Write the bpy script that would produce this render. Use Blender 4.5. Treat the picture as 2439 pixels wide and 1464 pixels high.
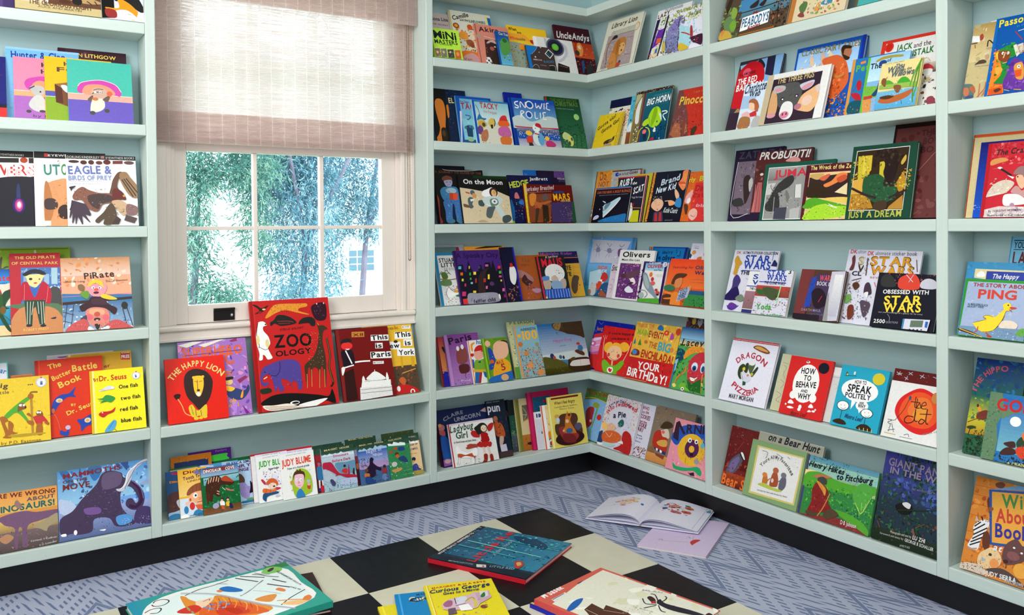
import bpy, math, random
from mathutils import Vector, Matrix, Euler

# ------------------------------------------------------------------ clear
for o in list(bpy.data.objects):
    bpy.data.objects.remove(o, do_unlink=True)
SC = bpy.context.scene
COL = SC.collection

# ------------------------------------------------------------------ camera
W_PX, H_PX = 2439, 1464
cam_d = bpy.data.cameras.new('camera')
cam = bpy.data.objects.new('camera', cam_d)
COL.objects.link(cam)
FWD = Vector((0.55043892, 0.83477867, -0.01271124))
RGT = Vector((0.83475572, -0.55055403, -0.00855323))
UPV = Vector((0.01413828, 0.00590275, 0.99988263))
M = Matrix((RGT, UPV, -FWD)).transposed().to_4x4()
M.translation = Vector((-2.15846, -2.76324, 1.05683))
cam.matrix_world = M
cam_d.sensor_fit = 'HORIZONTAL'
cam_d.sensor_width = 36.0
cam_d.lens = 1989.15 / W_PX * 36.0
cam_d.shift_x = (W_PX / 2 - 1241.11) / W_PX
cam_d.shift_y = (562.92 - H_PX / 2) / W_PX
cam_d.clip_start = 0.02
cam_d.clip_end = 200
SC.camera = cam

# ------------------------------------------------------------------ colour management, sky, sun, large lights
vs = SC.view_settings
vs.view_transform = 'Standard'
vs.look = 'None'
vs.gamma = 1.0
vs.use_curve_mapping = False
vs.exposure = 0.12

world = bpy.data.worlds.new('world')
SC.world = world
world.use_nodes = True
bg = world.node_tree.nodes['Background']
bg.inputs['Color'].default_value = (0.86, 0.95, 1.0, 1)
bg.inputs['Strength'].default_value = 5.0

def lamp(name, kind, loc, target, energy, color, size=None, size_y=None):
    d = bpy.data.lights.new(name, kind)
    d.energy = energy
    d.color = color
    if kind == 'AREA':
        d.shape = 'RECTANGLE'; d.size = size; d.size_y = size_y or size
    o = bpy.data.objects.new(name, d)
    COL.objects.link(o)
    o.location = loc
    o.rotation_euler = (Vector(target) - Vector(loc)).to_track_quat('-Z', 'Y').to_euler()
    return o
sun = lamp('sun', 'SUN', (-6, -8, 12), (-1.2, 4, 0), 4.5, (1.0, 0.97, 0.9))
sun.data.angle = 0.02
lamp('window_light_left', 'AREA', (-3.15, -1.3, 1.7), (-0.2, -0.25, 1.0), 44, (1.0, 0.985, 0.96), 1.3, 1.5)
lamp('ceiling_light', 'AREA', (-1.35, -1.75, 2.42), (-1.0, -1.0, 0.0), 32, (1.0, 0.97, 0.93), 1.5, 1.5)
lamp('camera_side_fill', 'AREA', (-2.1, -3.35, 1.75), (-0.7, 0, 0.9), 13, (0.90, 0.97, 1.0), 2.0, 1.2)  # soft fill added from the camera side, stands for no fixture

# ------------------------------------------------------------------ helpers
def s2l(c):
    return c / 12.92 if c <= 0.04045 else ((c + 0.055) / 1.055) ** 2.4
def rgb(h):
    if len(h) == 3: h = ''.join(x * 2 for x in h)
    return tuple(s2l(int(h[i:i + 2], 16) / 255) for i in (0, 2, 4))
def srgb(r, g, b):
    return (s2l(r / 255), s2l(g / 255), s2l(b / 255), 1)

def mat(name):
    m = bpy.data.materials.new(name)
    m.use_nodes = True
    nt = m.node_tree
    return m, nt, nt.nodes['Principled BSDF']
def nd(nt, t, **kw):
    n = nt.nodes.new(t)
    for k, v in kw.items():
        if k in n.inputs.keys(): n.inputs[k].default_value = v
        else: setattr(n, k, v)
    return n
def math_n(nt, op, a, b=None, c=None):
    n = nt.nodes.new('ShaderNodeMath'); n.operation = op
    for i, v in enumerate((a, b, c)):
        if v is None: continue
        if isinstance(v, (int, float)): n.inputs[i].default_value = v
        else: nt.links.new(v, n.inputs[i])
    return n.outputs[0]
def mixc(nt, fac, a, b, blend='MIX'):
    n = nt.nodes.new('ShaderNodeMix'); n.data_type = 'RGBA'; n.blend_type = blend
    for s, v in ((0, fac), (6, a), (7, b)):
        if isinstance(v, (int, float)): n.inputs[s].default_value = v
        elif isinstance(v, tuple): n.inputs[s].default_value = v if len(v) == 4 else (*v, 1)
        else: nt.links.new(v, n.inputs[s])
    return n.outputs[2]

def painted(name, col, streak=(3, 60, 60), amount=0.10, rough=0.42, scuff=0.35):
    """brushed wood paint: streaks along the grain and a few darker scuffs"""
    m, nt, b = mat(name)
    tc = nd(nt, 'ShaderNodeTexCoord')
    mp = nd(nt, 'ShaderNodeMapping'); mp.inputs['Scale'].default_value = streak
    nt.links.new(tc.outputs['Object'], mp.inputs['Vector'])
    n1 = nd(nt, 'ShaderNodeTexNoise', Scale=1.0, Detail=5.0, Roughness=0.65)
    nt.links.new(mp.outputs[0], n1.inputs['Vector'])
    n2 = nd(nt, 'ShaderNodeTexNoise', Scale=38.0, Detail=4.0, Roughness=0.7)
    nt.links.new(tc.outputs['Object'], n2.inputs['Vector'])
    f = math_n(nt, 'MULTIPLY_ADD', n1.outputs[0], amount * 2, 1 - amount)
    g = math_n(nt, 'GREATER_THAN', n2.outputs[0], 0.695)
    k = math_n(nt, 'MULTIPLY', g, scuff)
    c1 = mixc(nt, 1.0, col, (1, 1, 1, 1), 'MULTIPLY')
    vm = nd(nt, 'ShaderNodeVectorMath'); vm.operation = 'SCALE'
    nt.links.new(c1, vm.inputs[0]); nt.links.new(f, vm.inputs['Scale'])
    c2 = mixc(nt, k, vm.outputs[0], tuple(x * 0.62 for x in col[:3]))
    nt.links.new(c2, b.inputs['Base Color'])
    b.inputs['Roughness'].default_value = rough
    bp = nd(nt, 'ShaderNodeBump', Strength=0.12, Distance=0.002)
    nt.links.new(n1.outputs[0], bp.inputs['Height']); nt.links.new(bp.outputs[0], b.inputs['Normal'])
    return m
def plain(name, col, rough=0.5, metal=0.0, noise=0.06, nscale=40):
    m, nt, b = mat(name)
    tc = nd(nt, 'ShaderNodeTexCoord')
    n = nd(nt, 'ShaderNodeTexNoise', Scale=float(nscale), Detail=3.0)
    nt.links.new(tc.outputs['Object'], n.inputs['Vector'])
    f = math_n(nt, 'MULTIPLY_ADD', n.outputs[0], noise * 2, 1 - noise)
    vm = nd(nt, 'ShaderNodeVectorMath'); vm.operation = 'SCALE'
    vm.inputs[0].default_value = col[:3]; nt.links.new(f, vm.inputs['Scale'])
    nt.links.new(vm.outputs[0], b.inputs['Base Color'])
    b.inputs['Roughness'].default_value = rough
    b.inputs['Metallic'].default_value = metal
    return m

SHELF = painted('aqua_shelf_paint', srgb(203, 219, 214), (4, 4, 90), 0.09)
POST = painted('aqua_post_paint', srgb(203, 219, 214), (90, 90, 3), 0.09)
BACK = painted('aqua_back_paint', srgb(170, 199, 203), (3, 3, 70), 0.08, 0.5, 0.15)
TOE = plain('black_toe_paint', srgb(11, 9, 15), 0.5, 0, 0.25, 20)
TRIMM = painted('warm_white_trim_paint', srgb(236, 226, 219), (40, 40, 5), 0.05, 0.35, 0.2)
WALLM = plain('wall_paint', srgb(176, 174, 168), 0.8)
CEILM = plain('ceiling_paint', srgb(235, 235, 232), 0.85)
BLACKM = plain('black_metal', srgb(26, 22, 24), 0.35, 0.3)
STEELM = plain('steel', srgb(190, 190, 192), 0.3, 0.9)
CHAINM = plain('chain_bead', srgb(140, 116, 100), 0.35, 0.2)

# printed book covers: colours stored on the faces
PRINT, nt, b = mat('printed_cover')
at = nd(nt, 'ShaderNodeAttribute'); at.attribute_name = 'col'
tc = nd(nt, 'ShaderNodeTexCoord')
n1 = nd(nt, 'ShaderNodeTexNoise', Scale=130.0, Detail=6.0, Roughness=0.7)
nt.links.new(tc.outputs['Object'], n1.inputs['Vector'])
f = math_n(nt, 'MULTIPLY_ADD', n1.outputs[0], 0.34, 0.83)
vm = nd(nt, 'ShaderNodeVectorMath'); vm.operation = 'SCALE'
nt.links.new(at.outputs['Color'], vm.inputs[0]); nt.links.new(f, vm.inputs['Scale'])
nt.links.new(vm.outputs[0], b.inputs['Base Color'])
b.inputs['Roughness'].default_value = 0.33
b.inputs['Specular IOR Level'].default_value = 0.22
PAGES, nt, b = mat('page_block')
tc = nd(nt, 'ShaderNodeTexCoord')
wv = nd(nt, 'ShaderNodeTexWave', Scale=160.0, Distortion=1.5); wv.bands_direction = 'Y'
nt.links.new(tc.outputs['Object'], wv.inputs['Vector'])
nt.links.new(mixc(nt, wv.outputs[1], srgb(222, 218, 208), srgb(246, 244, 238)), b.inputs['Base Color'])
b.inputs['Roughness'].default_value = 0.75

# ------------------------------------------------------------------ mesh building
class MB:
    def __init__(s): s.v = []; s.f = []; s.c = []
    def box(s, x0, x1, y0, y1, z0, z1, c=None):
        n = len(s.v)
        s.v += [(x, y, z) for z in (z0, z1) for y in (y0, y1) for x in (x0, x1)]
        for q in ((0, 2, 3, 1), (4, 5, 7, 6), (0, 1, 5, 4), (2, 6, 7, 3), (0, 4, 6, 2), (1, 3, 7, 5)):
            s.f.append(tuple(n + i for i in q)); s.c.append(c)
    def poly(s, pts, c=None):
        n = len(s.v); s.v += pts; s.f.append(tuple(range(n, n + len(pts)))); s.c.append(c)
    def tube(s, a, b_, r0, r1, k=8, c=None):
        a = Vector(a); b_ = Vector(b_); d = (b_ - a).normalized()
        u = d.orthogonal().normalized(); w = d.cross(u); n = len(s.v)
        for p, r in ((a, r0), (b_, r1)):
            for i in range(k):
                t = 2 * math.pi * i / k
                s.v.append(tuple(p + u * (r * math.cos(t)) + w * (r * math.sin(t))))
        for i in range(k):
            j = (i + 1) % k
            s.f.append((n + i, n + j, n + k + j, n + k + i)); s.c.append(c)
        s.f.append(tuple(n + i for i in reversed(range(k)))); s.c.append(c)
        s.f.append(tuple(n + k + i for i in range(k))); s.c.append(c)
    def ball(s, p, r, c=None):
        n = len(s.v); k = 6
        rings = [(-.8, .6), (0, 1), (.8, .6)]
        for z, q in rings:
            for i in range(k):
                t = 2 * math.pi * i / k
                s.v.append((p[0] + r * q * math.cos(t), p[1] + r * q * math.sin(t), p[2] + r * z))
        for a in range(2):
            for i in range(k):
                j = (i + 1) % k
                s.f.append((n + a * k + i, n + a * k + j, n + (a + 1) * k + j, n + (a + 1) * k + i)); s.c.append(c)
        s.f.append(tuple(n + i for i in reversed(range(k)))); s.c.append(c)
        s.f.append(tuple(n + 2 * k + i for i in range(k))); s.c.append(c)
    def build(s, name, m, parent=None, bevel=0, smooth=False, keep_world=False):
        me = bpy.data.meshes.new(name)
        me.from_pydata(s.v, [], s.f)
        if s.c and s.c[0] is not None:
            at_ = me.attributes.new('col', 'FLOAT_COLOR', 'CORNER')
            buf = []
            for f_, c_ in zip(s.f, s.c):
                buf += [c_[0], c_[1], c_[2], 1.0] * len(f_)
            at_.data.foreach_set('color', buf)
        me.materials.append(m)
        me.update()
        o = bpy.data.objects.new(name, me)
        COL.objects.link(o)
        if parent: o.parent = parent
        if bevel:
            md = o.modifiers.new('bevel', 'BEVEL'); md.width = bevel; md.segments = 2; md.limit_method = 'ANGLE'
        if smooth: me.shade_smooth()
        return o

def empty(name, loc=(0, 0, 0), rot=(0, 0, 0)):
    o = bpy.data.objects.new(name, None); COL.objects.link(o)
    o.location = loc; o.rotation_euler = rot; o.empty_display_size = 0.05
    return o
def tag(o, label, cat, group=None):
    o['label'] = label; o['category'] = cat
    if group: o['group'] = group
    return o
def struct(o):
    o['kind'] = 'structure'; return o

# ------------------------------------------------------------------ room dimensions
ZT = [1.9614, 1.6848, 1.3754, 1.0656, 0.7550, 0.4454, 0.1410]      # tops of the shelves
TH = 0.0333
D = 0.127                                                         # shelf depth
XA0, XA1, XB0, XB1 = -1.7050, -1.6756, -0.7481, -0.7191            # partitions, window wall
UC0, UC1, UD0, UD1 = 0.6587, 0.6916, 1.5075, 1.5402                # partitions, right wall (u = -y)
XL, UR = -2.75, 2.75
ZRAIL = 0.1045
ZTOP, ZCEIL = 2.36, 2.46

# ------------------------------------------------------------------ built-in bookcases
bcL = tag(empty('built_in_bookcase'), 'pale aqua built-in bookcase framing the window on the left wall', 'bookcase')
bcR = tag(empty('built_in_bookcase'), 'pale aqua built-in bookcase covering the right hand wall', 'bookcase')
def bx(name, m, parent, *a, bevel=0.0025):
    q = MB(); q.box(*a); return q.build(name, m, parent, bevel)
for k, z in enumerate(ZT + [2.27]):
    th = TH if k != 6 else z - ZRAIL
    bx('shelf', SHELF, bcL, XL, XA0, 0, D, z - th, z)
    bx('shelf', SHELF, bcL, XB1, D, 0, D, z - th, z)
    if k in (5, 6):
        bx('shelf', SHELF, bcL, XA1, XB0, 0, D, z - th - (0.002 if k == 5 else 0), z - (0.002 if k == 5 else 0))
    bx('shelf', SHELF, bcR, 0, D, -UC0, 0, z - th, z)
    bx('shelf', SHELF, bcR, 0, D, -UD0, -UC1, z - th, z)
    bx('shelf', SHELF, bcR, 0, D, -UR, -UD1, z - th, z)
for a0, a1 in ((XA0, XA1), (XB0, XB1)):
    bx('upright', POST, bcL, a0, a1, 0, D, ZRAIL, ZTOP)
for a0, a1 in ((UC0, UC1), (UD0, UD1)):
    bx('upright', POST, bcR, 0, D, -a1, -a0, ZRAIL, ZTOP)
bx('back_panel', BACK, bcL, XL, XA0, D, D + .01, ZRAIL, ZTOP, bevel=0)
bx('back_panel', BACK, bcL, XB1, D + .01, D, D + .01, ZRAIL, ZTOP, bevel=0)
bx('back_panel', BACK, bcL, XA1, XB0, D, D + .01, ZRAIL, 0.70, bevel=0)
bx('back_panel', BACK, bcR, D, D + .01, -UR, D, ZRAIL, ZTOP, bevel=0)
bx('toe_kick', TOE, bcL, XL, 0.07, 0.07, 0.09, 0, ZRAIL, bevel=0)
bx('toe_kick', TOE, bcR, 0.07, 0.09, -UR, 0.07, 0, ZRAIL, bevel=0)
bx('crown_rail', SHELF, bcL, XL, 0, -0.01, 0, 2.27, ZTOP)
bx('crown_rail', SHELF, bcR, -0.01, 0, -UR, 0, 2.27, ZTOP)

# ------------------------------------------------------------------ floor: vinyl tile field and patterned carpet border
CARPET, nt, b = mat('chevron_carpet')
tc = nd(nt, 'ShaderNodeTexCoord'); sp = nd(nt, 'ShaderNodeSeparateXYZ')
nt.links.new(tc.outputs['Object'], sp.inputs[0])
X, Y = sp.outputs[0], sp.outputs[1]
tri = math_n(nt, 'DIVIDE', math_n(nt, 'PINGPONG', math_n(nt, 'ADD', X, 10.066), 0.09), 0.09)
sv = math_n(nt, 'SUBTRACT', math_n(nt, 'ADD', Y, 11.04), math_n(nt, 'MULTIPLY', tri, 0.165))
solid = math_n(nt, 'LESS_THAN', math_n(nt, 'FRACT', math_n(nt, 'DIVIDE', sv, 0.383)), 0.066)
band = math_n(nt, 'LESS_THAN', math_n(nt, 'FRACT', math_n(nt, 'DIVIDE', math_n(nt, 'SUBTRACT', sv, 0.03), 0.0766)), 0.50)
dash = math_n(nt, 'LESS_THAN', math_n(nt, 'FRACT', math_n(nt, 'DIVIDE', math_n(nt, 'MULTIPLY_ADD', Y, 0.25, X), 0.0170)), 0.40)
nz = nd(nt, 'ShaderNodeTexNoise', Scale=420.0, Detail=3.0)
nt.links.new(tc.outputs['Object'], nz.inputs['Vector'])
nl = nd(nt, 'ShaderNodeTexNoise', Scale=9.0, Detail=2.0)
nt.links.new(tc.outputs['Object'], nl.inputs['Vector'])
ds = math_n(nt, 'MULTIPLY', math_n(nt, 'MULTIPLY', band, dash), 0.85)
fac = math_n(nt, 'MAXIMUM', ds, math_n(nt, 'MULTIPLY', solid, 0.75))
base = mixc(nt, nl.outputs[0], srgb(168, 176, 202), srgb(186, 192, 214))
cc = mixc(nt, fac, base, srgb(84, 106, 148))
pv = math_n(nt, 'MULTIPLY_ADD', nz.outputs[0], 0.7, 0.65)
vm = nd(nt, 'ShaderNodeVectorMath'); vm.operation = 'SCALE'
nt.links.new(cc, vm.inputs[0]); nt.links.new(pv, vm.inputs['Scale'])
nt.links.new(vm.outputs[0], b.inputs['Base Color'])
b.inputs['Roughness'].default_value = 0.95
bp = nd(nt, 'ShaderNodeBump', Strength=0.5, Distance=0.003)
nt.links.new(nz.outputs[0], bp.inputs['Height']); nt.links.new(bp.outputs[0], b.inputs['Normal'])

def tile_mat(name, c0, c1, rough):
    m, nt, b = mat(name)
    tc = nd(nt, 'ShaderNodeTexCoord')
    n = nd(nt, 'ShaderNodeTexNoise', Scale=14.0, Detail=7.0, Roughness=0.6, Distortion=0.8)
    nt.links.new(tc.outputs['Object'], n.inputs['Vector'])
    nt.links.new(mixc(nt, n.outputs[0], c0, c1), b.inputs['Base Color'])
    r = math_n(nt, 'MULTIPLY_ADD', n.outputs[0], 0.2, rough)
    nt.links.new(r, b.inputs['Roughness'])
    b.inputs['Specular IOR Level'].default_value = 0.3
    return m
TILE_B = tile_mat('black_vinyl', srgb(6, 6, 10), srgb(18, 18, 26), 0.30)
TILE_W = tile_mat('ivory_vinyl', srgb(206, 204, 180), srgb(226, 224, 204), 0.36)
fl = struct(MB_ := bx('floor', CARPET, None, -3.4, 0.2, -3.9, 0.2, -0.05, 0.0, bevel=0))
xs = [-0.386, -0.592, -0.902, -1.214, -1.52, -1.83, -2.14, -2.45, -2.76, -3.07]
ys = [-0.205, -0.517, -0.835, -1.155, -1.470, -1.78, -2.09, -2.40, -2.71, -3.02, -3.33]
tb, tw = MB(), MB()
for i in range(len(xs) - 1):
    for j in range(len(ys) - 1):
        g = 0.0006
        (tb if (i + j) % 2 == 0 else tw).box(xs[i + 1] + g, xs[i] - g, ys[j + 1] + g, ys[j] - g, -0.002, 0.002)
q = tb.build('floor_tiles_black', TILE_B, fl); q['label'] = 'black vinyl tiles'
q = tw.build('floor_tiles_ivory', TILE_W, fl); q['label'] = 'ivory vinyl tiles'

# ------------------------------------------------------------------ walls and ceiling
WX0, WX1, WZ0, WZ1 = -1.602, -0.812, 0.742, 1.93         # window opening
w = MB()
for a in ((-3.42, WX0, D + .011, .26, 0, ZCEIL), (WX1, 0.28, D + .011, .26, 0, ZCEIL),
          (WX0, WX1, D + .011, .26, 0, WZ0), (WX0, WX1, D + .011, .26, WZ1, ZCEIL)):
    w.box(*a)
struct(w.build('wall_window', WALLM))
struct(bx('wall_right', WALLM, None, D + .012, 0.28, -3.9, D + .011, 0, ZCEIL, bevel=0))
struct(bx('wall_left', WALLM, None, -3.42, -3.3, -3.9, D + .011, 0, ZCEIL, bevel=0))
struct(bx('wall_back', WALLM, None, -3.42, 0.28, -4.0, -3.9, 0, ZCEIL, bevel=0))
struct(bx('ceiling', CEILM, None, -3.42, 0.28, -4.0, .26, ZCEIL, ZCEIL + .12, bevel=0))

# ------------------------------------------------------------------ window
win = struct(empty('window_1', (-1.2, D, WZ0)))
def wp(name, boxes, m=TRIMM, bevel=0.002):
    q = MB()
    for a in boxes:
        q.box(a[0] + 1.2, a[1] + 1.2, a[2] - D, a[3] - D, a[4] - WZ0, a[5] - WZ0)
    return q.build(name, m, win, bevel)
# side casings: stepped moulding from the niche wall to the sash
wp('casing', [(XA1 + .001, -1.628, .113, D + .02, .742, 2.0), (-1.628, -1.612, .120, D + .02, .742, 2.0), (-1.612, -1.599, .130, .17, .742, 2.0)])
wp('casing', [(-.752, XB0 - .001, .104, D + .02, .742, 2.0), (-.768, -.752, .112, D + .02, .742, 2.0), (-.786, -.768, .118, D + .02, .742, 2.0), (-.800, -.786, .112, D + .02, .742, 2.0), (-.814, -.800, .130, .17, .742, 2.0)])
wp('casing', [(XA1 + .001, XB0 - .001, .113, D + .02, 1.93, 2.10)])
wp('stool', [(XA1 + .001, XB0 - .001, .100, .20, .724, .742)], bevel=0.006)
wp('apron', [(XA1 + .001, XB0 - .001, .112, D + .001, .690, .724), (XA1 + .001, XB0 - .001, .106, D + .001, .690, .700)])
SX0, SX1 = -1.599, -0.814
GX = [(-1.562, -1.343), (-1.329, -1.106), (-1.091, -0.868)]
GZ = [(.803, 1.051), (1.064, 1.314)]
y0, y1 = .140, .172
def sash(z0, z1, gz, ya, yb):
    bs = [(SX0, GX[0][0], ya, yb, z0, z1), (GX[2][1], SX1, ya, yb, z0, z1),
          (GX[0][0], GX[2][1], ya, yb, z0, gz[0][0]), (GX[0][0], GX[2][1], ya, yb, gz[-1][1], z1)]
    return wp('sash', bs), wp('muntin', [(GX[0][1], GX[1][0], ya + .006, yb - .002, gz[0][0], gz[-1][1]), (GX[1][1], GX[2][0], ya + .006, yb - .002, gz[0][0], gz[-1][1]),
          (GX[0][0], GX[2][1], ya + .008, yb - .004, gz[0][1], gz[1][0])])
sash(.7425, 1.350, GZ, y0, y1)
GZ2 = [(1.375, 1.612), (1.625, 1.872)]
sash(1.335, 1.928, GZ2, y1 + .003, y1 + .033)
GLASS, nt, b = mat('window_glass')
nt.nodes.remove(b)
out = nt.nodes['Material Output']
tr = nd(nt, 'ShaderNodeBsdfTransparent'); tr.inputs[0].default_value = (0.95, 0.985, 1, 1)
gl = nd(nt, 'ShaderNodeBsdfGlossy', Roughness=0.02)
fr = nd(nt, 'ShaderNodeFresnel', IOR=1.45)
mx = nd(nt, 'ShaderNodeMixShader')
nt.links.new(fr.outputs[0], mx.inputs[0]); nt.links.new(tr.outputs[0], mx.inputs[1]); nt.links.new(gl.outputs[0], mx.inputs[2])
nt.links.new(mx.outputs[0], out.inputs[0])
wp('pane', [(GX[0][0] - .003, GX[2][1] + .003, y0 + .018, y0 + .021, GZ[0][0] - .003, GZ[1][1] + .003)], GLASS, 0)
wp('pane', [(GX[0][0] - .003, GX[2][1] + .003, y1 + .018, y1 + .021, GZ2[0][0] - .003, GZ2[1][1] + .003)], GLASS, 0)
lf = wp('sash_lift', [(-1.482, -1.413, .136, .142, .747, .789), (-1.482, -1.413, .130, .142, .782, .789)], BLACKM, 0.001)
lf['label'] = 'black recessed finger lift'
q = MB(); q.ball((-1.424 + 1.2, .134 - D, .764 - WZ0), .0055)
q = q.build('knob', STEELM, lf); q.matrix_parent_inverse = Matrix(); q.parent = lf

# ------------------------------------------------------------------ woven roman shade
SHADE, nt, b = mat('woven_shade')
nt.nodes.remove(b)
out = nt.nodes['Material Output']
tc = nd(nt, 'ShaderNodeTexCoord'); sp = nd(nt, 'ShaderNodeSeparateXYZ')
nt.links.new(tc.outputs['Object'], sp.inputs[0])
mp = nd(nt, 'ShaderNodeMapping'); mp.inputs['Scale'].default_value = (9, 1, 420)
nt.links.new(tc.outputs['Object'], mp.inputs['Vector'])
n1 = nd(nt, 'ShaderNodeTexNoise', Scale=1.0, Detail=4.0, Roughness=0.7)
nt.links.new(mp.outputs[0], n1.inputs['Vector'])
thr = math_n(nt, 'LESS_THAN', math_n(nt, 'FRACT', math_n(nt, 'DIVIDE', math_n(nt, 'ADD', sp.outputs[0], 10), 0.0415)), 0.05)
reed = mixc(nt, n1.outputs[0], srgb(232, 219, 215), srgb(250, 243, 241))
colr = mixc(nt, thr, reed, srgb(255, 252, 250))
dif = nd(nt, 'ShaderNodeBsdfDiffuse'); tl = nd(nt, 'ShaderNodeBsdfTranslucent'); tp = nd(nt, 'ShaderNodeBsdfTransparent')
nt.links.new(colr, dif.inputs[0]); nt.links.new(colr, tl.inputs[0])
m1 = nd(nt, 'ShaderNodeMixShader'); m1.inputs[0].default_value = 0.82
nt.links.new(dif.outputs[0], m1.inputs[1]); nt.links.new(tl.outputs[0], m1.inputs[2])
m2 = nd(nt, 'ShaderNodeMixShader')
gap = math_n(nt, 'MULTIPLY', math_n(nt, 'GREATER_THAN', n1.outputs[0], 0.50), 0.30)
gap = math_n(nt, 'MULTIPLY', gap, math_n(nt, 'SUBTRACT', 1.0, thr))
nt.links.new(gap, m2.inputs[0]); nt.links.new(m1.outputs[0], m2.inputs[1]); nt.links.new(tp.outputs[0], m2.inputs[2])
nt.links.new(m2.outputs[0], out.inputs[0])
sh = tag(empty('roman_shade', (-1.21, .09, 1.335)), 'woven bamboo roman shade half lowered over the window', 'window shade')
SHX0, SHX1 = -1.668, -0.757
def panel(name, x0, x1, y, z0, z1, wave=0.0015, th=.0012, nz_=40):
    q = MB(); nx = 24
    def P(i, j, o):
        x = x0 + (x1 - x0) * i / nx; z = z0 + (z1 - z0) * j / nz_
        return (x + 1.21, y - .09 + wave * math.sin(j * 1.7 + i * .6) + o, z - 1.335)
    for o in (0, th):
        n = len(q.v)
        q.v += [P(i, j, o) for j in range(nz_ + 1) for i in range(nx + 1)]
        for j in range(nz_):
            for i in range(nx):
                a = n + j * (nx + 1) + i
                f_ = (a, a + 1, a + nx + 2, a + nx + 1)
                q.f.append(f_ if o == 0 else f_[::-1]); q.c.append(None)
    return q.build(name, SHADE, sh)
panel('shade_cloth', SHX0, SHX1, .098, 1.340, 1.955, th=.0009)
panel('hem', SHX0, SHX1, .0945, 1.335, 1.437, .0004, nz_=8)
panel('hem', SHX0, SHX1, .0915, 1.335, 1.435, .0004, nz_=8)
panel('hem_fold', SHX0, SHX1, .0885, 1.335, 1.356, .0003, nz_=3)
panel('valance', SHX0 - .004, SHX1 + .004, .062, 1.806, 1.97, .0006, nz_=8)
panel('valance', SHX0 - .004, SHX1 + .004, .065, 1.806, 1.97, .0006, nz_=8)
q = MB()
for x in (-.7875, -.7795):
    z = .938
    while z < 1.95:
        q.ball((x + 1.21, .082 - .09, z - 1.335), (.0023)); z += .0052
for i in range(7):
    t = math.pi * i / 6
    q.ball((-.7835 + .004 * math.cos(t) + 1.21, -.008, .936 - .005 * math.sin(t) - 1.335), (.0023))
q = q.build('bead_chain', CHAINM, sh); q['label'] = 'beaded loop chain'

# ------------------------------------------------------------------ garden outside
random.seed(4)
def leaf_mat(name, a, b_, c_):
    m, nt, b = mat(name); nt.nodes.remove(b); out = nt.nodes['Material Output']
    tc = nd(nt, 'ShaderNodeTexCoord')
    n = nd(nt, 'ShaderNodeTexNoise', Scale=3.2, Detail=6.0, Roughness=0.75)
    nt.links.new(tc.outputs['Object'], n.inputs['Vector'])
    r = nd(nt, 'ShaderNodeValToRGB'); e = r.color_ramp.elements
    e[0].position = 0.36; e[0].color = a; e[1].position = 0.64; e[1].color = c_
    k = e.new(0.5); k.color = b_
    nt.links.new(n.outputs[0], r.inputs[0])
    d = nd(nt, 'ShaderNodeBsdfDiffuse'); t = nd(nt, 'ShaderNodeBsdfTranslucent'); mx = nd(nt, 'ShaderNodeMixShader')
    mx.inputs[0].default_value = 0.35
    nt.links.new(r.outputs[0], d.inputs[0]); nt.links.new(r.outputs[0], t.inputs[0])
    nt.links.new(d.outputs[0], mx.inputs[1]); nt.links.new(t.outputs[0], mx.inputs[2]); nt.links.new(mx.outputs[0], out.inputs[0])
    return m
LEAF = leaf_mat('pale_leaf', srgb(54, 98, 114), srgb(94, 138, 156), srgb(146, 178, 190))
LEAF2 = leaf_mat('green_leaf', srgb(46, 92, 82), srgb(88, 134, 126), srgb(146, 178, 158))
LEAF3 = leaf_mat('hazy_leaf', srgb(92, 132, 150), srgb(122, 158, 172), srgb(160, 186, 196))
BARK = plain('bark', srgb(104, 96, 116), 0.9, 0, 0.3, 12)
GRASS = plain('lawn', srgb(150, 170, 130), 0.95, 0, 0.3, 6)
STUCCO = plain('white_stucco', srgb(238, 240, 240), 0.8)
DARKW = plain('dark_glass', srgb(64, 94, 112), 0.2)
struct(bx('trim_ground', GRASS, None, -14, 16, .27, 26, -0.62, -0.6, bevel=0))
def tree(label, base, height, spread, blobs, n, leafm, droop):
    """trunk, limbs and drooping leaf sprays"""
    root = tag(empty('tree', base), label, 'tree', 'trees outside the window')
    t = MB()
    def limb(p, d, L, r, lvl):
        q = Vector(p) + Vector(d) * L
        t.tube(p, q, r, r * .62, 7)
        if lvl:
            for _ in range(3):
                dd = (Vector(d) + Vector((random.uniform(-.8, .8), random.uniform(-.5, .5), random.uniform(-.1, .6)))).normalized()
                limb(q, dd, L * .68, r * .6, lvl - 1)
    limb((0, 0, 0), (0.08, 0, 1), height * .42, .04, 3)
    t.build('trunk', BARK, root)
    m = MB()
    for (cx, cy, cz, rx, ry, rz) in blobs:
        for _ in range(int(n * 4.0 * rx * rz)):
            while True:
                a, b2, c2 = (random.uniform(-1, 1) for _ in range(3))
                if a * a + b2 * b2 + c2 * c2 < 1: break
            p = Vector((cx + a * rx, cy + b2 * ry, cz + c2 * rz))
            d = Vector((random.gauss(0, .55), random.gauss(0, .5), -droop + random.gauss(0, .5))).normalized()
            for k in range(5):
                u = d.orthogonal().normalized(); u.rotate(Matrix.Rotation(random.uniform(0, 6.28), 3, d))
                L = random.uniform(.035, .075); wd = random.uniform(.0035, .0065)
                e = (d + u * random.uniform(-.7, .7)).normalized()
                s_ = e.cross(u.cross(e)).normalized() if abs(e.dot(u)) < .99 else u
                s_ = e.orthogonal().normalized() if s_.length < .5 else s_
                m.poly([tuple(p), tuple(p + e * L * .5 + s_ * wd), tuple(p + e * L), tuple(p + e * L * .5 - s_ * wd)])
                p = p + d * .038
    f_ = m.build('foliage', leafm, root); f_['kind'] = 'stuff'
    return root
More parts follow.
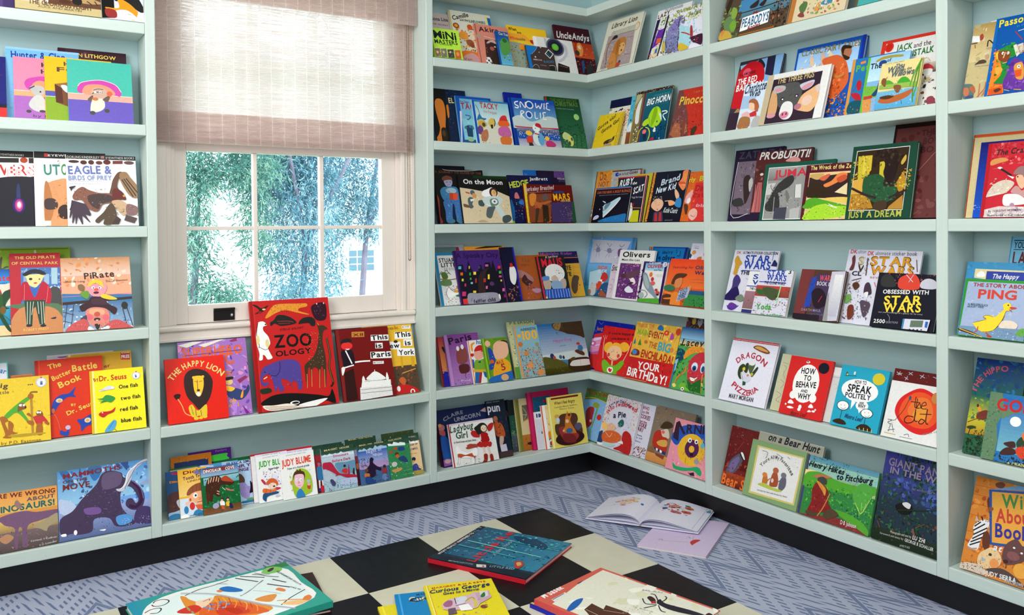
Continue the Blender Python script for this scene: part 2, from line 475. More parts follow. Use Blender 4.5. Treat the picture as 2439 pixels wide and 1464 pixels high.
tree('leafy drooping tree filling the middle window panes', (0.18, 4.4, -.6), 3.6, 1, [(.02, 0, 1.85, .34, .3, .75), (-.02, .1, 2.2, .55, .3, .32), (.1, 0, 2.9, .6, .4, .45), (.05, -.2, 1.1, .36, .3, .22)], 1900, LEAF, .8)
tree('tree with green leaves seen in the left window panes', (-.82, 4.0, -.6), 3.4, 1, [(.10, 0, 1.8, .13, .2, .62), (.52, 0, 2.22, .26, .2, .2), (.2, 0, 2.15, .16, .2, .16), (.26, 0, 1.12, .28, .2, .2), (.60, .1, 1.75, .10, .2, .4), (.4, 0, 2.85, .5, .3, .4)], 2200, LEAF2, .5)
tree('tree with pale sprays seen in the right window panes', (.95, 4.9, -.6), 3.9, 1, [(.02, 0, 2.1, .26, .2, .3), (-.12, .1, 1.75, .16, .2, .26), (.2, 0, 1.75, .14, .2, .2), (-.2, 0, 1.35, .08, .2, .25), (0, .2, 2.8, .5, .4, .45)], 2000, LEAF, .5)
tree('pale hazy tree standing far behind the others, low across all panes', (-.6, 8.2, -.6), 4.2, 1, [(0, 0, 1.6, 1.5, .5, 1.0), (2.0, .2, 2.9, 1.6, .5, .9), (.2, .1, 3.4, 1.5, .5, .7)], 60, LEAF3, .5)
hs = tag(empty('house', (3.3, 10.5, -.6)), 'white neighbour house with a paned window, seen through the lower right panes', 'house')
q = MB(); q.box(-3.2, 4.5, 0, 3, 0, 3.4); q.build('house_wall', STUCCO, hs)
q = MB(); q.box(-.22, .29, -.05, .01, .90, 1.30)
hw = q.build('house_window', STUCCO, hs)
q = MB()
for i in range(3):
    for j in range(3):
        q.box(-.19 + i * .155, -.06 + i * .155, -.07, -.04, .93 + j * .12, 1.03 + j * .12)
q.build('pane', DARKW, hw)
q = MB(); q.box(-3.2, 4.5, -1.2, -1.1, 0, .42); q.build('garden_wall', STUCCO, hs)

# ------------------------------------------------------------------ glyphs for the lettering on the covers
GL = {}
CAPH = {}
def make_glyphs(chars):
    objs = []
    for ch in chars:
        for st, off in ((0, 0.008), (1, 0.026)):
            cu = bpy.data.curves.new('glyph', 'FONT'); cu.body = ch; cu.offset = off; cu.resolution_u = 3
            cu.fill_mode = 'FRONT'
            o = bpy.data.objects.new('glyph', cu); COL.objects.link(o); objs.append((ch, st, o))
    dg = bpy.context.evaluated_depsgraph_get(); dg.update()
    for ch, st, o in objs:
        ev = o.evaluated_get(dg); me = ev.to_mesh()
        v = [(p.co.x, p.co.y) for p in me.vertices]
        f_ = [tuple(p.vertices) for p in me.polygons]
        GL[ch, st] = (v, f_, min((p[0] for p in v), default=0), max((p[0] for p in v), default=.3))
        ev.to_mesh_clear()
    for ch, st, o in objs:
        cu = o.data; bpy.data.objects.remove(o); bpy.data.curves.remove(cu)
    for st in (0, 1):
        CAPH[st] = max(p[1] for p in GL['H', st][0])

def clip(poly, w_, h_):
    for ax, lim, sg in ((0, 0, 1), (0, w_, -1), (1, 0, 1), (1, h_, -1)):
        if not poly: return poly
        out_ = []
        for i, p in enumerate(poly):
            q_ = poly[i - 1]
            a, b2 = sg * (p[ax] - lim), sg * (q_[ax] - lim)
            if (a >= 0) != (b2 >= 0):
                t = b2 / (b2 - a)
                out_.append((q_[0] + (p[0] - q_[0]) * t, q_[1] + (p[1] - q_[1]) * t))
            if a >= 0: out_.append(p)
        poly = out_
    return poly
def spline(P, closed, n=5):
    if len(P) < 3 and not closed: return P
    out_ = []; L = len(P)
    for i in range(L if closed else L - 1):
        if closed: a, b2, c2, d2 = P[i - 1], P[i], P[(i + 1) % L], P[(i + 2) % L]
        else: a, b2, c2, d2 = P[max(i - 1, 0)], P[i], P[i + 1], P[min(i + 2, L - 1)]
        for k in range(n):
            t = k / n
            out_.append(tuple(.5 * (2 * b2[j] + (c2[j] - a[j]) * t + (2 * a[j] - 5 * b2[j] + 4 * c2[j] - d2[j]) * t * t + (3 * b2[j] - a[j] - 3 * c2[j] + d2[j]) * t ** 3) for j in (0, 1)))
    if not closed: out_.append(P[-1])
    return out_

def draw(art, w_, h_, emit, seed):
    """emit(list of (x, z), colour) for every printed shape, in order from the bottom up"""
    rnd = random.Random(seed)
    P = lambda u, v: (u / 1000 * w_, (1 - v / 1000) * h_)
    def text(s, st, col, hh, place):
        col = rgb(col); k = hh / CAPH[st]
        x = 0; run = []
        for ch in s:
            if ch == ' ': x += .30; continue
            v, f_, x0, x1 = GL[ch, st]
            run.append((v, f_, x - x0)); x += x1 - x0 + (.075 if st else .09)
        x = max(x - .08, .05)
        for v, f_, ox in run:
            q_ = place([((p[0] + ox) / x, p[1] * k) for p in v], (ox + (min(p[0] for p in v) + max(p[0] for p in v)) / 2) / x)
            for g in f_: emit([q_[i] for i in g], col)
    for op in art.split(';'):
        a = op.split()
        if not a: continue
        o, col = a[0], a[1]
        if o in 'rg':
            if o == 'r':
                u0, v0, u1, v1 = map(float, a[2:6])
                emit([P(u0, v0), P(u1, v0), P(u1, v1), P(u0, v1)], rgb(col))
            else:
                c0, c1 = rgb(col), rgb(a[2]); u0, v0, u1, v1 = map(float, a[3:7]); n = 14
                for i in range(n):
                    t = (i + .5) / n; va, vb = v0 + (v1 - v0) * i / n, v0 + (v1 - v0) * (i + 1) / n
                    emit([P(u0, va), P(u1, va), P(u1, vb), P(u0, vb)], tuple(c0[j] + (c1[j] - c0[j]) * t for j in range(3)))
        elif o in 'pb':
            f_ = list(map(float, a[2:])); q_ = [P(f_[i], f_[i + 1]) for i in range(0, len(f_), 2)]
            emit(spline(q_, True, 4) if o == 'b' else q_, rgb(col))
        elif o == 'l':
            f_ = list(map(float, a[3:])); wd = max(float(a[2]) / 1000 * h_, .0006) / 2
            q_ = spline([P(f_[i], f_[i + 1]) for i in range(0, len(f_), 2)], False, 4)
            L, R = [], []
            for i, p in enumerate(q_):
                d_ = (q_[min(i + 1, len(q_) - 1)][0] - q_[max(i - 1, 0)][0], q_[min(i + 1, len(q_) - 1)][1] - q_[max(i - 1, 0)][1])
                n = math.hypot(*d_) or 1
                L.append((p[0] - d_[1] / n * wd, p[1] + d_[0] / n * wd)); R.append((p[0] + d_[1] / n * wd, p[1] - d_[0] / n * wd))
            for i in range(len(q_) - 1): emit([L[i], L[i + 1], R[i + 1], R[i]], rgb(col), i == 0)
        elif o == 'e':
            cx, cy, rx, ry = map(float, a[2:6]); n = 22
            emit([P(cx + rx * math.cos(6.2832 * i / n), cy + ry * math.sin(6.2832 * i / n)) for i in range(n)], rgb(col))
        elif o in 'tui':
            hh = float(a[2]) / 1000 * h_; p0, p1 = P(float(a[3]), float(a[4])), P(float(a[5]), float(a[6]))
            L = math.hypot(p1[0] - p0[0], p1[1] - p0[1]); ex = ((p1[0] - p0[0]) / L, (p1[1] - p0[1]) / L); shr = .22 if o == 'i' else 0
            text(' '.join(a[7:]), 0 if o == 'u' else 1, col, hh, lambda v, m_: [(p0[0] + ex[0] * (x * L + shr * y) - ex[1] * y, p0[1] + ex[1] * (x * L + shr * y) + ex[0] * y) for x, y in v])
        elif o == 'c':
            hh = float(a[2]) / 1000 * h_; A, B_, C_ = (P(float(a[3 + 2 * i]), float(a[4 + 2 * i])) for i in range(3))
            B2 = (2 * B_[0] - (A[0] + C_[0]) / 2, 2 * B_[1] - (A[1] + C_[1]) / 2)
            def place(v, m_):
                t = m_; c_ = tuple((1 - t) ** 2 * A[j] + 2 * t * (1 - t) * B2[j] + t * t * C_[j] for j in (0, 1))
                d_ = tuple(2 * (1 - t) * (B2[j] - A[j]) + 2 * t * (C_[j] - B2[j]) for j in (0, 1)); n = math.hypot(*d_); e_ = (d_[0] / n, d_[1] / n)
                return [(c_[0] + e_[0] * (x - m_) * n - e_[1] * y, c_[1] + e_[1] * (x - m_) * n + e_[0] * y) for x, y in v]
            text(' '.join(a[9:]), 1, col, hh, place)
        elif o == 's':
            cs = [rgb(x) for x in col.split(',')]; n = int(int(a[2]) * 1.9); sz = float(a[3]) / 1000 * h_
            u0, v0, u1, v1 = map(float, a[4:8])
            for i in range(n):
                c_ = cs[rnd.randrange(len(cs))]; p = P(rnd.uniform(u0, u1), rnd.uniform(v0, v1))
                r_ = sz * rnd.uniform(.3, 1) * .46; el = rnd.uniform(.25, .9); an = rnd.uniform(0, 3.14); j = rnd.uniform(.85, 1.15)
                q_ = []
                for k in range(7):
                    t = 6.2832 * k / 7; rr = r_ * rnd.uniform(.7, 1.15); x, y = rr * math.cos(t), rr * el * math.sin(t)
                    q_.append((p[0] + x * math.cos(an) - y * math.sin(an), p[1] + x * math.sin(an) + y * math.cos(an)))
                x0, y0 = P(u0, v1); x1, y1 = P(u1, v0)
                q_ = [(min(max(x, x0), x1), min(max(y, y0), y1)) for x, y in q_]
                emit(q_, tuple(min(1, x * j) for x in c_))

def make_book(name, label, group, w_, h_, t_, base, art, seed):
    root = tag(empty(name), label, 'book', group)
    c = rgb(base); paper = name == 'paperback_book'
    bt = .0007 if paper else (.0022 if t_ > .006 else .0012)
    ov = .0004 if paper else .003
    m = MB()
    m.box(0, w_, 0, bt, 0, h_, c); m.box(0, w_, t_ - bt, t_, 0, h_, c); m.box(-.0006, bt, .0004, t_ - .0004, 0, h_, c)
    lay = [0]
    def emit(pts, col, step=True):
        if step: lay[0] += 1
        if any(p[0] < 0 or p[0] > w_ or p[1] < 0 or p[1] > h_ for p in pts):
            pts = clip(pts, w_, h_)
        if len(pts) < 3: return
        y = -.00012 - lay[0] * 2.2e-6
        m.poly([(p[0], y, p[1]) for p in pts], col)
    draw(art, w_, h_, emit, seed)
    m.build('cover', PRINT, root)
    g = MB(); g.box(bt, w_ - ov, bt, t_ - bt, ov, h_ - ov)
    g.build('pages', PAGES, root)
    return root

# wall, shelf, group, [(name, label, position along the wall, depth, width, height, thickness, lean, colour, cover print)]
BOOKS = [
('L', 1, 'books on the top shelf left of the window', [
 ('paperback_book', 'dark green book cut by the left edge, leftmost above the possum covers', -2.1649, 0.035, 0.1017, 0.2559, 0.008, 18.0, '361', 's 5a2,472,250 30 60 0 0 1000 1000'),
 ('picture_book', 'dark plum book squeezed between green book and tan flying machine book on top shelf', -2.0856, 0.022, 0.0896, 0.2651, 0.01, 18.0, '436', 'r 547 0 0 150 1000'),
 ('picture_book', 'wide tan and brown book on top left shelf with title band at its foot', -2.0435, 0.009, 0.2213, 0.2308, 0.01, 18.0, '863', 'g dc9 a85 0 0 1000 620;s 643,975,530 60 60 0 500 1000 880;r 643 0 640 1000 880;b b96 619 794 714 733 878 747 994 780 994 809 808 828;p dca 0 862 329 830 329 890 0 923;r cb8 0 890 1000 1000;e fff 360 849 17 33;e 222 714 807 60 60;e 532 571 836 72 30;l 222 12 832 788 890 834;l 222 12 925 779 960 835;t 643 63 150 916 890 920 THE GLORIOUS FLIGHT;u 875 33 255 958 761 959 ALICE AND MARTIN'),
 ('picture_book', 'white book with a black and orange bird head, right end of top left shelf', -1.8208, 0.009, 0.1226, 0.2914, 0.01, 18.0, 'dde', 'p 111 0 26 286 15 284 986 0 1000;b 222 320 523 626 560 951 821 880 887 554 790 272 766;b e92 95 869 390 861 367 749 601 788 788 867 811 903 717 989 507 956 366 938 130 893;b fff 296 903 554 878 764 943 763 981 366 975;b 933 83 889 307 897 319 978 107 976;l b73 6 577 921 671 929'),
]),
('L', 2, 'books on the second shelf left of the window', [
 ('picture_book', 'black book with gold author lettering behind the teal striped possum cover', -1.9302, 0.0666, 0.1872, 0.2327, 0.014, 11.14, '312', 'r 423 100 0 500 300;s 634,312,745 10 60 300 0 700 250;t ec5 50 102 103 843 105 JOHN LITHGOW'),
 ('picture_book', 'navy and red book cut by the left edge beside sky blue book', -2.1845, 0.028, 0.118, 0.1898, 0.01, 18.0, '227', 'r d33 0 850 1000 1000;r 223 0 790 1000 850;s 336 12 60 0 0 1000 700'),
 ('picture_book', 'sky blue book with chunky navy title behind the pink cover', -2.0661, 0.0539, 0.1894, 0.2192, 0.01, 11.34, '7be', 'r 9cf 0 0 1000 30;t 139 91 73 147 809 125 Hunter & Cleo;s 6ad 20 50 0 500 1000 1000'),
 ('paperback_book', 'pink and lilac book with small grey animal under a striped arch', -2.0472, 0.0453, 0.163, 0.1904, 0.006, 11.61, 'f8a', 'r a6b 0 620 1000 1000;r fa7 0 540 1000 625;l fff 6 0 540 1000 545;b c4a 163 440 203 352 350 306 496 293 691 357 756 506 626 531 268 535;b f97 260 485 317 396 431 364 593 431 642 530 268 552;t 333 68 431 135 919 132 HERE;t 333 68 423 246 919 242 HOME;b bbb 244 486 317 447 431 457 480 522 431 593 317 608;b ccc 220 758 317 617 431 610 496 742 480 861 317 854;l 444 20 236 503 268 484 317 456;e 333 407 544 16 14;e 444 220 868 41 24;e 444 431 856 49 20;u 445 41 285 954 821 960 by Donna'),
 ('paperback_book', 'yellow and green book with a brown wooden box behind the teal cover', -1.9689, 0.0366, 0.1792, 0.1985, 0.006, 11.89, 'fb1', 'r 55a 0 540 1000 620;r 8a2 0 620 1000 1000;l fff 6 0 625 1000 630;t 543 63 281 129 701 118 HOME;t 543 70 176 228 701 226 FOR;p 742 137 427 332 388 323 768 150 713;p 521 137 427 242 477 255 723 150 713;p 963 137 427 332 388 332 454 227 478;b dde 227 445 317 446 332 553 271 524'),
 ('paperback_book', 'teal and purple book with small grey animal under a pink arch', -1.9108, 0.028, 0.1755, 0.1943, 0.006, 12.17, '4ba', 'r 65b 0 640 1000 1000;r fa9 0 545 1000 645;l fff 5 0 545 1000 550;l fcb 4 0 640 1000 645;b c4a 152 428 208 365 382 319 541 308 735 366 823 482 798 554 701 542 191 537;b f97 238 449 318 392 509 380 669 439 701 542 253 551;l fdd 9 152 428 208 365 382 319 541 308 735 366 823 482;b ca9 348 528 412 438 556 446 604 530 539 586 411 585;b ddc 331 770 363 648 459 608 539 621 554 741 473 815 346 838;b 654 292 635 364 562 379 595 331 667;b 654 523 622 620 547 644 563 603 652;e d64 636 520 45 43;e 444 362 846 45 31;e 444 586 801 42 31;l 333 12 364 536 428 506 524 509;l 333 10 388 474 460 452 540 456;e fff 412 507 19 16;e fff 492 502 22 17;e 222 492 506 10 9;e c74 411 619 48 28'),
]),
('L', 3, 'books on the third shelf left of the window', [
 ('picture_book', 'white and black book with dark starry disc and pink glow, leftmost on third shelf', -2.1524, 0.0655, 0.1789, 0.2279, 0.01, 12.68, 'fff', 'r 111 0 0 1000 85;u bbb 27 383 67 722 70 EYEWITNESS BOOKS;p 222 240 103 649 96 649 157 240 164;e b42 721 122 54 38;p 322 791 90 970 87 969 158 791 161;t c33 135 21 328 976 318 UNIVERSE;t fff 135 468 325 859 320 ERS;u fcc 110 475 360 840 362 ERS;b 112 0 522 169 413 382 364 597 344 815 346 1005 370 1003 1003 0 1000;s 224,226,335,113 90 14 50 400 1000 1000;e 236 632 598 29 162;e 317 636 726 86 101;e b37 636 726 57 81;e f8b 639 722 37 51;e fff 639 719 23 35'),
 ('picture_book', 'white book with tan skull picture between star disc book and eagle book', -1.9981, 0.0528, 0.1913, 0.2283, 0.01, 12.89, 'fff', 'r 111 0 0 1000 90;t ddd 28 191 63 660 56 EYEWITNESS;r c33 140 25 190 70;s 654,876 8 30 150 110 900 160;t 387 139 131 314 656 303 UTION;p fff 364 163 428 161 426 313 362 315;t 384 146 366 308 454 308 O;b d96 128 471 198 415 311 378 453 368 799 501 791 996 356 1001 131 992;b b74 128 471 184 429 247 786 131 992;b 433 131 649 250 634 305 703 276 772 136 773;b 322 303 786 361 723 432 729 436 896 330 889;s c85,ea7,b63 40 30 250 450 700 950;p fff 126 931 202 931 201 993 124 992'),
 ('picture_book', 'white book with a large brown eagle spreading its wings, black band on top', -1.9155, 0.04, 0.1919, 0.2218, 0.01, 13.09, 'fff', 'r 111 0 0 1000 62;u ccc 32 14 54 474 49 DORLING KINDERSLEY;p a77 490 10 543 8 542 46 489 48;u ccc 32 564 52 982 43 EYEWITNESS BOOKS;e 422 106 101 74 20;e 522 243 110 47 29;e 522 350 106 41 32;e 633 464 109 47 26;e 622 577 97 53 35;p 733 662 76 808 70 806 115 660 121;e 644 900 97 74 26;t 67b 113 24 279 639 260 EAGLE &;t 89c 64 23 365 636 352 BIRDS OF PREY;u aab 20 30 386 485 382 Discover the world of birds of prey;u aab 20 29 422 462 420 how they grow fly live and hunt;b 323 29 465 121 449 70 492 56 528 42 493;b 643 616 468 651 349 723 250 785 240 734 347 714 466 801 553 783 626 617 642 590 556;b 975 754 256 847 238 905 312 1007 445 1008 579 952 610 863 552 764 376;l 322 13 780 345 937 595;l 322 13 811 337 977 580;l 322 13 843 329 1003 535;b 854 69 591 127 506 213 461 299 503 443 543 620 555 631 671 496 701 435 787 377 808 278 759 195 647 96 648;b 433 282 589 443 558 619 584 616 657 467 701 421 773 308 702;s 544,866,a98,322 40 26 80 480 550 800;p 434 54 648 251 703 318 843 303 871 233 843 308 962 287 954 190 857 202 981 187 988 134 871 111 981 97 980 99 870 62 980 49 953 65 815 22 911 15 884;l 323 15 67 704 27 787;b 622 653 482 758 509 822 596 820 640 722 627 632 642;e d94 800 582 18 15;b ca8 616 671 722 641 840 699 850 815 772 858 700 786;b 543 373 927 493 815 585 700 644 714 682 872 603 985 487 984 504 900 415 969;b 866 840 699 991 742 970 844 833 844;s 433,a86,654 30 22 560 700 1000 900;p 433 682 872 740 915 707 986 603 985;p 544 818 851 982 902 933 974 784 930'),
]),
('L', 4, 'books on the fourth shelf left of the window', [
 ('picture_book', 'olive green book standing behind the red pirate title, leftmost shelf', -2.0894, 0.0329, 0.1828, 0.2589, 0.01, 18.0, '8a3', 'l 562 8 0 20 980 20;s 9b4,792,ab5 20 90 0 0 1000 500;b ccb 480 50 502 26 516 56 501 80;l 6ab 7 499 74 501 110;b 554 0 140 43 105 28 235 85 212 128 225 0 247'),
 ('picture_book', 'blue and sand book with a green parrot, cut by the left edge', -2.2264, 0.021, 0.1835, 0.1957, 0.009, 18.0, 'edb', 'g 15a 2af 0 0 1000 260;b edc 471 243 820 231 990 187 1004 530 341 504;g 3ac 17a 0 560 1000 850;r ec9 0 850 1000 1000;t d22 90 564 181 888 178 Pirate;u 433 21 658 228 841 228 STEWART;b 142 743 468 795 350 876 310 937 252 932 358 852 475 812 564 868 598 786 623 773 683 888 937 832 918 719 680;b 252 660 343 754 318 785 562 773 683 664 646;e d22 741 347 16 45;l 364 12 773 683 984 898;e 752 779 622 40 60;l 163 12 812 518 905 387 930 282'),
 ('picture_book', 'tall red titled book showing a pirate in red jacket and striped trousers', -2.0647, 0.009, 0.1286, 0.2422, 0.009, 18.0, 'b23', 'p 47b 213 178 992 186 973 645 200 624;s 9bd,68b,bcd,357 60 40 220 190 1000 600;p 8ac 262 211 383 212 374 478 254 475;p 9bd 666 267 769 268 765 396 661 394;p acd 814 191 939 192 931 399 806 397;s dde,ccd 20 24 700 420 1000 480;b 444 783 448 970 464 981 709 755 651;b 575 -6 631 921 643 999 786 914 822 752 715 149 685;b c85 159 685 754 677 998 812 1000 1003 4 1000;b ed9 300 274 646 266 654 305 559 405 467 429 357 389 319 313;b 223 241 261 301 236 403 206 566 208 708 261 645 279 462 251 300 287;e 222 399 324 34 15;e c33 489 376 36 9;e 753 572 329 16 10;b 36b 376 427 476 442 611 368 620 419 453 549;b b13 207 399 338 363 462 555 600 381 683 369 793 474 776 627 674 624 657 522 634 591 261 594 273 513 191 611;l e88 4 277 388 261 588;l e88 4 743 422 694 618;p 243 261 582 665 592 643 901 542 885 479 669 428 693 401 892 292 888;l ddc 6 320 602 306 876;l ddc 6 380 604 352 878;l ddc 6 441 605 395 767;l ddc 6 521 607 536 759;l ddc 6 582 609 593 886;l ddc 6 629 610 640 875;e 223 341 896 61 15;e 223 612 906 61 15;b 223 759 823 873 807 851 832;t eb6 35 97 72 902 69 THE OLD PIRATE;t eb6 35 36 139 958 147 OF CENTRAL PARK;u fc7 28 230 960 723 960 ROBERT PRIEST'),
 ('picture_book', 'square tan book with two rosy pirate faces, one above the other', -1.9351, 0.009, 0.1887, 0.2241, 0.01, 18.0, 'ea8', 'g d96 ecb 0 0 1000 250;s e95,edc,fec,d85 26 90 0 0 1000 400;g 369 9bd 0 560 1000 1000;p 37a 1 489 1014 537 1005 638 -3 585;s def,47b,8be 40 60 0 600 1000 1000;p 322 -4 606 1011 566 1008 602 -6 646;l d7a 7 -1 531 1007 522;t 421 85 323 300 760 275 PiRate;u 754 28 56 339 328 342 Melinda Long;u 754 28 632 353 950 343 David Shannon;l 322 6 64 643 9 950;l 322 6 155 649 105 957;l 322 6 4 735 155 785;l 322 6 -1 856 122 892;l 222 8 850 731 896 947;l 222 8 913 720 986 982;e 222 881 689 47 51;b e9a 337 449 392 380 586 373 642 433 576 530 470 554 385 507;b fc3 370 379 440 318 558 329 591 402 597 431 482 362 376 408;s 431 14 9 420 320 640 390;e fff 441 425 24 17;e fff 537 429 24 17;e 346 445 428 10 10;e 346 533 431 10 10;e d55 484 455 33 20;e 511 481 495 41 17;b 693 255 487 358 464 384 521 352 576 281 544;b 864 225 388 276 369 318 406 307 462 243 452;b fc3 577 516 695 550 783 598 661 599 544 557;s 431 10 8 600 520 800 590;b 312 239 667 350 618 397 557 471 547 573 573 657 663 767 726 723 808 623 731 418 691 300 740 257 737;b 423 425 580 572 587 627 661 421 650;b d87 329 728 447 693 623 731 653 846 609 940 489 973 376 923 324 824;b ea8 388 717 563 728 574 799 384 786;e e67 367 827 53 42;e e67 601 842 47 42;e c54 478 792 44 34;e 322 474 862 47 23;e fcc 473 873 21 8;b 222 434 928 513 933 473 1006;b 445 237 845 325 796 321 878;b c55 107 917 265 847 335 879 343 1003 34 1005;b c55 626 914 778 882 955 980 984 1003 619 1010;s e88,a33,d77 30 26 120 900 950 1000;b eee 360 950 472 1013 623 955 619 1010 356 1017'),
]),
('L', 5, 'books on the fifth shelf left of the window', [
 ('picture_book', 'white book with turquoise edge cut by the left frame, behind the dog cover', -2.1963, 0.022, 0.1237, 0.2365, 0.009, 18.0, 'eef', 'l 5cc 14 990 0 990 1000;l 5cc 14 0 8 1000 8;t 38c 61 688 98 948 151 Star;r 5a8 0 220 1000 300;s 486,fff 10 30 600 200 1000 320'),
 ('picture_book', 'slim rusty orange book showing only its top between white and red books', -2.0654, 0.022, 0.0544, 0.195, 0.008, 18.0, 'b63', 'l d85 10 0 8 1000 8'),
 ('picture_book', 'pale lavender book with violet ribbon behind the red title, fifth shelf', -1.9714, 0.0489, 0.1806, 0.2407, 0.008, 16.56, 'dde', 'e a5a 231 31 77 13;r eef 0 0 1000 25'),
 ('picture_book', 'golden yellow book with a red FREE badge in its corner', -1.9195, 0.036, 0.1774, 0.2381, 0.01, 16.78, 'da2', 'r eb3 0 0 1000 15;p c33 831 18 979 28 977 124 829 113;t fff 42 843 98 971 97 FREE;u fff 15 844 34 972 36 BEGINNER;t a32 44 559 204 660 195 er;e fec 37 13 21 15'),
 ('picture_book', 'large red book with yellow wobbly title and blue flags', -2.0047, 0.022, 0.1792, 0.2308, 0.011, 17.0, 'd31', 'r b22 0 0 40 1000;l e64 5 60 0 60 1000;t ec5 64 192 128 382 93 The;t ec5 60 248 279 528 192 Butter;t ec5 85 541 183 917 160 Battle;t ec5 77 343 381 676 287 Book;b 24a 203 690 248 534 352 467 479 454 577 382 541 470 578 510 451 506 334 583 241 693;e dcb 330 537 50 28;e da3 336 542 25 15;b 24a 577 810 667 801 797 757 792 875 701 911 635 960 625 884;e dcb 733 827 48 32;e da3 732 829 25 15;t ec5 32 503 627 573 616 By;t ec5 55 441 740 866 627 Dr. Seuss;l c86 5 253 704 299 794 331 914;b 24a 331 914 406 942 447 891 457 946 429 997 329 968;e cbd 440 890 38 28;e c63 236 661 25 32'),
 ('picture_book', 'yellow book with two brown dogs, one tall in green, one short in red', -2.1128, 0.009, 0.1417, 0.1881, 0.01, 17.28, 'ec3', 'r db2 0 0 30 1000;s fd4,db2,ec4 40 60 0 0 1000 1000;t 543 72 27 118 268 145 Big;u 654 52 40 227 289 230 Little;e 543 630 123 12 9;e 543 665 124 12 9;e 543 699 124 12 9;e ccd 860 103 99 78;e eee 860 103 78 62;t 46a 59 838 141 885 142 i;e c55 862 29 18 13;l 862 23 648 309 673 245 789 249;p b83 649 296 692 287 702 874 661 882;b 5a3 194 561 419 404 618 306 647 348 493 463 609 656 593 693 416 533 252 605;b 852 441 432 494 392 569 432 575 484 492 502 432 521;e fff 486 426 33 18;e fff 539 431 24 16;e 222 512 429 12 8;e 322 568 464 18 13;b a62 121 578 209 575 266 645 207 676 292 838 305 903 160 885 204 840 149 682;b a62 266 645 353 705 337 805 425 841 277 836;e a62 664 304 54 44;b a62 579 666 700 692 698 757 607 721;b c33 717 616 841 603 901 649 961 734 869 711 852 761 759 751 701 640;b 852 749 567 796 533 857 565 871 619 778 622;e fff 780 564 22 16;e fff 823 568 19 16;b a62 759 744 852 754 847 904 740 891;b a62 581 576 627 555 686 626 656 622;b a62 884 725 977 736 960 780;b b92 262 860 787 871 894 896 408 903;u 853 44 129 988 821 1004 by P.D. Eastman'),
 ('picture_book', 'bright yellow book listing four small fish in white, green, red and blue', -1.8628, 0.009, 0.1481, 0.1874, 0.01, 17.28, 'fe2', 'r db2 0 0 35 1000;r fe9 40 0 75 1000;t b22 55 74 176 157 155 By;t c22 86 164 176 677 174 Dr. Seuss;t 111 61 522 328 883 323 One fish;t 111 61 545 517 915 508 two fish;t 111 61 520 695 855 689 red fish;t 111 61 527 875 912 872 blue fish;e ccd 859 138 80 61;e eef 859 138 64 50;t 46a 47 841 172 874 167 i;e c55 863 78 14 11;b dde 164 326 228 304 325 264 420 285 434 321 338 327 227 338 164 340;l 99a 6 165 313 274 335;e fff 403 298 29 19;b 394 111 458 205 453 271 411 365 426 443 474 360 535 281 514 155 530 219 488;l 262 6 141 488 281 514;b c22 122 711 179 669 290 673 370 660 436 618 400 690 287 720 206 760;e fff 194 684 13 10;b 5ad 262 922 328 861 394 820 440 845 420 925 354 987 219 993;l 248 6 292 953 393 840;l 248 7 402 965 433 995'),
]),
('L', 6, 'books on the bottom shelf left of the window', [
 ('picture_book', 'orange and grey book with a long necked dinosaur, bottom left corner', -2.1432, 0.009, 0.1882, 0.1637, 0.009, 18.0, 'd94', 'g e94 eb6 0 0 1000 350;g ec6 975 0 420 1000 700;g 766 544 0 680 1000 1000;s 877,655,a88 40 40 0 700 1000 1000;b 757 140 439 329 373 552 354 713 406 1000 419 990 501 760 560 614 593 580 709 585 954 514 939 517 656 469 646 450 966 404 916 422 637 296 551 233 477;s 646,869,868 26 30 250 520 900 750;b a97 661 644 808 570 991 480 996 627 872 686 838 761 757 704;b b86 232 740 326 699 405 775 310 856 232 800;t 622 74 47 74 973 118 WERE WE WRONG;t 655 62 586 195 963 201 ABOUT;t 166 103 140 327 960 332 DINOSAURS!;b 977 425 217 458 150 521 266 472 298;u ccc 29 626 898 974 902 Kathleen V Kudlinski;u ccc 29 737 996 973 974 S D Schindler;s 443 30 24 0 880 600 1000'),
 ('picture_book', 'blue book with a huge purple mammoth and white curling tusk', -1.9528, 0.009, 0.2538, 0.2008, 0.01, 18.0, '7ae', 'g 59d 9ce 0 0 1000 500;s 47b,8be,bdf,36a 60 90 0 0 1000 600;b 37b 21 -5 104 8 150 131 172 234 101 189;b 37b 325 8 466 12 437 161 373 202;b 359 678 -10 760 -16 744 123 718 84;g 9ad 569 0 600 1000 1000;b bce 13 403 167 501 188 674 20 603;b 435 13 684 141 596 242 449 397 274 464 131 556 94 676 148 702 222 798 291 894 434 921 584 876 720 778 726 709 648 724 563 780 556 821 636 850 570 796 416 727 368 658 461 668 675 762 839 789 935 596 925 519 783 363 765 334 930 183 943 134 914 14 900;s 547,324,658,769 90 26 250 300 720 800;s 324,436 30 20 50 700 700 950;b 657 476 150 569 113 676 165 660 321 525 366 461 320;l 314 45 797 309 866 429 885 595 820 690 744 656;l 769 14 770 269 880 413 907 581;b 759 264 589 417 604 428 693 288 679;b ccd 612 382 672 376 715 295 744 176 843 58 942 1 1007 1 1007 37 913 60 813 169 770 304 699 416 638 422;l 222 7 706 399 785 218 871 71 1000 27;l fff 10 659 391 714 330 758 161 857 69;b 9ac 881 351 967 311 1004 309 1003 354 909 383;b 59d 599 784 735 779 761 893 624 913;s def,48c 26 14 650 820 780 970;b 436 805 776 862 699 963 720 998 819 989 964 803 920;s eef 24 12 850 820 1000 960;b fff 14 900 62 896 67 931 25 928;e fff 162 904 18 35;b fff 411 932 477 931 463 953;t 823 69 57 115 677 95 MAMMOTHS;t 634 38 53 180 310 174 ON THE;t 722 80 51 279 333 280 MOVE'),
]),
('L', 5, 'books on the display ledge under the window', [
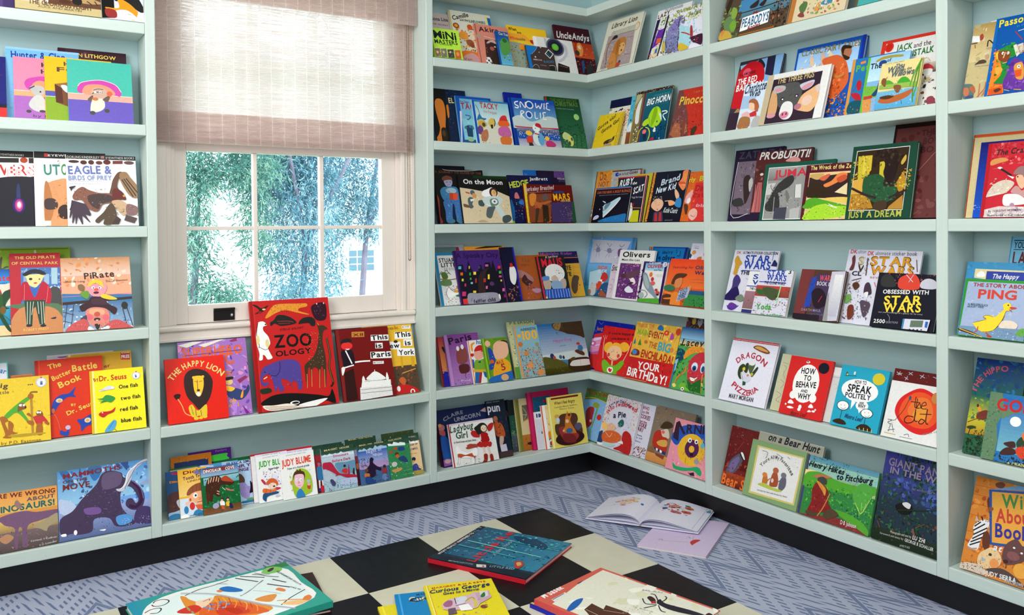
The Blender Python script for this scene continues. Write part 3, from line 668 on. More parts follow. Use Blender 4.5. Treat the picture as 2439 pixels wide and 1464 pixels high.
 ('picture_book', 'purple and lilac book with orange comic lettering behind the red lion book', -1.6056, 0.021, 0.2165, 0.2544, 0.009, 18.0, 'a7c', 's 75b,c9d,e9c,64a,d8b,b9d 70 90 0 0 1000 1000;p eed -1 37 213 3 365 10 127 73;p eed 295 51 609 -2 680 1 377 86;p 936 749 28 861 -6 876 34 784 45;p 936 816 549 946 500 980 525 847 596;t e63 113 57 193 927 200 SUPERHERO;l 722 6 90 175 930 160;t e63 145 584 352 798 322 FC;t e73 87 624 518 757 507 E;b 347 631 665 772 649 911 691 972 622 983 698 865 804 692 772;e ec8 694 565 58 38;b 222 643 505 749 499 755 529 649 542;b fc3 644 608 772 649 716 687 648 666;b fa3 864 716 893 689 877 776 841 780;t ea4 49 671 827 775 824 ob;t ea4 52 657 890 806 885 ood;p 829 859 876 956 988 902 996;p b8e 684 886 793 826 762 994'),
 ('picture_book', 'glossy red book with a dark maned yellow lion, leaning left under the window', -1.6506, 0.009, 0.1827, 0.2048, 0.009, 18.0, 'e21', 'c ed8 91 107 349 491 144 932 343 THE HAPPY LION;b 322 291 403 327 259 429 192 548 191 684 247 766 365 768 476 717 637 629 755 517 830 436 738 328 604;s 211,433,322 26 24 330 180 780 700;b fc3 451 323 492 298 590 306 621 354 612 482 551 614 492 609 450 506;e fc3 457 320 23 22;e fc3 615 320 23 22;l 743 9 517 365 512 511;l 743 7 467 380 516 392;l 743 7 545 395 599 386;e 432 523 526 27 18;e fff 519 584 39 29;b ec3 338 782 398 735 451 810 508 833 629 755 643 845 616 949 502 920 387 927;l 753 9 451 810 454 916;l 753 9 536 836 540 924;e ec3 452 954 43 25;e ec3 597 943 39 25;e ec3 529 954 35 22;b 311 111 568 178 547 225 568 193 628 146 633;l fb6 13 174 626 235 738 277 855 369 907;l 754 7 378 750 408 894'),
 ('picture_book', 'tall red book crowded with zoo animals, largest book below the window', -1.3718, 0.009, 0.278, 0.3752, 0.013, 16.02, 'c22', 'r a11 0 0 40 1000;r d33 40 0 50 1000;t 111 114 256 439 727 443 ZOO;t 111 49 263 520 712 515 OLOGY;u 311 19 341 288 645 284 JOELLE JOLIVET;b 221 33 33 89 40 144 69 232 45 155 102 97 115 54 119 114 84;e fc9 171 81 21 8;e 822 119 106 23 11;b e93 179 156 243 89 304 47 422 40 601 46 707 49 712 77 612 91 609 118 727 150 696 154 563 127 431 101 312 123 208 162;s 211 60 9 260 45 680 120;b 312 764 90 845 54 939 51 965 103 945 203 873 222 799 197;s 546 12 18 800 60 930 180;e eee 844 59 7 8;e eee 935 57 7 8;b 222 233 206 278 187 340 141 470 162 561 220 492 239 360 244 289 219 237 238;l c33 4 320 199 466 205 524 219;l c33 3 333 221 479 225;b 222 582 237 632 190 739 178 798 208 792 263 745 266 718 238 657 235;b fff 83 200 148 192 188 226 144 240 141 277 193 332 209 396 178 436 201 490 220 528 162 540 136 507 109 495 99 536 57 538 68 482 47 398 46 314 73 242;l 111 5 83 200 53 314 75 399 65 430;l 111 4 73 420 141 450 192 437;e ed9 64 357 21 42;e ed9 174 394 23 38;e 111 174 220 12 6;b 549 52 687 100 608 187 583 303 559 448 557 539 595 553 680 546 827 501 834 486 770 436 756 429 828 413 765 302 725 322 820 278 837 253 794 221 837 200 759 178 685 123 671 79 699 83 740 145 745 115 773 60 759;l 213 5 302 569 295 642 248 690 178 685;s 32a,76b,438 20 18 130 600 560 800;e 211 111 650 10 5;l fec 8 92 710 135 693;b 432 816 247 838 265 899 268 950 303 893 323 867 420 883 552 876 681 843 839 838 678 809 666 775 834 776 685 704 659 672 815 673 667 643 665 611 832 602 705 611 621 714 563 783 481 830 331;s da6,eb7 60 9 660 320 850 640;l da5 5 793 675 767 844;l da5 5 853 679 835 844;l da5 5 688 668 671 826;l da5 5 624 706 611 832;l d95 6 825 242 838 265;l 221 17 924 390 944 555 916 662 946 804 911 844;l 774 6 924 390 944 555 916 662 946 804;b 232 43 798 155 796 166 833 54 839;b 111 46 939 134 876 276 857 476 868 738 904 871 926 924 866 956 986 909 992 821 964 668 1003 522 990;b fff 480 976 613 957 854 945 667 1008 565 994;b fed 52 945 183 951 353 950 465 980 579 1001 320 1003 111 990;l 111 3 72 956 465 985;l 111 3 85 968 521 1001;l 111 3 111 981 463 1006;e fff 439 950 59 17;e 111 446 951 44 10'),
 ('picture_book', 'mustard yellow book with white paper title strips, at right end below window', -0.971, 0.021, 0.1976, 0.2562, 0.009, 18.0, 'eb3', 'r 543 0 600 1000 1000;p da2 693 343 742 338 718 626 682 624;p da2 906 372 992 369 953 627 891 622;r 633 0 750 250 950;s 311,a42,543,853 30 50 400 600 1000 900;p fff 641 102 982 118 966 221 623 203;t 111 75 650 184 965 181 This;p fff 797 220 977 230 962 326 781 316;t 111 72 819 310 940 309 is;p fff 386 230 733 249 714 361 365 339;t 111 72 390 328 699 335 New;p fff 646 340 1006 362 988 477 626 453;t 111 75 664 443 980 451 York;p fff 807 19 979 26 972 70 800 62;u 333 23 814 50 961 50 M SASEK;u a72 49 84 64 741 63 M Sasek;b c22 496 917 629 860 799 892 942 959 977 1070 496 1059;e fff 562 923 35 39;e fff 835 984 47 39;e c22 835 984 28 24;e 322 634 243 42 20;b c63 590 804 671 759 736 817 675 881;l da5 13 680 708 960 662'),
 ('picture_book', 'maroon book with a white capped guard and domed building below the window', -1.0763, 0.009, 0.2011, 0.2569, 0.009, 18.0, '711', 'r 822 0 0 60 1000;p c83 297 44 537 53 528 130 287 121;t 622 38 311 109 508 111 XII;p fff 652 111 998 125 989 211 642 196;t 111 69 654 189 976 186 This;p fff 717 231 862 237 854 315 708 309;t 111 66 720 301 837 302 is;p fff 602 351 1012 369 1002 465 591 445;t 111 76 611 434 989 435 Paris;p fff 627 487 834 496 830 536 623 526;u 333 19 637 519 818 516 M Sasek;e e33 174 239 107 54;b 222 72 189 110 144 231 134 269 181;p fff 137 276 224 280 188 302;b 212 56 311 167 293 273 321 272 509 93 531 62 436;l fff 19 140 300 230 491;l fff 19 93 534 261 511;b fff 27 536 93 531 61 608 25 638;p 311 61 608 244 555 258 987 46 990;l fff 22 287 475 410 471 577 476;p eee 322 830 923 848 920 987 301 1003;p fff 378 736 920 766 911 855 344 831;b fff 468 733 544 665 638 630 746 676 818 753;s 99a,bbc,777 60 9 420 730 980 990;l 666 5 329 862 920 872;l 666 5 324 910 922 921;l 888 5 421 755 863 763;b fff 374 736 408 674 434 740;b fff 829 753 862 658 886 756;l fff 9 633 638 636 606'),
]),
('L', 6, 'books on the bottom shelf under the window', [
 ('paperback_book', 'purple book with a green splash standing at the back, under the window', -1.572, 0.0727, 0.1352, 0.1844, 0.007, 14.41, '518', 'u a7c 35 629 54 896 47 Pendora;b 4c4 425 117 737 95 910 100 893 151 922 205 454 201'),
 ('picture_book', 'orange book with a navy inset panel at the back of the bottom window shelf', -1.6293, 0.0608, 0.1259, 0.1799, 0.009, 14.67, 'c71', 'p 236 75 102 914 101 919 769 76 767;s b61,d82 16 40 0 0 1000 120;l 932 8 0 995 1000 995'),
 ('paperback_book', 'dark green book, only its top edge above the cream paperback', -1.6366, 0.0411, 0.0853, 0.151, 0.005, 18.0, '163', ''),
 ('paperback_book', 'dark green book, only its top edge above the purple lettered paperback', -1.4968, 0.0608, 0.1191, 0.149, 0.005, 16.3, '163', ''),
 ('paperback_book', 'cream paperback whose pale top shows above the yellow red haired boy book', -1.6361, 0.0333, 0.0845, 0.1484, 0.005, 18.0, 'ddc', 'l 864 10 0 8 1000 8'),
 ('paperback_book', 'pale blue paperback peeking above the striped dinosaur cover', -1.5467, 0.0532, 0.1255, 0.1442, 0.005, 15.03, '5ad', 'p eef 42 -5 372 39 369 71 39 28;p cde 574 12 871 52 873 25 576 -14'),
 ('paperback_book', 'blue book with a brown mound picture, leftmost on the bottom window shelf', -1.6513, 0.0256, 0.0863, 0.1468, 0.005, 18.0, '258', 'p c24 201 27 394 42 389 82 197 67;t e83 46 109 241 715 251 Dinosaur;g 259 15a 0 0 1000 100;p c24 202 20 600 52 594 99 197 67;b 533 22 508 188 442 372 431 970 455 1008 933 28 856;s 422,644 20 50 60 550 700 850;b bcd 300 666 375 606 533 633 561 784 420 811;b 9bd 4 867 233 848 440 840 440 1042 -11 999;b 37a 20 922 229 888 408 918 398 1011 34 1003;t e83 40 109 241 578 239 Dino'),
 ('paperback_book', 'white and plum paperback with a striped jumper monster, behind dinosaur cover', -1.4747, 0.0455, 0.1099, 0.1427, 0.005, 15.39, 'bdf', 't 335 64 132 69 950 68 FRANCA SIMON;t 626 69 123 161 958 155 HENRYS;t 626 69 135 240 776 251 REVENGE;b 643 346 291 521 309 625 433 592 541 405 466;b a9d 437 525 614 516 702 594 851 651 859 735 756 778 702 894 555 838 471 734;s 639,ddf,52a 40 16 350 480 850 830;b 112 781 589 829 524 862 570 990 499 994 749 836 760 739 763 772 657;p 112 773 504 804 494 810 592 780 596;p 112 841 505 872 494 878 599 839 595;b 5a6 643 902 744 872 820 880 813 933 657 943;b 37a 505 927 756 927 988 925 981 971 519 969;l 66a 7 808 240 882 276 884 333 832 356'),
 ('paperback_book', 'red edged paperback at the back behind the green lettered title', -1.3825, 0.0388, 0.1251, 0.1574, 0.004, 15.76, 'c23', 'r eee 0 40 1000 1000'),
 ('paperback_book', 'white paperback with blue spine mark behind the green lettered title', -1.3686, 0.0311, 0.1088, 0.1553, 0.005, 16.1, 'eef', 'u 99b 26 221 36 715 28 author of tales;p 335 757 18 788 21 785 49 753 45'),
 ('paperback_book', 'yellow paperback with a startled red haired boy beside the striped dinosaur', -1.6169, 0.0178, 0.0879, 0.1486, 0.005, 18.0, 'fb3', 'g fb2 fd8 0 0 1000 560;r def 0 600 1000 1000;t 721 67 182 101 803 88 Dick;b 77b 548 106 625 45 695 37 750 137;t 125 70 166 221 857 201 Tooth Trip;u 642 37 318 282 780 262 LINDA;b 953 251 538 323 424 516 347 703 323 1000 336 1065 530 815 508 445 542;l 632 7 467 369 472 504;l 632 7 608 341 589 488;l 632 7 724 338 727 487;b fb8 344 613 401 525 634 492 997 524 1032 769 955 829 642 774 512 722;e fb8 363 642 63 54;e c52 363 642 32 32;e fff 544 571 77 56;e 346 555 572 36 24;e 122 555 572 18 12;b f97 639 626 754 623 724 674 655 681;l 722 12 593 716 719 714 788 707;p e64 507 761 960 790 944 908 585 862;b 38b 465 904 607 864 762 905 1014 901 999 1007 478 985;e fcb 252 711 77 43;e 38b 201 840 77 80;e d33 414 780 90 80;b fff 30 943 214 921 248 1003 23 996;u 432 35 296 988 728 982 JANE CLARKE'),
 ('paperback_book', 'green paperback with a striped red dinosaur and two sitting children', -1.5499, 0.009, 0.1182, 0.1456, 0.006, 18.0, '163', 'g 36a 9bd 0 0 1000 200;p 833 68 20 898 37 907 111 77 115;t fff 63 74 108 553 111 DINOSAUR;t fff 63 659 112 899 103 COVE;g 9cd 6ab 60 220 1000 380;s 274,163,385,052,2a5 70 70 0 250 1000 850;b 421 102 399 167 265 296 212 455 206 536 275 646 233 761 308 858 394 836 434 727 461 624 432 519 431 438 534 480 640 390 655 292 598 242 747 129 660 105 543;b b42 517 287 646 233 761 308 841 391 702 371 564 337;l fca 17 277 224 231 332;l fca 17 348 219 301 328;l fca 17 418 222 381 325;l fca 17 203 256 176 353;l fca 14 468 251 440 348;l fca 14 386 527 452 565;l fca 14 381 583 447 614;s 842,632,953 18 26 200 270 500 500;b d76 618 489 735 549 822 561 818 589 664 553;l fff 9 532 476 612 545;b 521 104 557 207 572 156 735 118 771;g 642 853 0 860 1000 1000;s 974,531,863 30 40 0 850 1000 1000;e aac 327 845 83 60;e 89a 395 784 41 29;e 422 505 729 45 34;b fff 449 763 552 779 560 865 456 863;e eb9 494 749 31 23;e 422 654 729 41 31;e eb9 651 757 31 23;b ec3 602 800 690 799 698 885 611 886;b 225 687 827 753 865 778 953 692 941;p c63 457 850 543 862 552 948 483 938'),
 ('paperback_book', 'white paperback with green hand lettered name and a leaping red haired child', -1.3681, 0.0234, 0.1023, 0.1512, 0.005, 16.45, 'fff', 'u 99a 22 206 56 719 47 AUTHOR OF MANY FUNNY TALES;t 2a2 124 60 233 995 236 JUDY BLUME;i 333 41 361 321 707 314 Superfudge;s a9d,87b,b9d,96c 60 44 180 300 1000 900;p eef 421 516 478 413 666 471 613 547;l 99a 5 476 426 442 518;b d63 258 582 378 512 528 526 628 603 596 683 294 641;e fdc 444 669 134 65;e 322 496 687 39 16;l 322 5 341 618 405 631;l 322 5 493 625 538 622;b c34 93 512 160 505 234 594 187 617;b c34 547 720 699 734 696 761 562 777;b e73 153 697 411 749 565 749 489 826 139 793;l c42 11 238 719 204 799;l c42 11 367 745 358 814;b 258 137 807 314 810 580 806 619 852 350 869 234 901 200 983 98 916;e ccd 590 905 86 24'),
 ('paperback_book', 'red edged paperback at the back behind the orange lettered title', -1.2602, 0.0234, 0.0874, 0.1611, 0.004, 18.0, 'c23', 'r eee 0 40 1000 1000'),
 ('paperback_book', 'white paperback directly behind the orange lettered title', -1.2867, 0.0167, 0.1098, 0.1565, 0.004, 16.81, 'eef', 'u 99b 24 208 38 846 44 author of funny tales'),
 ('paperback_book', 'forest green topped paperback at the back, above the red pterosaur cover', -1.1712, 0.0224, 0.1073, 0.1582, 0.004, 18.0, '243', 's 354,132,465 40 30 0 0 1000 250'),
 ('paperback_book', 'forest green topped paperback at the back, above the blue ninja cover', -1.051, 0.0224, 0.1169, 0.1621, 0.004, 18.0, '243', 's 354,132,465 40 30 0 0 1000 250;t cb7 30 108 28 909 23 MAGIC TREE HOUSE'),
 ('paperback_book', 'forest green topped paperback at the back, right end of bottom window shelf', -0.9104, 0.0224, 0.1293, 0.1624, 0.004, 18.0, '342', 's 563,231,674 60 30 0 0 1000 300'),
 ('paperback_book', 'dark red and green paperback with a girl in a blue coat behind white paperback', -1.1738, 0.0157, 0.1136, 0.1536, 0.004, 18.0, '822', 'g 243 354 0 0 1000 170;s 465,132,354 40 30 0 0 1000 170;g a23 411 0 190 1000 1000;b 37a 60 460 140 419 228 453 235 663 206 735 61 707;e c54 141 382 41 44;b 96a 94 353 151 341 201 376 163 385;p eee 78 721 133 727 108 899 71 895;p eee 178 732 224 737 220 899 183 895;p 23a 62 894 239 901 230 963 62 957;r c23 120 850 300 1000'),
 ('paperback_book', 'paperback with dark red lower half tucked behind the blue ninja cover', -1.0257, 0.0157, 0.1115, 0.1378, 0.004, 18.0, '834', 'g 243 465 0 0 1000 100;r 99b 0 100 300 260;r 412 0 420 300 1000;e c63 60 512 40 86;p ddd 127 808 166 813 139 1010 120 1007'),
 ('paperback_book', 'white paperback with orange hand lettered name and a boy on lime green', -1.2921, 0.009, 0.1174, 0.15, 0.005, 17.16, 'fff', 'u 99a 25 173 56 767 45 AUTHOR OF MANY FUNNY TALES;t e42 146 34 276 894 252 JUDY BLUME;i 333 38 169 357 823 343 Tales of a fourth grade;s ac3,bd4,9b2,cd6 80 50 220 430 850 960;b ac3 269 616 421 395 666 393 832 551 840 872 619 969 344 970;b 532 327 511 384 429 506 416 643 455 671 547 627 657 619 542 378 516 337 612;p 532 453 436 423 370 506 416 545 369 575 435;b fcd 349 563 397 493 621 516 615 693 529 783 426 777 348 687;e fff 414 608 34 33;e 333 422 609 10 10;e fff 534 621 41 38;e 336 542 628 12 11;b e9a 453 650 496 654 484 697 450 693;l 722 6 430 734 515 742;p fcd 461 775 512 781 511 844 460 837;b 38c 360 985 421 845 526 821 616 1006;e bcd 758 678 58 35;b c43 706 767 796 752 788 853 717 844;e eb9 757 748 45 33;b ca4 218 623 303 608 315 671 246 700'),
 ('paperback_book', 'green fringed paperback with a tan and blue scene, right end of bottom shelf', -0.8785, 0.0157, 0.1115, 0.1507, 0.004, 18.0, 'ec9', 'g 243 354 0 0 1000 190;s 574,132,465 30 30 0 0 1000 180;t caa 33 533 88 890 103 MAGIC;p fff 602 193 643 157 693 211 784 187 839 221 931 191 959 249 602 234;t 548 41 585 302 928 287 HOUR OF;t 548 46 579 411 901 394 OLYMPICS;u d63 27 610 498 854 499 Mary Pope;b 349 594 857 662 754 793 741 852 845 928 881 849 941 663 920;e 224 707 620 71 46;e ca7 683 673 38 27;r a94 0 900 1000 1000;s 863,a94,475 30 30 0 780 1000 1000'),
 ('paperback_book', 'green fringed paperback with jungle ferns, second from right on bottom shelf', -0.9037, 0.009, 0.0927, 0.1482, 0.004, 18.0, '385', 'g 243 354 0 0 1000 190;s 574,132,465 40 30 0 0 1000 190;t cb7 36 110 83 692 66 TREE HOUSE;p eff 61 139 158 136 273 161 331 106 446 130 539 152 613 136 824 170 818 231 97 192;s 374,495,5a5,263,fff,274 60 40 0 250 1000 1000;t c33 55 70 371 259 365 NOON;e c42 375 273 74 36;b 248 499 260 719 258 759 340 512 339;e 532 402 407 84 41;e c63 418 463 74 47;b 247 462 510 695 480 836 622 731 639 480 568;e ccc 246 644 119 60;b c95 101 778 293 754 534 751 500 808 224 839;l 8b7 8 604 835 954 829;l 8b7 8 566 926 949 922;l 254 8 664 780 778 1015'),
 ('paperback_book', 'paperback with a red winged pterosaur over grey rocks and green fringe', -1.1485, 0.009, 0.1203, 0.1476, 0.004, 18.0, 'acd', 'g 243 354 0 0 1000 150;s 574,132,465 50 30 0 0 1000 170;t dc9 40 107 70 510 60 MAGIC;t dc9 40 579 68 873 64 HOUSE;p def 19 169 111 142 175 169 251 133 349 171 425 141 490 175 605 123 685 172 777 157 849 159 916 187 976 154 1001 223 31 197;g cde 9bc 0 220 1000 480;t c36 58 355 237 819 228 Dinosaurs;t c36 58 309 349 873 341 Before Dark;b b24 22 339 146 328 282 352 394 519 518 630 800 682 1012 738 1006 778 680 747 476 665 311 683 373 638 181 518 14 469;b 69b 382 385 739 390 994 382 997 599 804 655 520 617;e 321 661 474 42 32;b c33 567 556 679 530 744 579 695 654 575 611;b b24 783 450 799 573 772 856 711 834;p 322 911 561 949 552 940 728 874 678;b bcd 29 485 179 531 301 641 394 722 308 805 34 739;b bce 453 798 677 761 986 789 1006 903 651 922 477 870;s 89a,678,533,744,444 50 30 0 800 1000 1000;b 447 173 759 249 729 338 836 256 893'),
 ('paperback_book', 'blue paperback with a dark hooded figure before purple hills, green fringe', -1.0152, 0.009, 0.1132, 0.1407, 0.004, 18.0, '469', 'g 243 354 0 0 1000 150;s 574,132,465 50 30 0 0 1000 160;t dc9 40 88 39 518 24 MAGIC TREE;t dc9 40 595 34 904 30 HOUSE;p ace 27 143 92 109 144 137 229 99 316 153 422 110 533 146 609 64 678 115 803 89 918 117 1039 119 1048 177 40 172;g 36b 9ad 0 180 1000 450;g a9c b9c 0 450 1000 620;t cce 80 296 249 818 219 Night of;t cce 71 496 333 816 333 Ninjas;s 558,447,226,669 50 40 0 350 350 800;s 447,558 20 26 800 350 1000 650;b 213 364 400 433 353 502 405 466 487 585 591 715 653 682 722 530 670 505 798 354 849 232 757 242 613 339 526;e 642 224 654 59 43;b c73 139 729 296 738 298 826 160 819;b 248 160 819 318 829 488 988 384 1001 167 982;e 422 832 626 51 40;b 933 749 687 874 676 892 797 750 791;b 68b 744 819 907 829 860 971 723 935;s 132,243,244 30 40 200 780 1000 1000'),
]),
('L', 1, 'books on the top shelf right of the window', [
 ('picture_book', 'pale grey pink book with black serif title behind the lime green book', -0.7089, 0.0459, 0.1812, 0.2018, 0.008, 18.0, 'cbb', 't 222 73 171 171 589 154 Mona Lisa;u 855 28 169 254 575 263 THE SECRET;s bab,dcc 20 60 0 300 1000 1000'),
 ('picture_book', 'cream book with golden sunflowers and handwritten title, top shelf right of window', -0.5996, 0.0329, 0.1879, 0.2206, 0.01, 18.0, 'ddc', 'r cb7 0 0 30 1000;p 16b 911 51 997 56 998 324 914 334;p ed6 877 24 913 27 932 332 895 337;i 222 84 66 199 467 87 Camille;t 222 43 237 196 428 186 and the;t 466 53 444 204 847 194 SUNFLOWERS;s c83,e93,a61,fb4,842,d72 110 70 60 330 900 960;e 842 117 305 72 53;e e92 117 305 43 31;e c52 442 302 65 53;e 953 386 620 90 68;e e93 258 481 108 78;e 842 426 662 54 47;b d72 148 805 527 805 525 977 161 1004;b c99 192 892 398 821 518 884 525 977 161 1004;u 655 47 164 973 363 965 Van'),
 ('board_book', 'small square lime green book with bold black title and four pictures, top corner', -0.7034, 0.009, 0.1169, 0.122, 0.014, 18.0, 'be4', 't 112 265 50 351 881 345 MiNi;t 112 138 45 536 890 505 MASTERS;u 332 42 222 573 678 574 BOARD BOOK SET;r edc 20 700 960 720;p 865 -1 725 191 704 183 981 -8 1001;p 776 218 714 424 691 416 982 209 1004;p 444 465 712 688 688 679 981 456 1004;p c63 729 710 940 686 930 981 720 1003;s ca8,654,886,322,bb8 40 40 30 740 720 1000;e e95 823 832 55 69;e db9 560 795 33 37;e db9 310 822 39 48;e db9 86 847 39 48'),
 ('picture_book', 'salmon book with dark bearded mask picture and a spotted ball, top shelf', -0.5008, 0.021, 0.1541, 0.1715, 0.009, 18.0, 'd87', 'r a65 0 0 40 1000;t 322 119 111 186 713 160 Akira;p 422 232 384 597 373 682 986 174 999;s 643,311,854,955 50 50 350 450 1000 1000;b ca9 266 479 368 395 528 383 585 475 541 461 382 463;b 322 299 575 384 443 518 464 572 576 511 706 319 774;e a54 410 599 67 52;e db9 508 545 31 20;l ddd 10 220 306 556 339;s e96 14 40 120 500 260 950;e b98 80 325 81 68;e eee 250 916 90 87;e 222 250 916 27 28;e 222 189 884 18 18;e 222 319 866 18 18;e 222 189 976 18 18;e 222 299 960 18 18;b 321 337 812 557 699 685 965 383 989'),
 ('board_book', 'narrow royal blue book with green splash, rounded corner, beside salmon book', -0.4148, 0.009, 0.0572, 0.1481, 0.009, 18.0, '15a', 'g 15a 6bd 0 200 1000 1000;t ed9 76 234 97 967 116 Can You;s 594,8b5,373,9c6 30 70 200 300 1000 850;b 594 330 257 715 182 956 307 926 581 331 716 172 523;e 263 619 263 184 67;r 048 0 0 40 1000'),
 ('picture_book', 'large yellow book with grey speckled picture, top shelf near the corner', -0.3393, 0.0308, 0.1911, 0.1908, 0.009, 18.0, 'fc2', 't 111 75 20 120 229 119 When;t 111 56 232 172 339 176 ao;p fa3 -4 190 405 189 564 318 -7 361;t d43 64 7 331 192 333 Who;t 573 64 201 341 406 331 Inside;p 9a9 -31 402 126 389 375 420 425 1015 17 1016;s 8a9,554,b94,335,c94,676,ba8 90 44 0 430 480 1000;p f92 217 442 373 439 375 571 222 555;b b21 527 304 644 306 651 400 557 375'),
 ('picture_book', 'dark maroon book with white script title, right end of top corner shelf', -0.1001, 0.0308, 0.1877, 0.2257, 0.01, 18.0, '412', 'i eee 141 23 270 947 257 UncleAndys;g b31 d52 150 320 1000 640;s e63,d41,a21,f84,942 50 50 120 330 1000 800;b e94 558 367 653 321 714 450 641 595 538 574;b fdb 573 399 643 373 647 458 585 449;e 533 523 542 63 57;p c63 436 332 499 341 449 483 391 456;s 822,543,258,344,a31 60 44 200 700 1000 1000;b 258 592 736 664 694 623 901 568 958;b 333 706 807 845 756 894 835 821 979 689 994'),
 ('picture_book', 'white book with a navy record and lime green label in front of maroon book', -0.2239, 0.0199, 0.1963, 0.1531, 0.008, 18.0, 'eee', 'r fff 0 0 60 300;p ccc 259 11 319 14 339 264 262 252;s dde 14 80 500 200 1000 900;b ccd 688 87 826 209 802 449 647 659 526 679 750 411;e 667 516 254 230 270;e 224 516 254 195 229;e 113 516 254 136 160;e 6b3 516 254 90 105;e 7c4 516 254 58 69;p 211 508 727 785 809 771 991 451 1008;u 998 37 522 816 729 852 a man of sound'),
 ('picture_book', 'brown book with blue spine and tilted stamp, front of the top corner shelf', -0.2809, 0.009, 0.1349, 0.1036, 0.008, 18.0, '433', 'r 07c 0 0 110 1000;b 17c 113 3 413 1 356 142 170 369 81 401;l abb 13 412 8 361 141 168 376;p ddd 828 62 999 249 823 488 655 289;p 123 817 113 955 256 820 435 699 282;l 5ab 16 749 240 836 359;l 48a 16 814 197 908 281;e dcc 545 28 25 29;e 988 455 256 27 32;e dcc 282 483 30 35;u dbb 64 181 632 500 630 AMERICAN;u 48b 97 568 703 944 650 RADIO;l bbb 16 100 944 208 827 316 843 340 991;l baa 13 406 812 626 828;p 222 742 810 932 780 943 999 731 997;l eee 13 729 805 930 787 947 981'),
]),
('L', 2, 'books on the second shelf right of the window', [
 ('picture_book', 'navy book with an orange foot shaped silhouette, beside the window post', -0.6712, 0.0626, 0.151, 0.2194, 0.009, 14.24, '124', 'p 111 0 3 400 -13 373 987 0 1000;b e83 64 270 122 198 229 190 312 238 344 366 331 512 297 658 268 745 161 769 133 990 -40 1003 -15 934 72 845 122 731 102 593 64 414;b e83 393 301 448 309 441 500 394 534 385 390;b 321 150 770 228 721 309 755 319 880 268 981 153 989;e 543 218 833 52 58;t ed9 96 475 254 633 249 EL;s 136,a42 14 30 400 600 1000 1000;s 135,247 20 60 420 0 1000 900'),
 ('picture_book', 'blue edged book behind the two winter penguin covers, second shelf', -0.5066, 0.0626, 0.104, 0.1996, 0.008, 15.99, '14a', 'r 137 0 0 40 1000'),
 ('picture_book', 'indigo book peeking above the snowman cover, second shelf', -0.3399, 0.0529, 0.0874, 0.2327, 0.009, 15.86, '129', ''),
 ('picture_book', 'dark green night book with red spine and pale moon, by the corner', -0.1351, 0.0529, 0.1792, 0.2319, 0.009, 15.93, '253', 'r c23 0 0 40 1000;g 142 375 40 0 1000 1000;t 573 67 146 96 921 81 THE NIGHT BEFORE;t 684 76 243 173 932 156 CHRISTMAS;u abb 18 255 229 786 230 a holiday poem in pictures;e ad8 821 369 80 61;s 132,264,153,031 40 50 100 500 1000 750;s 496,385,5a6 40 40 300 700 1000 1000;b cd9 305 748 404 682 570 767 495 817 338 824;e dd7 524 847 80 107;e 354 483 895 31 40;e 354 562 814 27 34;s 842,ddc,522 14 24 250 820 450 1000;l 243 8 728 760 672 981;l 243 8 870 723 809 976'),
 ('picture_book', 'blue spined book with pale icy cover and red letters, left penguin book', -0.5738, 0.0518, 0.1521, 0.196, 0.008, 14.48, '7bd', 'r 15b 0 0 110 1000;r 15b 0 0 1000 55;u 537 50 88 132 384 149 Three Cheers;t a34 126 128 272 811 271 TACKY;r 8cd 130 480 900 1000;s 9cd,bde,6ab 40 60 120 450 1000 1000;l 368 20 225 404 372 422 314 493 251 483;p dde 75 325 137 326 32 1002 -1 1003;p 246 197 635 289 612 399 620 374 864 217 855;e 479 190 669 40 33;e 479 327 642 40 33;e 479 400 671 31 33;p 258 47 932 433 914 440 1003 21 1003;e 9b8 294 920 90 40'),
 ('picture_book', 'pale blue book with bundled penguins and red letters beside the page fold', -0.5077, 0.04, 0.1675, 0.1823, 0.009, 14.74, 'bdd', 'r 15b 0 0 60 1000;r 27b 60 0 1000 40;g 8cd dee 70 50 1000 500;r ddc 70 560 1000 1000;t c22 133 204 179 704 186 TACKY;t c99 65 272 272 643 300 the Penguin;l 345 11 84 108 146 228 168 351;b 27a 73 446 153 316 221 401 322 412 296 449 108 479;e db8 185 510 105 72;b ca4 106 497 252 470 318 574 207 633 90 604;b 648 54 641 133 584 204 651 164 778 45 765;e 543 238 560 46 47;b b75 149 743 304 664 324 806 243 935 122 921;s 853,ca8,b53,d74 20 30 80 750 360 1000;b db5 374 481 448 404 551 415 552 542 477 619 399 587;p 211 425 550 489 546 475 637 432 639;l 222 18 540 416 561 487 526 580;b d33 701 406 778 328 888 320 914 429 928 484 687 498;b e62 660 463 911 448 938 558 675 572;b c6a 634 629 784 566 932 595 969 779 809 822 622 775;s d84,e9a,b53 16 30 700 720 1000 900;b d73 657 829 941 817 914 984 674 992;l 933 11 704 387 937 428'),
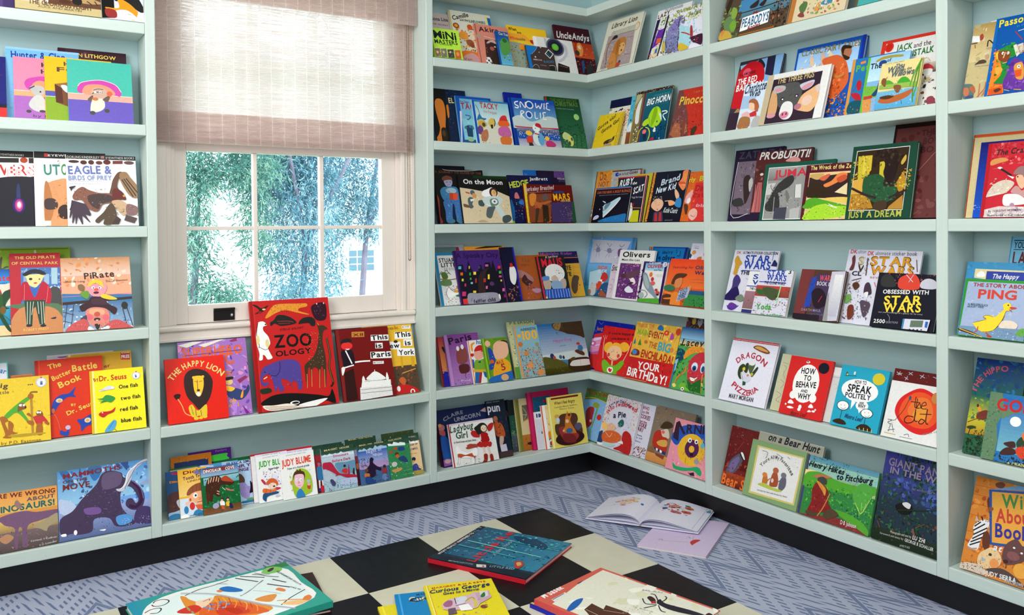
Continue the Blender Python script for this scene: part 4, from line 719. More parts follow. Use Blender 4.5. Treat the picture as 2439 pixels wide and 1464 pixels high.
 ('picture_book', 'bright blue book with snowmen in red caps and round white title letters', -0.3263, 0.04, 0.2236, 0.209, 0.01, 16.1, '15b', 'r 138 0 0 45 1000;g 14b 7bd 60 40 1000 530;b cdd -13 443 192 361 378 476 549 446 799 343 1002 393 1016 594 -1 635;l fff 23 190 70 114 93 117 141 171 168 159 210 95 200;l fff 21 218 197 239 73 325 195 346 71;e fff 429 125 87 85;e 15b 429 125 64 62;l fff 21 572 74 577 180 634 126 661 189 725 68;l fff 21 768 72 746 198;l fff 20 759 74 780 72;l fff 21 873 54 820 67 822 125 799 177 883 203;l fff 21 195 409 218 270 282 288 218 343 268 420;e fff 384 337 74 79;e 15b 384 337 54 59;l fff 21 526 267 512 400 571 398;l fff 21 644 273 630 398;l fff 21 773 262 703 276 714 333 690 402 766 409;g 88a 457 60 620 1000 720;l c34 23 27 601 364 608 999 595;s ddf,78a,bce,447 60 36 60 640 1000 800;s eef,abd 30 44 60 700 1000 850;g 99b ccd 60 850 1000 1000;e dee 491 830 111 147;e 6ad 558 842 67 131;e eff 489 616 81 82;b c23 477 567 509 507 591 525 600 607;l c23 23 426 727 534 745;e 222 508 796 15 16;e 222 467 617 10 10;l ddd 10 300 580 289 532 357 519 401 573;e fc4 309 727 74 52;b d43 250 813 361 789 364 921 246 928;p 333 271 926 347 922 373 986 272 992;e fc4 697 817 50 46;b c37 664 886 779 862 875 940 817 994 662 986'),
]),
('L', 3, 'books on the third shelf right of the window', [
 ('picture_book', 'thin black book, tallest at the back left of the moon shelf', -0.6689, 0.0645, 0.1435, 0.232, 0.008, 13.21, '112', ''),
 ('picture_book', 'blue night book at the back behind the green lettered hedgehog cover', -0.2429, 0.075, 0.148, 0.2247, 0.008, 10.9, '16c', 'g 27d 125 0 0 1000 400;e 8bd 699 48 156 35;e 48c 30 82 78 23'),
 ('picture_book', 'violet and black book at the back behind the maroon alien cover', -0.1835, 0.0644, 0.1396, 0.2235, 0.008, 11.13, '213', 'p 648 613 -4 1000 0 1030 123 600 127;s 85a,427 12 40 600 0 1000 150;t cbd 32 708 159 979 162 WILLIAM;u 859 23 756 199 984 200 JOYCE'),
 ('picture_book', 'black book with a boy in a blue space suit holding an orange box', -0.6678, 0.0528, 0.2167, 0.217, 0.009, 13.43, '111', 'l ddd 7 153 -9 259 19 632 22 920 -2;t 743 42 10 70 961 84 A JOURNEY TO CLOSE UP THE;b 933 -32 468 12 496 35 607 17 856 54 980 -66 978;e a42 -23 565 47 84;b 743 141 160 236 118 327 145 346 202 292 202 153 216;b aac 176 216 323 202 333 272 283 328 207 314 180 272;e 422 228 244 12 8;e 422 297 241 12 8;l a67 7 224 293 278 289;b 48b 71 412 129 342 206 328 391 328 447 413 468 554 404 581 158 580 100 538;e acd 293 399 109 51;b 47b 128 580 450 582 484 750 468 974 345 972 317 721 237 970 131 968 129 774;s 59c,36a,7bd,258 70 30 150 380 470 930;p e53 252 441 414 441 405 567 243 566;p c42 252 441 321 441 312 567 243 566;e 479 223 956 78 42;e 479 393 945 68 42;b 124 290 665 321 665 319 902 258 901'),
 ('picture_book', 'black topped book with white title and astronauts on a cream moonscape', -0.5721, 0.04, 0.2236, 0.1939, 0.01, 13.67, '111', 'r 131 300 0 1000 60;t eee 97 90 178 893 181 On the Moon;p dca 4 261 205 288 456 331 737 313 1005 436 1000 1000 3 1000;s cb9,edb,ba8,dc9 60 50 130 380 1000 1000;e 567 245 364 47 53;b d95 249 379 308 394 310 472 236 457;p c53 105 343 191 365 186 395 107 373;b 566 139 489 206 457 259 504 212 599 232 663 164 695 135 599;p eee 182 504 262 488 254 535 189 551;b 754 42 599 144 631 167 679 46 663;b fff 456 331 555 284 621 253 667 253 752 313 751 438 606 470 441 424;e 422 677 352 87 100;e eb8 682 368 53 78;e ca5 693 345 25 41;b 455 346 535 427 519 466 566 438 647 347 631;b cdd 432 487 563 439 767 438 852 517 794 597 706 662 546 663 461 598;b 687 585 502 729 485 746 597 610 663;e eee 674 546 62 53;e 458 674 546 22 22;l fff 12 493 598 596 646 742 630;b 566 531 663 676 646 628 761 561 894 469 860 489 728;b cdd 676 646 786 662 848 812 924 862 817 930 732 828;b 455 809 862 944 829 984 914 893 990 795 981;b ba8 275 977 379 927 484 979'),
 ('picture_book', 'navy book with lime green title letters and white author name, corner shelf', -0.3406, 0.0527, 0.2182, 0.1994, 0.009, 11.39, '114', 't cd4 127 28 273 461 207 HEDGIE;t eee 64 487 98 905 89 JanBrett;s 126,248,135 30 60 0 300 600 1000;b c77 120 382 172 365 211 476 159 492 102 477;s 258,d53,37a,a34,6bd 26 40 60 500 350 900;b 16a 8 510 72 697 43 977 -24 992;p 8c3 -34 930 45 962 49 1000 -25 1000;e 37c 252 570 69 48'),
 ('picture_book', 'maroon book with yellow spine and orange robot scene, right end moon shelf', -0.2762, 0.04, 0.2449, 0.1623, 0.01, 11.68, '611', 'r ec3 0 0 60 1000;s a62,542 10 40 0 300 60 1000;i dbb 113 22 190 611 118 Berkeley Breathed;l a98 8 31 230 554 171;p 842 47 269 558 232 464 988 39 989;s 543,a52,d73,963,321,c63 70 50 120 280 700 1000;b d83 101 267 226 253 208 443 142 563 88 525;b 655 361 279 447 236 472 356 414 418 343 380;b b63 193 444 309 480 508 416 517 456 326 559 281 639 181 601;e c43 401 617 31 51;e c43 212 601 35 51;p 432 193 621 269 620 189 989 144 989;p 321 333 520 451 557 433 988 311 988;s e93,d83 10 44 350 850 620 1000;t fb2 175 580 414 929 395 MARS;t db8 39 725 447 928 442 NEEDS MOMS;p 436 513 476 951 445 938 988 495 988;s 75a,547,86a,324 40 44 680 500 980 1000;s dc7 22 22 800 560 930 900;p 253 951 445 1005 465 1002 988 922 988;b 248 598 190 747 164 821 203 606 230'),
]),
('L', 4, 'books on the fourth shelf right of the window', [
 ('picture_book', 'lavender edged book at the back beside the window post, fourth shelf', -0.669, 0.0487, 0.1361, 0.2373, 0.007, 17.11, 'ccd', 'p b24 729 40 829 37 848 99 735 101'),
 ('picture_book', 'grey teal book behind the white river bird cover, fourth shelf', -0.6721, 0.0389, 0.0992, 0.2297, 0.007, 17.34, '688', ''),
 ('picture_book', 'round topped orange book behind the purple night city cover, fourth shelf', -0.5386, 0.028, 0.182, 0.2305, 0.008, 18.0, 'fa3', 's e82,fc5,d61 30 50 0 0 1000 1000;e 422 957 205 69 52;e b64 968 192 46 39;e 363 876 230 38 34;b 58b 866 402 937 456 983 563 915 641 844 587;b cda 895 482 947 536 922 588 886 561;b a63 890 693 971 669 998 934 901 931;b 321 486 6 642 -5 912 3 910 19 252 43'),
 ('picture_book', 'white book with a blue spine and a white bird boat on the water', -0.6795, 0.028, 0.125, 0.207, 0.008, 17.6, 'eee', 'r 28b 0 0 100 1000;r 28b 0 0 1000 50;p 235 -27 200 11 201 0 1000 -49 998;t 222 78 144 181 799 183 STUART;t 222 78 196 272 811 271 LITTLE;u 99a 61 289 347 716 344 E B WHITE;l 442 10 244 472 183 359 97 413;l 442 10 270 473 317 334 440 393;l 442 10 246 458 387 392 488 422;l 442 8 233 458 125 400 68 440;b 573 153 386 311 376 376 462 289 515 188 499;l 975 20 34 495 419 519 715 498;b 685 50 564 212 513 443 533 455 617 244 638 70 605;s ccc,9a9,dcd,b99 50 40 150 620 1000 1000;b fff 261 693 346 648 411 725 675 721 717 777 525 825 389 860 304 910 232 800;l 422 8 346 648 257 720 232 800 304 910;l 422 8 345 655 510 756 699 735;b da3 489 728 622 719 696 749 586 772;l 843 8 491 714 627 691;e 384 629 829 95 20;e c84 658 665 63 28;s 895,697 16 30 150 850 1000 1000'),
 ('picture_book', 'navy book with a white disc at the page fold, fourth shelf by corner', -0.3844, 0.015, 0.0649, 0.2243, 0.008, 18.0, '113', 'r 22a 880 0 1000 1000;b eee 462 374 800 368 877 497 753 635 568 700 353 610;p c22 510 305 684 295 745 367 516 375;s b63,754,a65 16 60 0 720 850 1000'),
 ('picture_book', 'purple book of a night city with bright coloured windows by the white river book', -0.5989, 0.015, 0.2071, 0.2144, 0.01, 17.86, '427', 'r 315 0 0 50 1000;t 214 91 41 138 961 142 A Spooky City;p 112 43 273 156 262 162 385 203 414 242 306 284 184 306 308 340 378 331 419 467 396 507 286 557 287 555 371 605 373 632 247 752 236 762 349 821 196 839 309 853 409 887 410 908 311 979 306 971 759 974 998 17 994;b 322 421 617 488 452 605 373 715 334 627 429 552 623 544 820 407 840;p 5bd 55 293 117 295 106 349 43 347;p d63 77 410 132 411 121 466 66 463;p cd4 84 526 124 527 114 575 74 573;p dc4 277 293 301 294 290 348 266 348;p 3a3 267 416 299 418 288 472 256 471;p 4a4 263 513 295 514 286 555 254 554;p fd4 359 406 415 408 404 463 347 461;p c6a 643 276 710 277 701 319 634 317;p d35 917 312 977 313 965 370 905 368;p 6b3 922 412 974 413 963 463 911 461;p d59 904 497 964 499 957 535 896 532;p dd4 922 576 957 578 949 613 914 612;p fd3 661 466 703 468 684 559 642 557;p b33 373 531 405 533 388 615 355 614;p b33 553 539 603 541 589 611 539 609;p 8cd 262 595 310 598 303 632 254 630;p d6a 574 681 616 683 604 739 562 736;p ec4 285 756 349 760 341 801 276 797;p c37 50 763 129 768 111 849 33 844;p c37 129 617 160 618 149 673 117 671;p d6a 931 742 983 745 971 802 919 799;p 915 941 858 985 861 973 918 929 915;p d33 37 900 134 892 145 997 33 995;e 446 498 327 27 25;e 536 717 645 50 41;b 99a 168 811 380 810 783 820 819 980 306 1001 145 997;s 88a,aab 16 60 200 850 800 1000;t 223 69 259 991 733 975 feiffer child;e eee 837 895 20 49'),
 ('picture_book', 'red and white checked spine book peeking beside the white disc cover', -0.2277, 0.0519, 0.1133, 0.185, 0.008, 18.0, 'd72', 'r dc9 200 0 380 1000;s c43,fff 24 40 200 0 380 1000;r c22 300 0 340 1000'),
 ('picture_book', 'gold book with dark banner and brown figure, back of the fourth corner shelf', -0.1842, 0.04, 0.1996, 0.1979, 0.009, 18.0, 'da3', 'r 225 0 0 1000 270;t 95a 55 27 66 872 71 Midnight Rider;s 447,b54 14 30 0 0 1000 120;r d73 0 135 1000 150;r 113 0 160 1000 265;t 332 101 534 412 754 415 AYE;t 332 91 578 545 739 547 YE;l b83 5 271 340 984 359;l b83 5 254 468 971 492;l b83 5 830 273 775 978;b 543 733 601 822 537 921 574 866 707 806 876 717 940 670 801;s 432,643 14 36 780 520 940 950'),
 ('picture_book', 'rust brown book with mauve hills and dark mane, fourth shelf by corner', -0.3118, 0.028, 0.1639, 0.1869, 0.009, 18.0, 'a52', 't 753 83 166 156 416 151 The;u 742 66 145 247 395 242 Hero;b a77 -8 327 186 364 405 502 405 602 238 532 111 496 -1 494;b 422 77 545 193 431 261 532 378 619 246 700 125 630;s 745,957,634,b79,a57 80 50 150 560 1000 1000;b b8a 321 769 553 758 634 811 439 857'),
 ('picture_book', 'black book with dripping red letters, white disc and blue stripes at its foot', -0.2158, 0.015, 0.1394, 0.1808, 0.01, 18.0, '222', 'r c23 0 0 55 1000;s eaa 8 16 0 0 55 1000;u ddd 52 314 49 790 30 A Survivor;t d23 190 144 249 894 236 MAUS;e eee 551 407 359 216;s 222,433 7 40 480 340 820 560;b cba 395 509 521 459 615 514 638 620 463 652 391 615;b ba9 74 573 275 542 353 649 235 857 109 819;b ba9 704 586 880 555 892 697 767 835 678 762;b 58c 73 485 297 472 298 560 74 573;b 8ac 396 597 721 622 695 798 371 773;r 25b 60 780 1000 1000;l def 8 100 990 150 800;l def 8 200 990 230 800;l def 8 320 990 340 790;l def 8 440 990 440 800;l def 8 540 990 540 790;l def 8 640 990 640 800;l def 8 740 990 740 790;l def 8 840 990 840 800;l def 8 940 990 930 790;e ec4 97 968 39 24'),
]),
('L', 5, 'books on the fifth shelf right of the window', [
 ('picture_book', 'sunset coloured book with blue foot and black birds beside the window post', -0.6663, 0.0438, 0.0975, 0.1911, 0.008, 18.0, 'c55', 'g b34 e95 0 0 1000 700;b 222 179 225 250 200 311 261 366 380 269 331;r 22a 0 700 1000 1000;s 33b,e86 20 50 0 600 1000 800;r 722 0 0 60 1000'),
 ('picture_book', 'mauve book with dark script title and a rosy puppet, fifth shelf', -0.6381, 0.0319, 0.151, 0.198, 0.009, 18.0, '96a', 'g 849 a7b 0 0 1000 1000;r b8c 0 0 90 1000;t 213 128 124 197 800 129 Paris;b 844 285 361 409 284 567 282 611 416 563 556 400 598 274 559;e eee 346 286 44 48;e eee 480 261 44 48;s 533,955,743,446 40 40 350 500 900 1000;b 522 309 618 575 614 572 755 326 773;s 66a,88b 20 50 100 850 1000 1000;u cce 28 300 929 562 935 Paul'),
 ('picture_book', 'white book with a red capped cartoon boy in a green jumper', -0.5424, 0.021, 0.1026, 0.17, 0.008, 18.0, 'eee', 'r e83 0 0 40 1000;i 37b 100 342 97 715 97 hug;b e92 100 95 241 50 291 73 176 126 151 245 90 242;b c22 206 263 313 162 515 126 680 192 647 284 424 273;l dca 13 233 272 525 262;b ea9 177 292 330 269 577 296 574 393 418 451 224 440;e a43 109 336 67 37;b 7a3 178 471 379 466 650 464 647 677 88 676;p 35a 49 430 137 452 103 641 37 636;p da3 58 665 638 704 616 769 30 727;p 26a 98 732 302 747 168 994 26 982;p a23 302 747 406 754 279 993 168 994;p 26a 447 738 652 772 638 929 477 856;p b23 31 301 123 305 103 384 32 364;p 246 293 512 405 484 419 537 319 531'),
 ('picture_book', 'green book with a big round headed boy in a yellow number five shirt', -0.4845, 0.009, 0.1137, 0.1731, 0.009, 18.0, '692', 'r 9c3 20 0 60 1000;r 471 100 0 120 1000;l 452 8 450 38 987 37;b eb9 404 184 544 96 732 73 964 99 1039 230 945 407 754 498 496 518 362 393;b 321 632 100 853 70 1043 134 1064 248 952 130 726 88;e eb9 196 120 111 73;b 24a 166 221 305 243 369 377 405 512 348 577 182 533 163 366;e d52 256 538 80 50;b 24a 124 598 348 577 307 679 134 720;b ea2 392 546 754 498 967 615 932 809 689 848 229 870;t a33 79 426 617 721 586 MAX;t a33 149 577 759 756 752 5;b 26b 91 896 430 848 1035 798 1006 982 19 992;e da7 663 919 154 73;s 583,7a3 20 40 120 0 500 1000'),
 ('picture_book', 'beige book with green banner letters and jungle animals at the page fold', -0.35, 0.021, 0.134, 0.2298, 0.008, 18.0, 'cc9', 't 486 52 100 47 954 48 P E ERSON;s db5,ba7,543,eda,696,fff,864 90 40 0 130 500 1000;r 693 0 800 200 1000'),
 ('picture_book', 'orange edged book crowded with cartoon heads and yellow numerals, corner shelf', -0.329, 0.009, 0.1137, 0.2109, 0.009, 18.0, '8bc', 'r e93 0 0 60 1000;t 247 48 281 97 922 93 HUNDREDTH;t fb3 170 311 274 942 268 100;e fb3 173 189 78 34;s c63,e95,d84,863,a52,432,fb6,e75,654 150 46 80 430 1000 1000;s 432,321 40 24 80 440 1000 1000;e c74 162 352 97 48;e 997 860 385 78 42;e d84 339 533 97 42;e e95 429 772 110 57;e d95 826 924 149 62'),
 ('picture_book', 'landscape book with deep blue sky, brown curls and a green hill, in the corner', -0.2147, 0.009, 0.2325, 0.2102, 0.01, 18.0, '38b', 'g 06a bcd 0 0 1000 720;b 432 341 5 527 -10 1001 -3 998 329 900 306 772 265 642 239 519 183 394 143 325 78;s 543,321 26 40 380 20 1000 240;b 974 354 21 524 5 459 148 368 111;s 654 14 40 350 0 560 180;p cdd -6 612 1051 562 1028 789 7 703;b 552 -19 670 178 675 365 738 511 843 554 953 239 1011 -8 999;g 441 330 0 880 1000 1000;s 663,552,441 30 40 0 720 500 1000;b 321 527 769 619 733 877 728 1006 771 995 984 568 970;b ddd 587 806 696 771 1003 786 997 893 587 881;l a99 6 797 781 788 902;t b6a 53 284 379 689 370 Hippo Dog;u 468 21 406 472 541 470 a picture book;e 236 201 647 44 53;e b44 243 681 30 35;e 468 378 679 33 38;e 235 442 693 23 35;b 532 710 591 808 570 913 640 900 700 789 659;e 37a 848 543 57 65;e c33 817 450 40 27;b 542 566 743 659 707 703 741 610 778'),
]),
('L', 6, 'books on the bottom shelf right of the window', [
 ('picture_book', 'dark red book in the shade of the window post, bottom shelf', -0.6739, 0.047, 0.0866, 0.2086, 0.009, 18.0, '512', 'r 411 0 0 1000 200'),
 ('picture_book', 'navy book with silver arched title and small trumpet behind the red winged girl', -0.6709, 0.034, 0.2309, 0.2136, 0.01, 18.0, '125', 'c 99a 64 122 217 314 144 497 124 CLAIRE;t 99a 74 316 246 829 209 UNICORN;p caa 830 118 978 48 972 162;e b77 54 314 64 56;e e95 30 272 35 31;b b55 -16 370 98 371 102 461 19 438;b 25a 14 488 127 490 157 705 135 881 14 875;p 95a 0 873 150 872 177 981 1 989;s c7b,84a 12 40 40 850 250 1000;e caa 78 908 58 38'),
 ('picture_book', 'dark navy book near the page fold behind the orange figure cover', -0.3713, 0.0772, 0.0451, 0.2067, 0.007, 11.52, '113', 't b34 108 606 317 975 316 W'),
 ('picture_book', 'teal grey book with thin figure at the page fold, bottom corner shelf', -0.3387, 0.0666, 0.0386, 0.2064, 0.008, 11.77, '254', 'r 122 0 0 1000 300;s 587,365,798 30 60 0 320 1000 1000;p a98 43 642 338 627 787 744 309 777 240 751 575 731;g 567 445 0 650 1000 1000;s 6a4 10 40 0 600 500 900'),
 ('picture_book', 'dark book with big white letters and a person in orange, bottom corner shelf', -0.4527, 0.022, 0.086, 0.2255, 0.009, 18.0, '123', 't dde 142 25 193 691 201 pun;u 99a 26 39 42 725 42 ERIC ROH;e a64 362 332 122 57;b b52 223 409 481 384 692 461 730 647 359 638 230 565;b ca9 440 643 642 655 547 769 373 785;p ccd 373 785 710 779 749 970 408 974;r 433 0 900 1000 1000;s 334 16 60 300 300 1000 700'),
 ('picture_book', 'beige book with olive spine and ochre lower picture, bottom corner shelf', -0.3129, 0.0549, 0.1488, 0.2084, 0.009, 11.99, 'dc9', 'r 773 0 0 130 1000;r 994 20 0 40 1000;p 665 220 130 396 132 379 414 215 454;l bb8 11 243 175 342 297 257 402;l ddc 8 211 313 357 327;l da3 14 191 452 413 388;g b73 a62 130 700 1000 1000;s c84,953 30 50 130 720 1000 1000;e 322 353 876 90 28'),
 ('picture_book', 'magenta spined book with a dark teal picture panel, tallest on bottom corner shelf', -0.2557, 0.0411, 0.2084, 0.2305, 0.011, 12.17, 'b15', 'r c26 0 0 60 1000;r 813 90 0 110 1000;p 157 117 93 543 95 499 944 84 952;s 269,37a,146,148,36b 40 50 170 130 600 500;p a24 342 160 488 161 471 224 350 199'),
 ('picture_book', 'slim white book with blue serif capitals before the magenta spine', -0.2371, 0.0314, 0.0969, 0.1521, 0.007, 12.49, 'eee', 't 359 98 73 146 542 152 IM;r dde 0 200 1000 1000;e 778 266 560 39 39'),
 ('picture_book', 'cream book with red edge and jungle animals beside the yellow armchair book', -0.2075, 0.0218, 0.1075, 0.1769, 0.007, 12.82, 'edb', 'r d34 0 0 40 1000;s 222,789,456,fff,ddc 50 34 180 60 700 600;p eca 137 35 311 37 354 118 148 104;b d83 180 629 365 608 348 766 168 769;e c33 359 731 71 42;e 27b 278 867 163 104;e ddd 278 867 120 80;e a34 272 884 71 52;r fff 60 0 180 1000'),
 ('picture_book', 'pale yellow book with a rabbit family in a dark armchair, in the bottom corner', -0.1768, 0.009, 0.1772, 0.2083, 0.01, 13.09, 'ed6', 'r ffc 0 0 30 1000;p 722 92 26 893 26 891 63 89 59;i 643 58 160 162 765 165 When I Feel Angry;u 875 24 156 228 809 230 Cornelia Maude Spelman;u 875 24 295 271 709 281 Nancy Cote;b 532 108 551 240 536 244 415 340 365 514 368 733 390 780 504 712 621 865 671 836 828 616 879 287 835 111 734;s 633,422 30 36 250 420 800 800;e 311 486 846 416 137;b 933 193 652 333 608 666 742 738 847 537 933 302 869;b 722 302 759 609 799 627 945 317 903;b c72 401 493 471 363 513 322 505 413 571 419 598 338 606 408 553 510 617 642 685 761 571 762 395 740 293 696 376 613;e ec9 463 515 48 36;e 369 492 705 96 52;e da5 184 394 66 40;e cde 200 470 57 52;b 557 696 588 833 588 865 671 739 719 658 662;l fa5 8 349 640 336 701;e eb8 329 685 31 18'),
 ('picture_book', 'white book with a girl in red wings and a dog, bottom corner shelf', -0.642, 0.009, 0.2008, 0.1615, 0.01, 18.0, 'eee', 'r b23 0 0 25 1000;r dcd 25 0 1000 40;i 354 152 19 205 532 171 Ladybug;t 354 152 132 356 385 371 Girl;i 333 43 68 456 543 473 by David Soman and Jacky Davis;b b22 458 295 504 230 599 270 651 358 624 408 509 381;b b22 843 207 893 138 972 115 991 158 941 266 858 307;s 211 8 22 540 160 680 500;s 211 5 22 880 120 1000 330;b 222 547 183 627 124 706 82 792 99 846 188 806 296 730 318 618 350 582 266;e edb 759 218 66 80;e 222 733 213 8 11;e 222 795 216 8 11;l 943 7 734 252 778 255;b a11 675 325 766 316 830 359 851 519 871 601 839 669 566 619 571 546 664 474;b b22 563 544 686 536 870 562 863 637 697 661 559 608;l fff 14 649 414 622 464 661 530;l fff 14 831 398 885 488 827 551;p ecb 665 644 707 655 716 826 681 826;p ecb 761 650 806 651 829 848 799 858;b 921 673 824 750 836 714 1012 609 1009 658 940;b 921 799 858 863 857 862 1037 795 1054 796 961;s 7a4,9b5,586 30 30 80 860 1000 1000;b eee 84 583 111 520 189 700 99 675;b b53 102 746 141 704 273 759 426 729 496 803 451 863 267 793 138 808;b fff 87 567 141 527 198 649 345 725 449 698 496 803 388 845 171 800 93 708;b b53 108 713 186 717 273 759 407 742 483 781 454 845 269 784 138 808;b fff 429 711 514 624 549 707 528 812 445 807;b a43 302 605 411 542 543 557 554 634 462 629 361 639;b a43 327 557 415 525 524 571 437 586;s 333 14 10 480 840 560 960;l fff 25 141 792 97 953;l fff 25 422 836 428 982;l 432 7 123 804 72 962;l 432 7 470 850 459 992'),
]),
('R', 1, 'books on the top shelf left of the tall corner post', [
 ('picture_book', 'cream book with a golden lion and italic title, top shelf by the corner', 0.05, 0.009, 0.2203, 0.2255, 0.011, 18.0, 'ddc', 'r ccb 0 0 1000 20;i 432 97 137 166 848 149 Library Lion;e ca5 901 270 72 83;e dcb 901 270 53 65;p bba 198 237 845 224 886 372 452 381 157 370;s ccb,a99,ba9,dcc 60 40 120 230 900 500;p a99 114 315 865 345 941 983 100 966;s baa,988,cba,877,caa,99a 110 50 110 400 880 960;l 655 7 110 479 368 458;l 655 7 109 654 337 650;l 766 7 443 332 849 341;l 655 7 690 450 869 462;l 655 7 715 780 895 802;b b73 376 506 460 429 588 419 678 471 703 569 698 684 632 764 561 820 565 1029 467 1022 348 989 314 797 351 641;b c84 316 716 410 699 490 784 534 1034 335 1009;b a62 422 492 496 448 536 583 523 697 483 748;b da6 531 559 640 534 700 650 644 743 565 751;e 533 617 680 19 21;e 322 544 585 13 12;e 322 641 586 13 12;l 632 12 238 829 187 680 191 471 304 375;b 322 245 411 298 339 380 343 406 395 311 412;s 336,623,444 22 30 150 850 450 1000;b b43 577 916 656 907 656 999 561 1005;b 445 604 886 669 887 660 931'),
 ('picture_book', 'white comic book with purple tree trunk and dark edge strip behind painted tree book', 0.3455, 0.021, 0.184, 0.206, 0.009, 18.0, 'eee', 'u 889 72 205 51 739 67 the indispensable;t 522 84 39 170 383 132 LAZY;p 214 32 193 128 183 63 993 9 994;s 573,362,8a4 14 60 180 180 340 340;p 62a 147 429 337 406 323 672 84 781 108 622;s 84b,519,73a,95c 30 50 60 380 320 760;p d63 177 593 317 598 308 695 168 703;p eda 122 810 294 742 327 944 207 982;p 37b 194 818 263 788 270 888 201 906;s 483,e92,d63,fc3 20 40 50 850 350 1000;p 214 342 156 401 141 329 969 294 965'),
 ('picture_book', 'white book with a painted purple tree trunk and yellow green leaves, beside the post', 0.4297, 0.009, 0.2177, 0.1786, 0.009, 18.0, 'eef', 's cc2,ab1,dd3,8a2,572,793,bc3 130 60 0 0 900 330;s 583,795,462 40 60 0 200 450 420;t 894 112 191 71 797 86 SUNDAY;t 785 80 513 249 785 219 PAGES;p 88b 68 359 164 300 255 187 383 158 320 305 340 494 394 747 447 990 156 971 57 748;s 75b,96c,64a,86b 60 50 120 200 430 480;s 99c,88c,aac,77b 50 60 130 480 400 700;s 358,557,446,68a 50 50 120 620 420 1000;l 213 16 316 146 312 356 360 552 400 803 461 993;l 213 16 35 404 75 673 143 848;p ade 340 375 609 497 752 775 689 953 444 840;s ade,bef,cef 40 60 330 320 800 760;b db3 430 837 510 828 659 932 680 992 473 983;b cb5 2 709 64 697 110 893 53 958;s 8bd,687 12 50 0 420 90 700;b a33 622 486 664 495 731 715 677 730;l b43 27 428 567 555 621 658 685;b 413 679 744 803 731 961 738 989 969 852 909 748 857;s eee,223,c33 24 44 640 600 900 900;s 654,876 16 50 0 880 300 1000;p 322 805 745 858 715 894 779 839 794'),
]),
('R', 2, 'books on the second shelf left of the tall corner post', [
 ('picture_book', 'navy topped white book with rust red leaves behind the small yellow book', 0.0145, 0.0741, 0.1578, 0.2108, 0.008, 11.9, 'eed', 'r 114 0 0 1000 170;r 113 0 80 1000 120;p 222 204 263 293 233 345 263;p 222 345 263 451 210 485 263 517 191 569 221;s c42,a31,d64,c53,eed 90 50 470 230 1000 620;s 322,c42,fff 24 30 450 400 1000 800;e 998 50 198 60 25;r eed 0 780 1000 1000;s c43 6 30 400 640 800 760'),
 ('picture_book', 'turquoise book seen as a slim strip beside the rust leaf book', 0.1595, 0.0644, 0.1299, 0.2094, 0.007, 12.15, '5bd', 'e 259 139 105 31 19;s 7cd,49b 20 60 0 0 400 600;b def 33 604 123 538 206 665 89 729 -1 686;b 532 84 487 132 466 144 516;g 953 743 0 730 400 1000;p fff 108 585 198 520 260 669 170 735;p a32 146 745 224 739 235 896 151 878'),
 ('picture_book', 'book framed by a black and brown patterned border behind the teal raincoat cover', 0.1983, 0.0527, 0.2095, 0.2193, 0.009, 12.36, '874', 'p 321 0 -2 1000 0 1000 50 8 50;s eee,111,a52 60 24 0 0 1000 45;b bb8 34 59 180 66 133 174 52 266 -23 302 20 171;l 322 11 184 89 104 193 -10 281;b eee 188 112 181 372 186 597 88 586 76 314;l cb5 13 -19 326 45 322 54 379 9 689 27 992;s 322,eee,444,fff,586 50 50 80 660 400 1000'),
 ('picture_book', 'teal book with a figure in a lime raincoat and white slanted title', 0.2624, 0.04, 0.155, 0.2049, 0.01, 12.59, '156', 'r 534 0 0 80 1000;r 745 50 0 80 1000;g 167 046 85 0 1000 1000;l abb 9 171 3 560 -9;u 5aa 30 374 104 942 94 LITTLE BLUE TRUCK;i fff 128 148 262 988 231 BIG HORN;u 48a 19 174 293 937 283 words and pictures made for you;b ad2 342 427 433 342 575 318 685 361 752 446 807 577 741 678 602 728 474 720 356 652 297 541;b 8b1 495 335 606 378 593 551 491 697 433 598;b ce4 602 354 723 455 693 523;b bd2 120 648 153 578 295 529 361 546 353 628 211 678;l 473 7 323 508 398 643 521 747;l dd3 19 13 970 32 787 129 708 346 723 446 814 444 935 368 1004;l bd4 7 372 749 439 837 402 945;b 224 151 710 234 691 287 755 182 772;e e77 238 788 75 46;b 224 213 835 300 841 315 939 225 921;p eee 550 797 598 704 649 755 659 816 597 824;p def 681 452 769 482 836 626 764 574;l eff 21 781 437 925 436 973 474 836 510 960 623;s 034,158 30 60 600 600 1000 1000;b b23 472 973 592 920 643 972;p 9be 790 957 849 936 858 985'),
 ('picture_book', 'red and brown book with a long golden title cut by the post', 0.4386, 0.04, 0.1813, 0.1966, 0.01, 18.0, 'c32', 'p 744 1 4 121 4 437 548 583 1024 0 998;s 855,633,966,744 50 70 0 100 350 1000;s d43,b22,c33 40 70 380 200 1000 900;u d75 58 460 119 911 116 I am not a;t ec5 173 105 316 1096 352 Pinocchio;p a64 32 914 101 677 269 714 377 997 190 1003;s b75,954,c86 20 50 60 650 380 950;p 843 323 651 441 685 532 880 442 1012 378 900;p a75 425 683 535 902 460 928;s 533,c54,622 30 50 350 700 900 1000;b 432 639 857 775 814 747 974 673 1000'),
 ('picture_book', 'small mustard yellow book with scribbled title and a dark caterpillar, corner shelf', -0.0236, 0.04, 0.1572, 0.1517, 0.008, 18.0, 'ec2', 'r db2 940 0 1000 1000;l 432 9 911 59 936 995;i 332 105 63 465 710 125 Gotta Go!;i 332 105 259 572 893 266 Gotta Go!;b 432 476 840 611 781 774 761 815 712 862 716 851 803 741 863 510 914;p a99 497 904 794 903 801 957 491 948;b 876 664 821 798 763 806 816 693 859;l 332 9 793 727 860 698 918 695;s fd4,eb2 16 90 0 0 1000 1000'),
]),
('R', 3, 'books on the third shelf left of the tall corner post', [
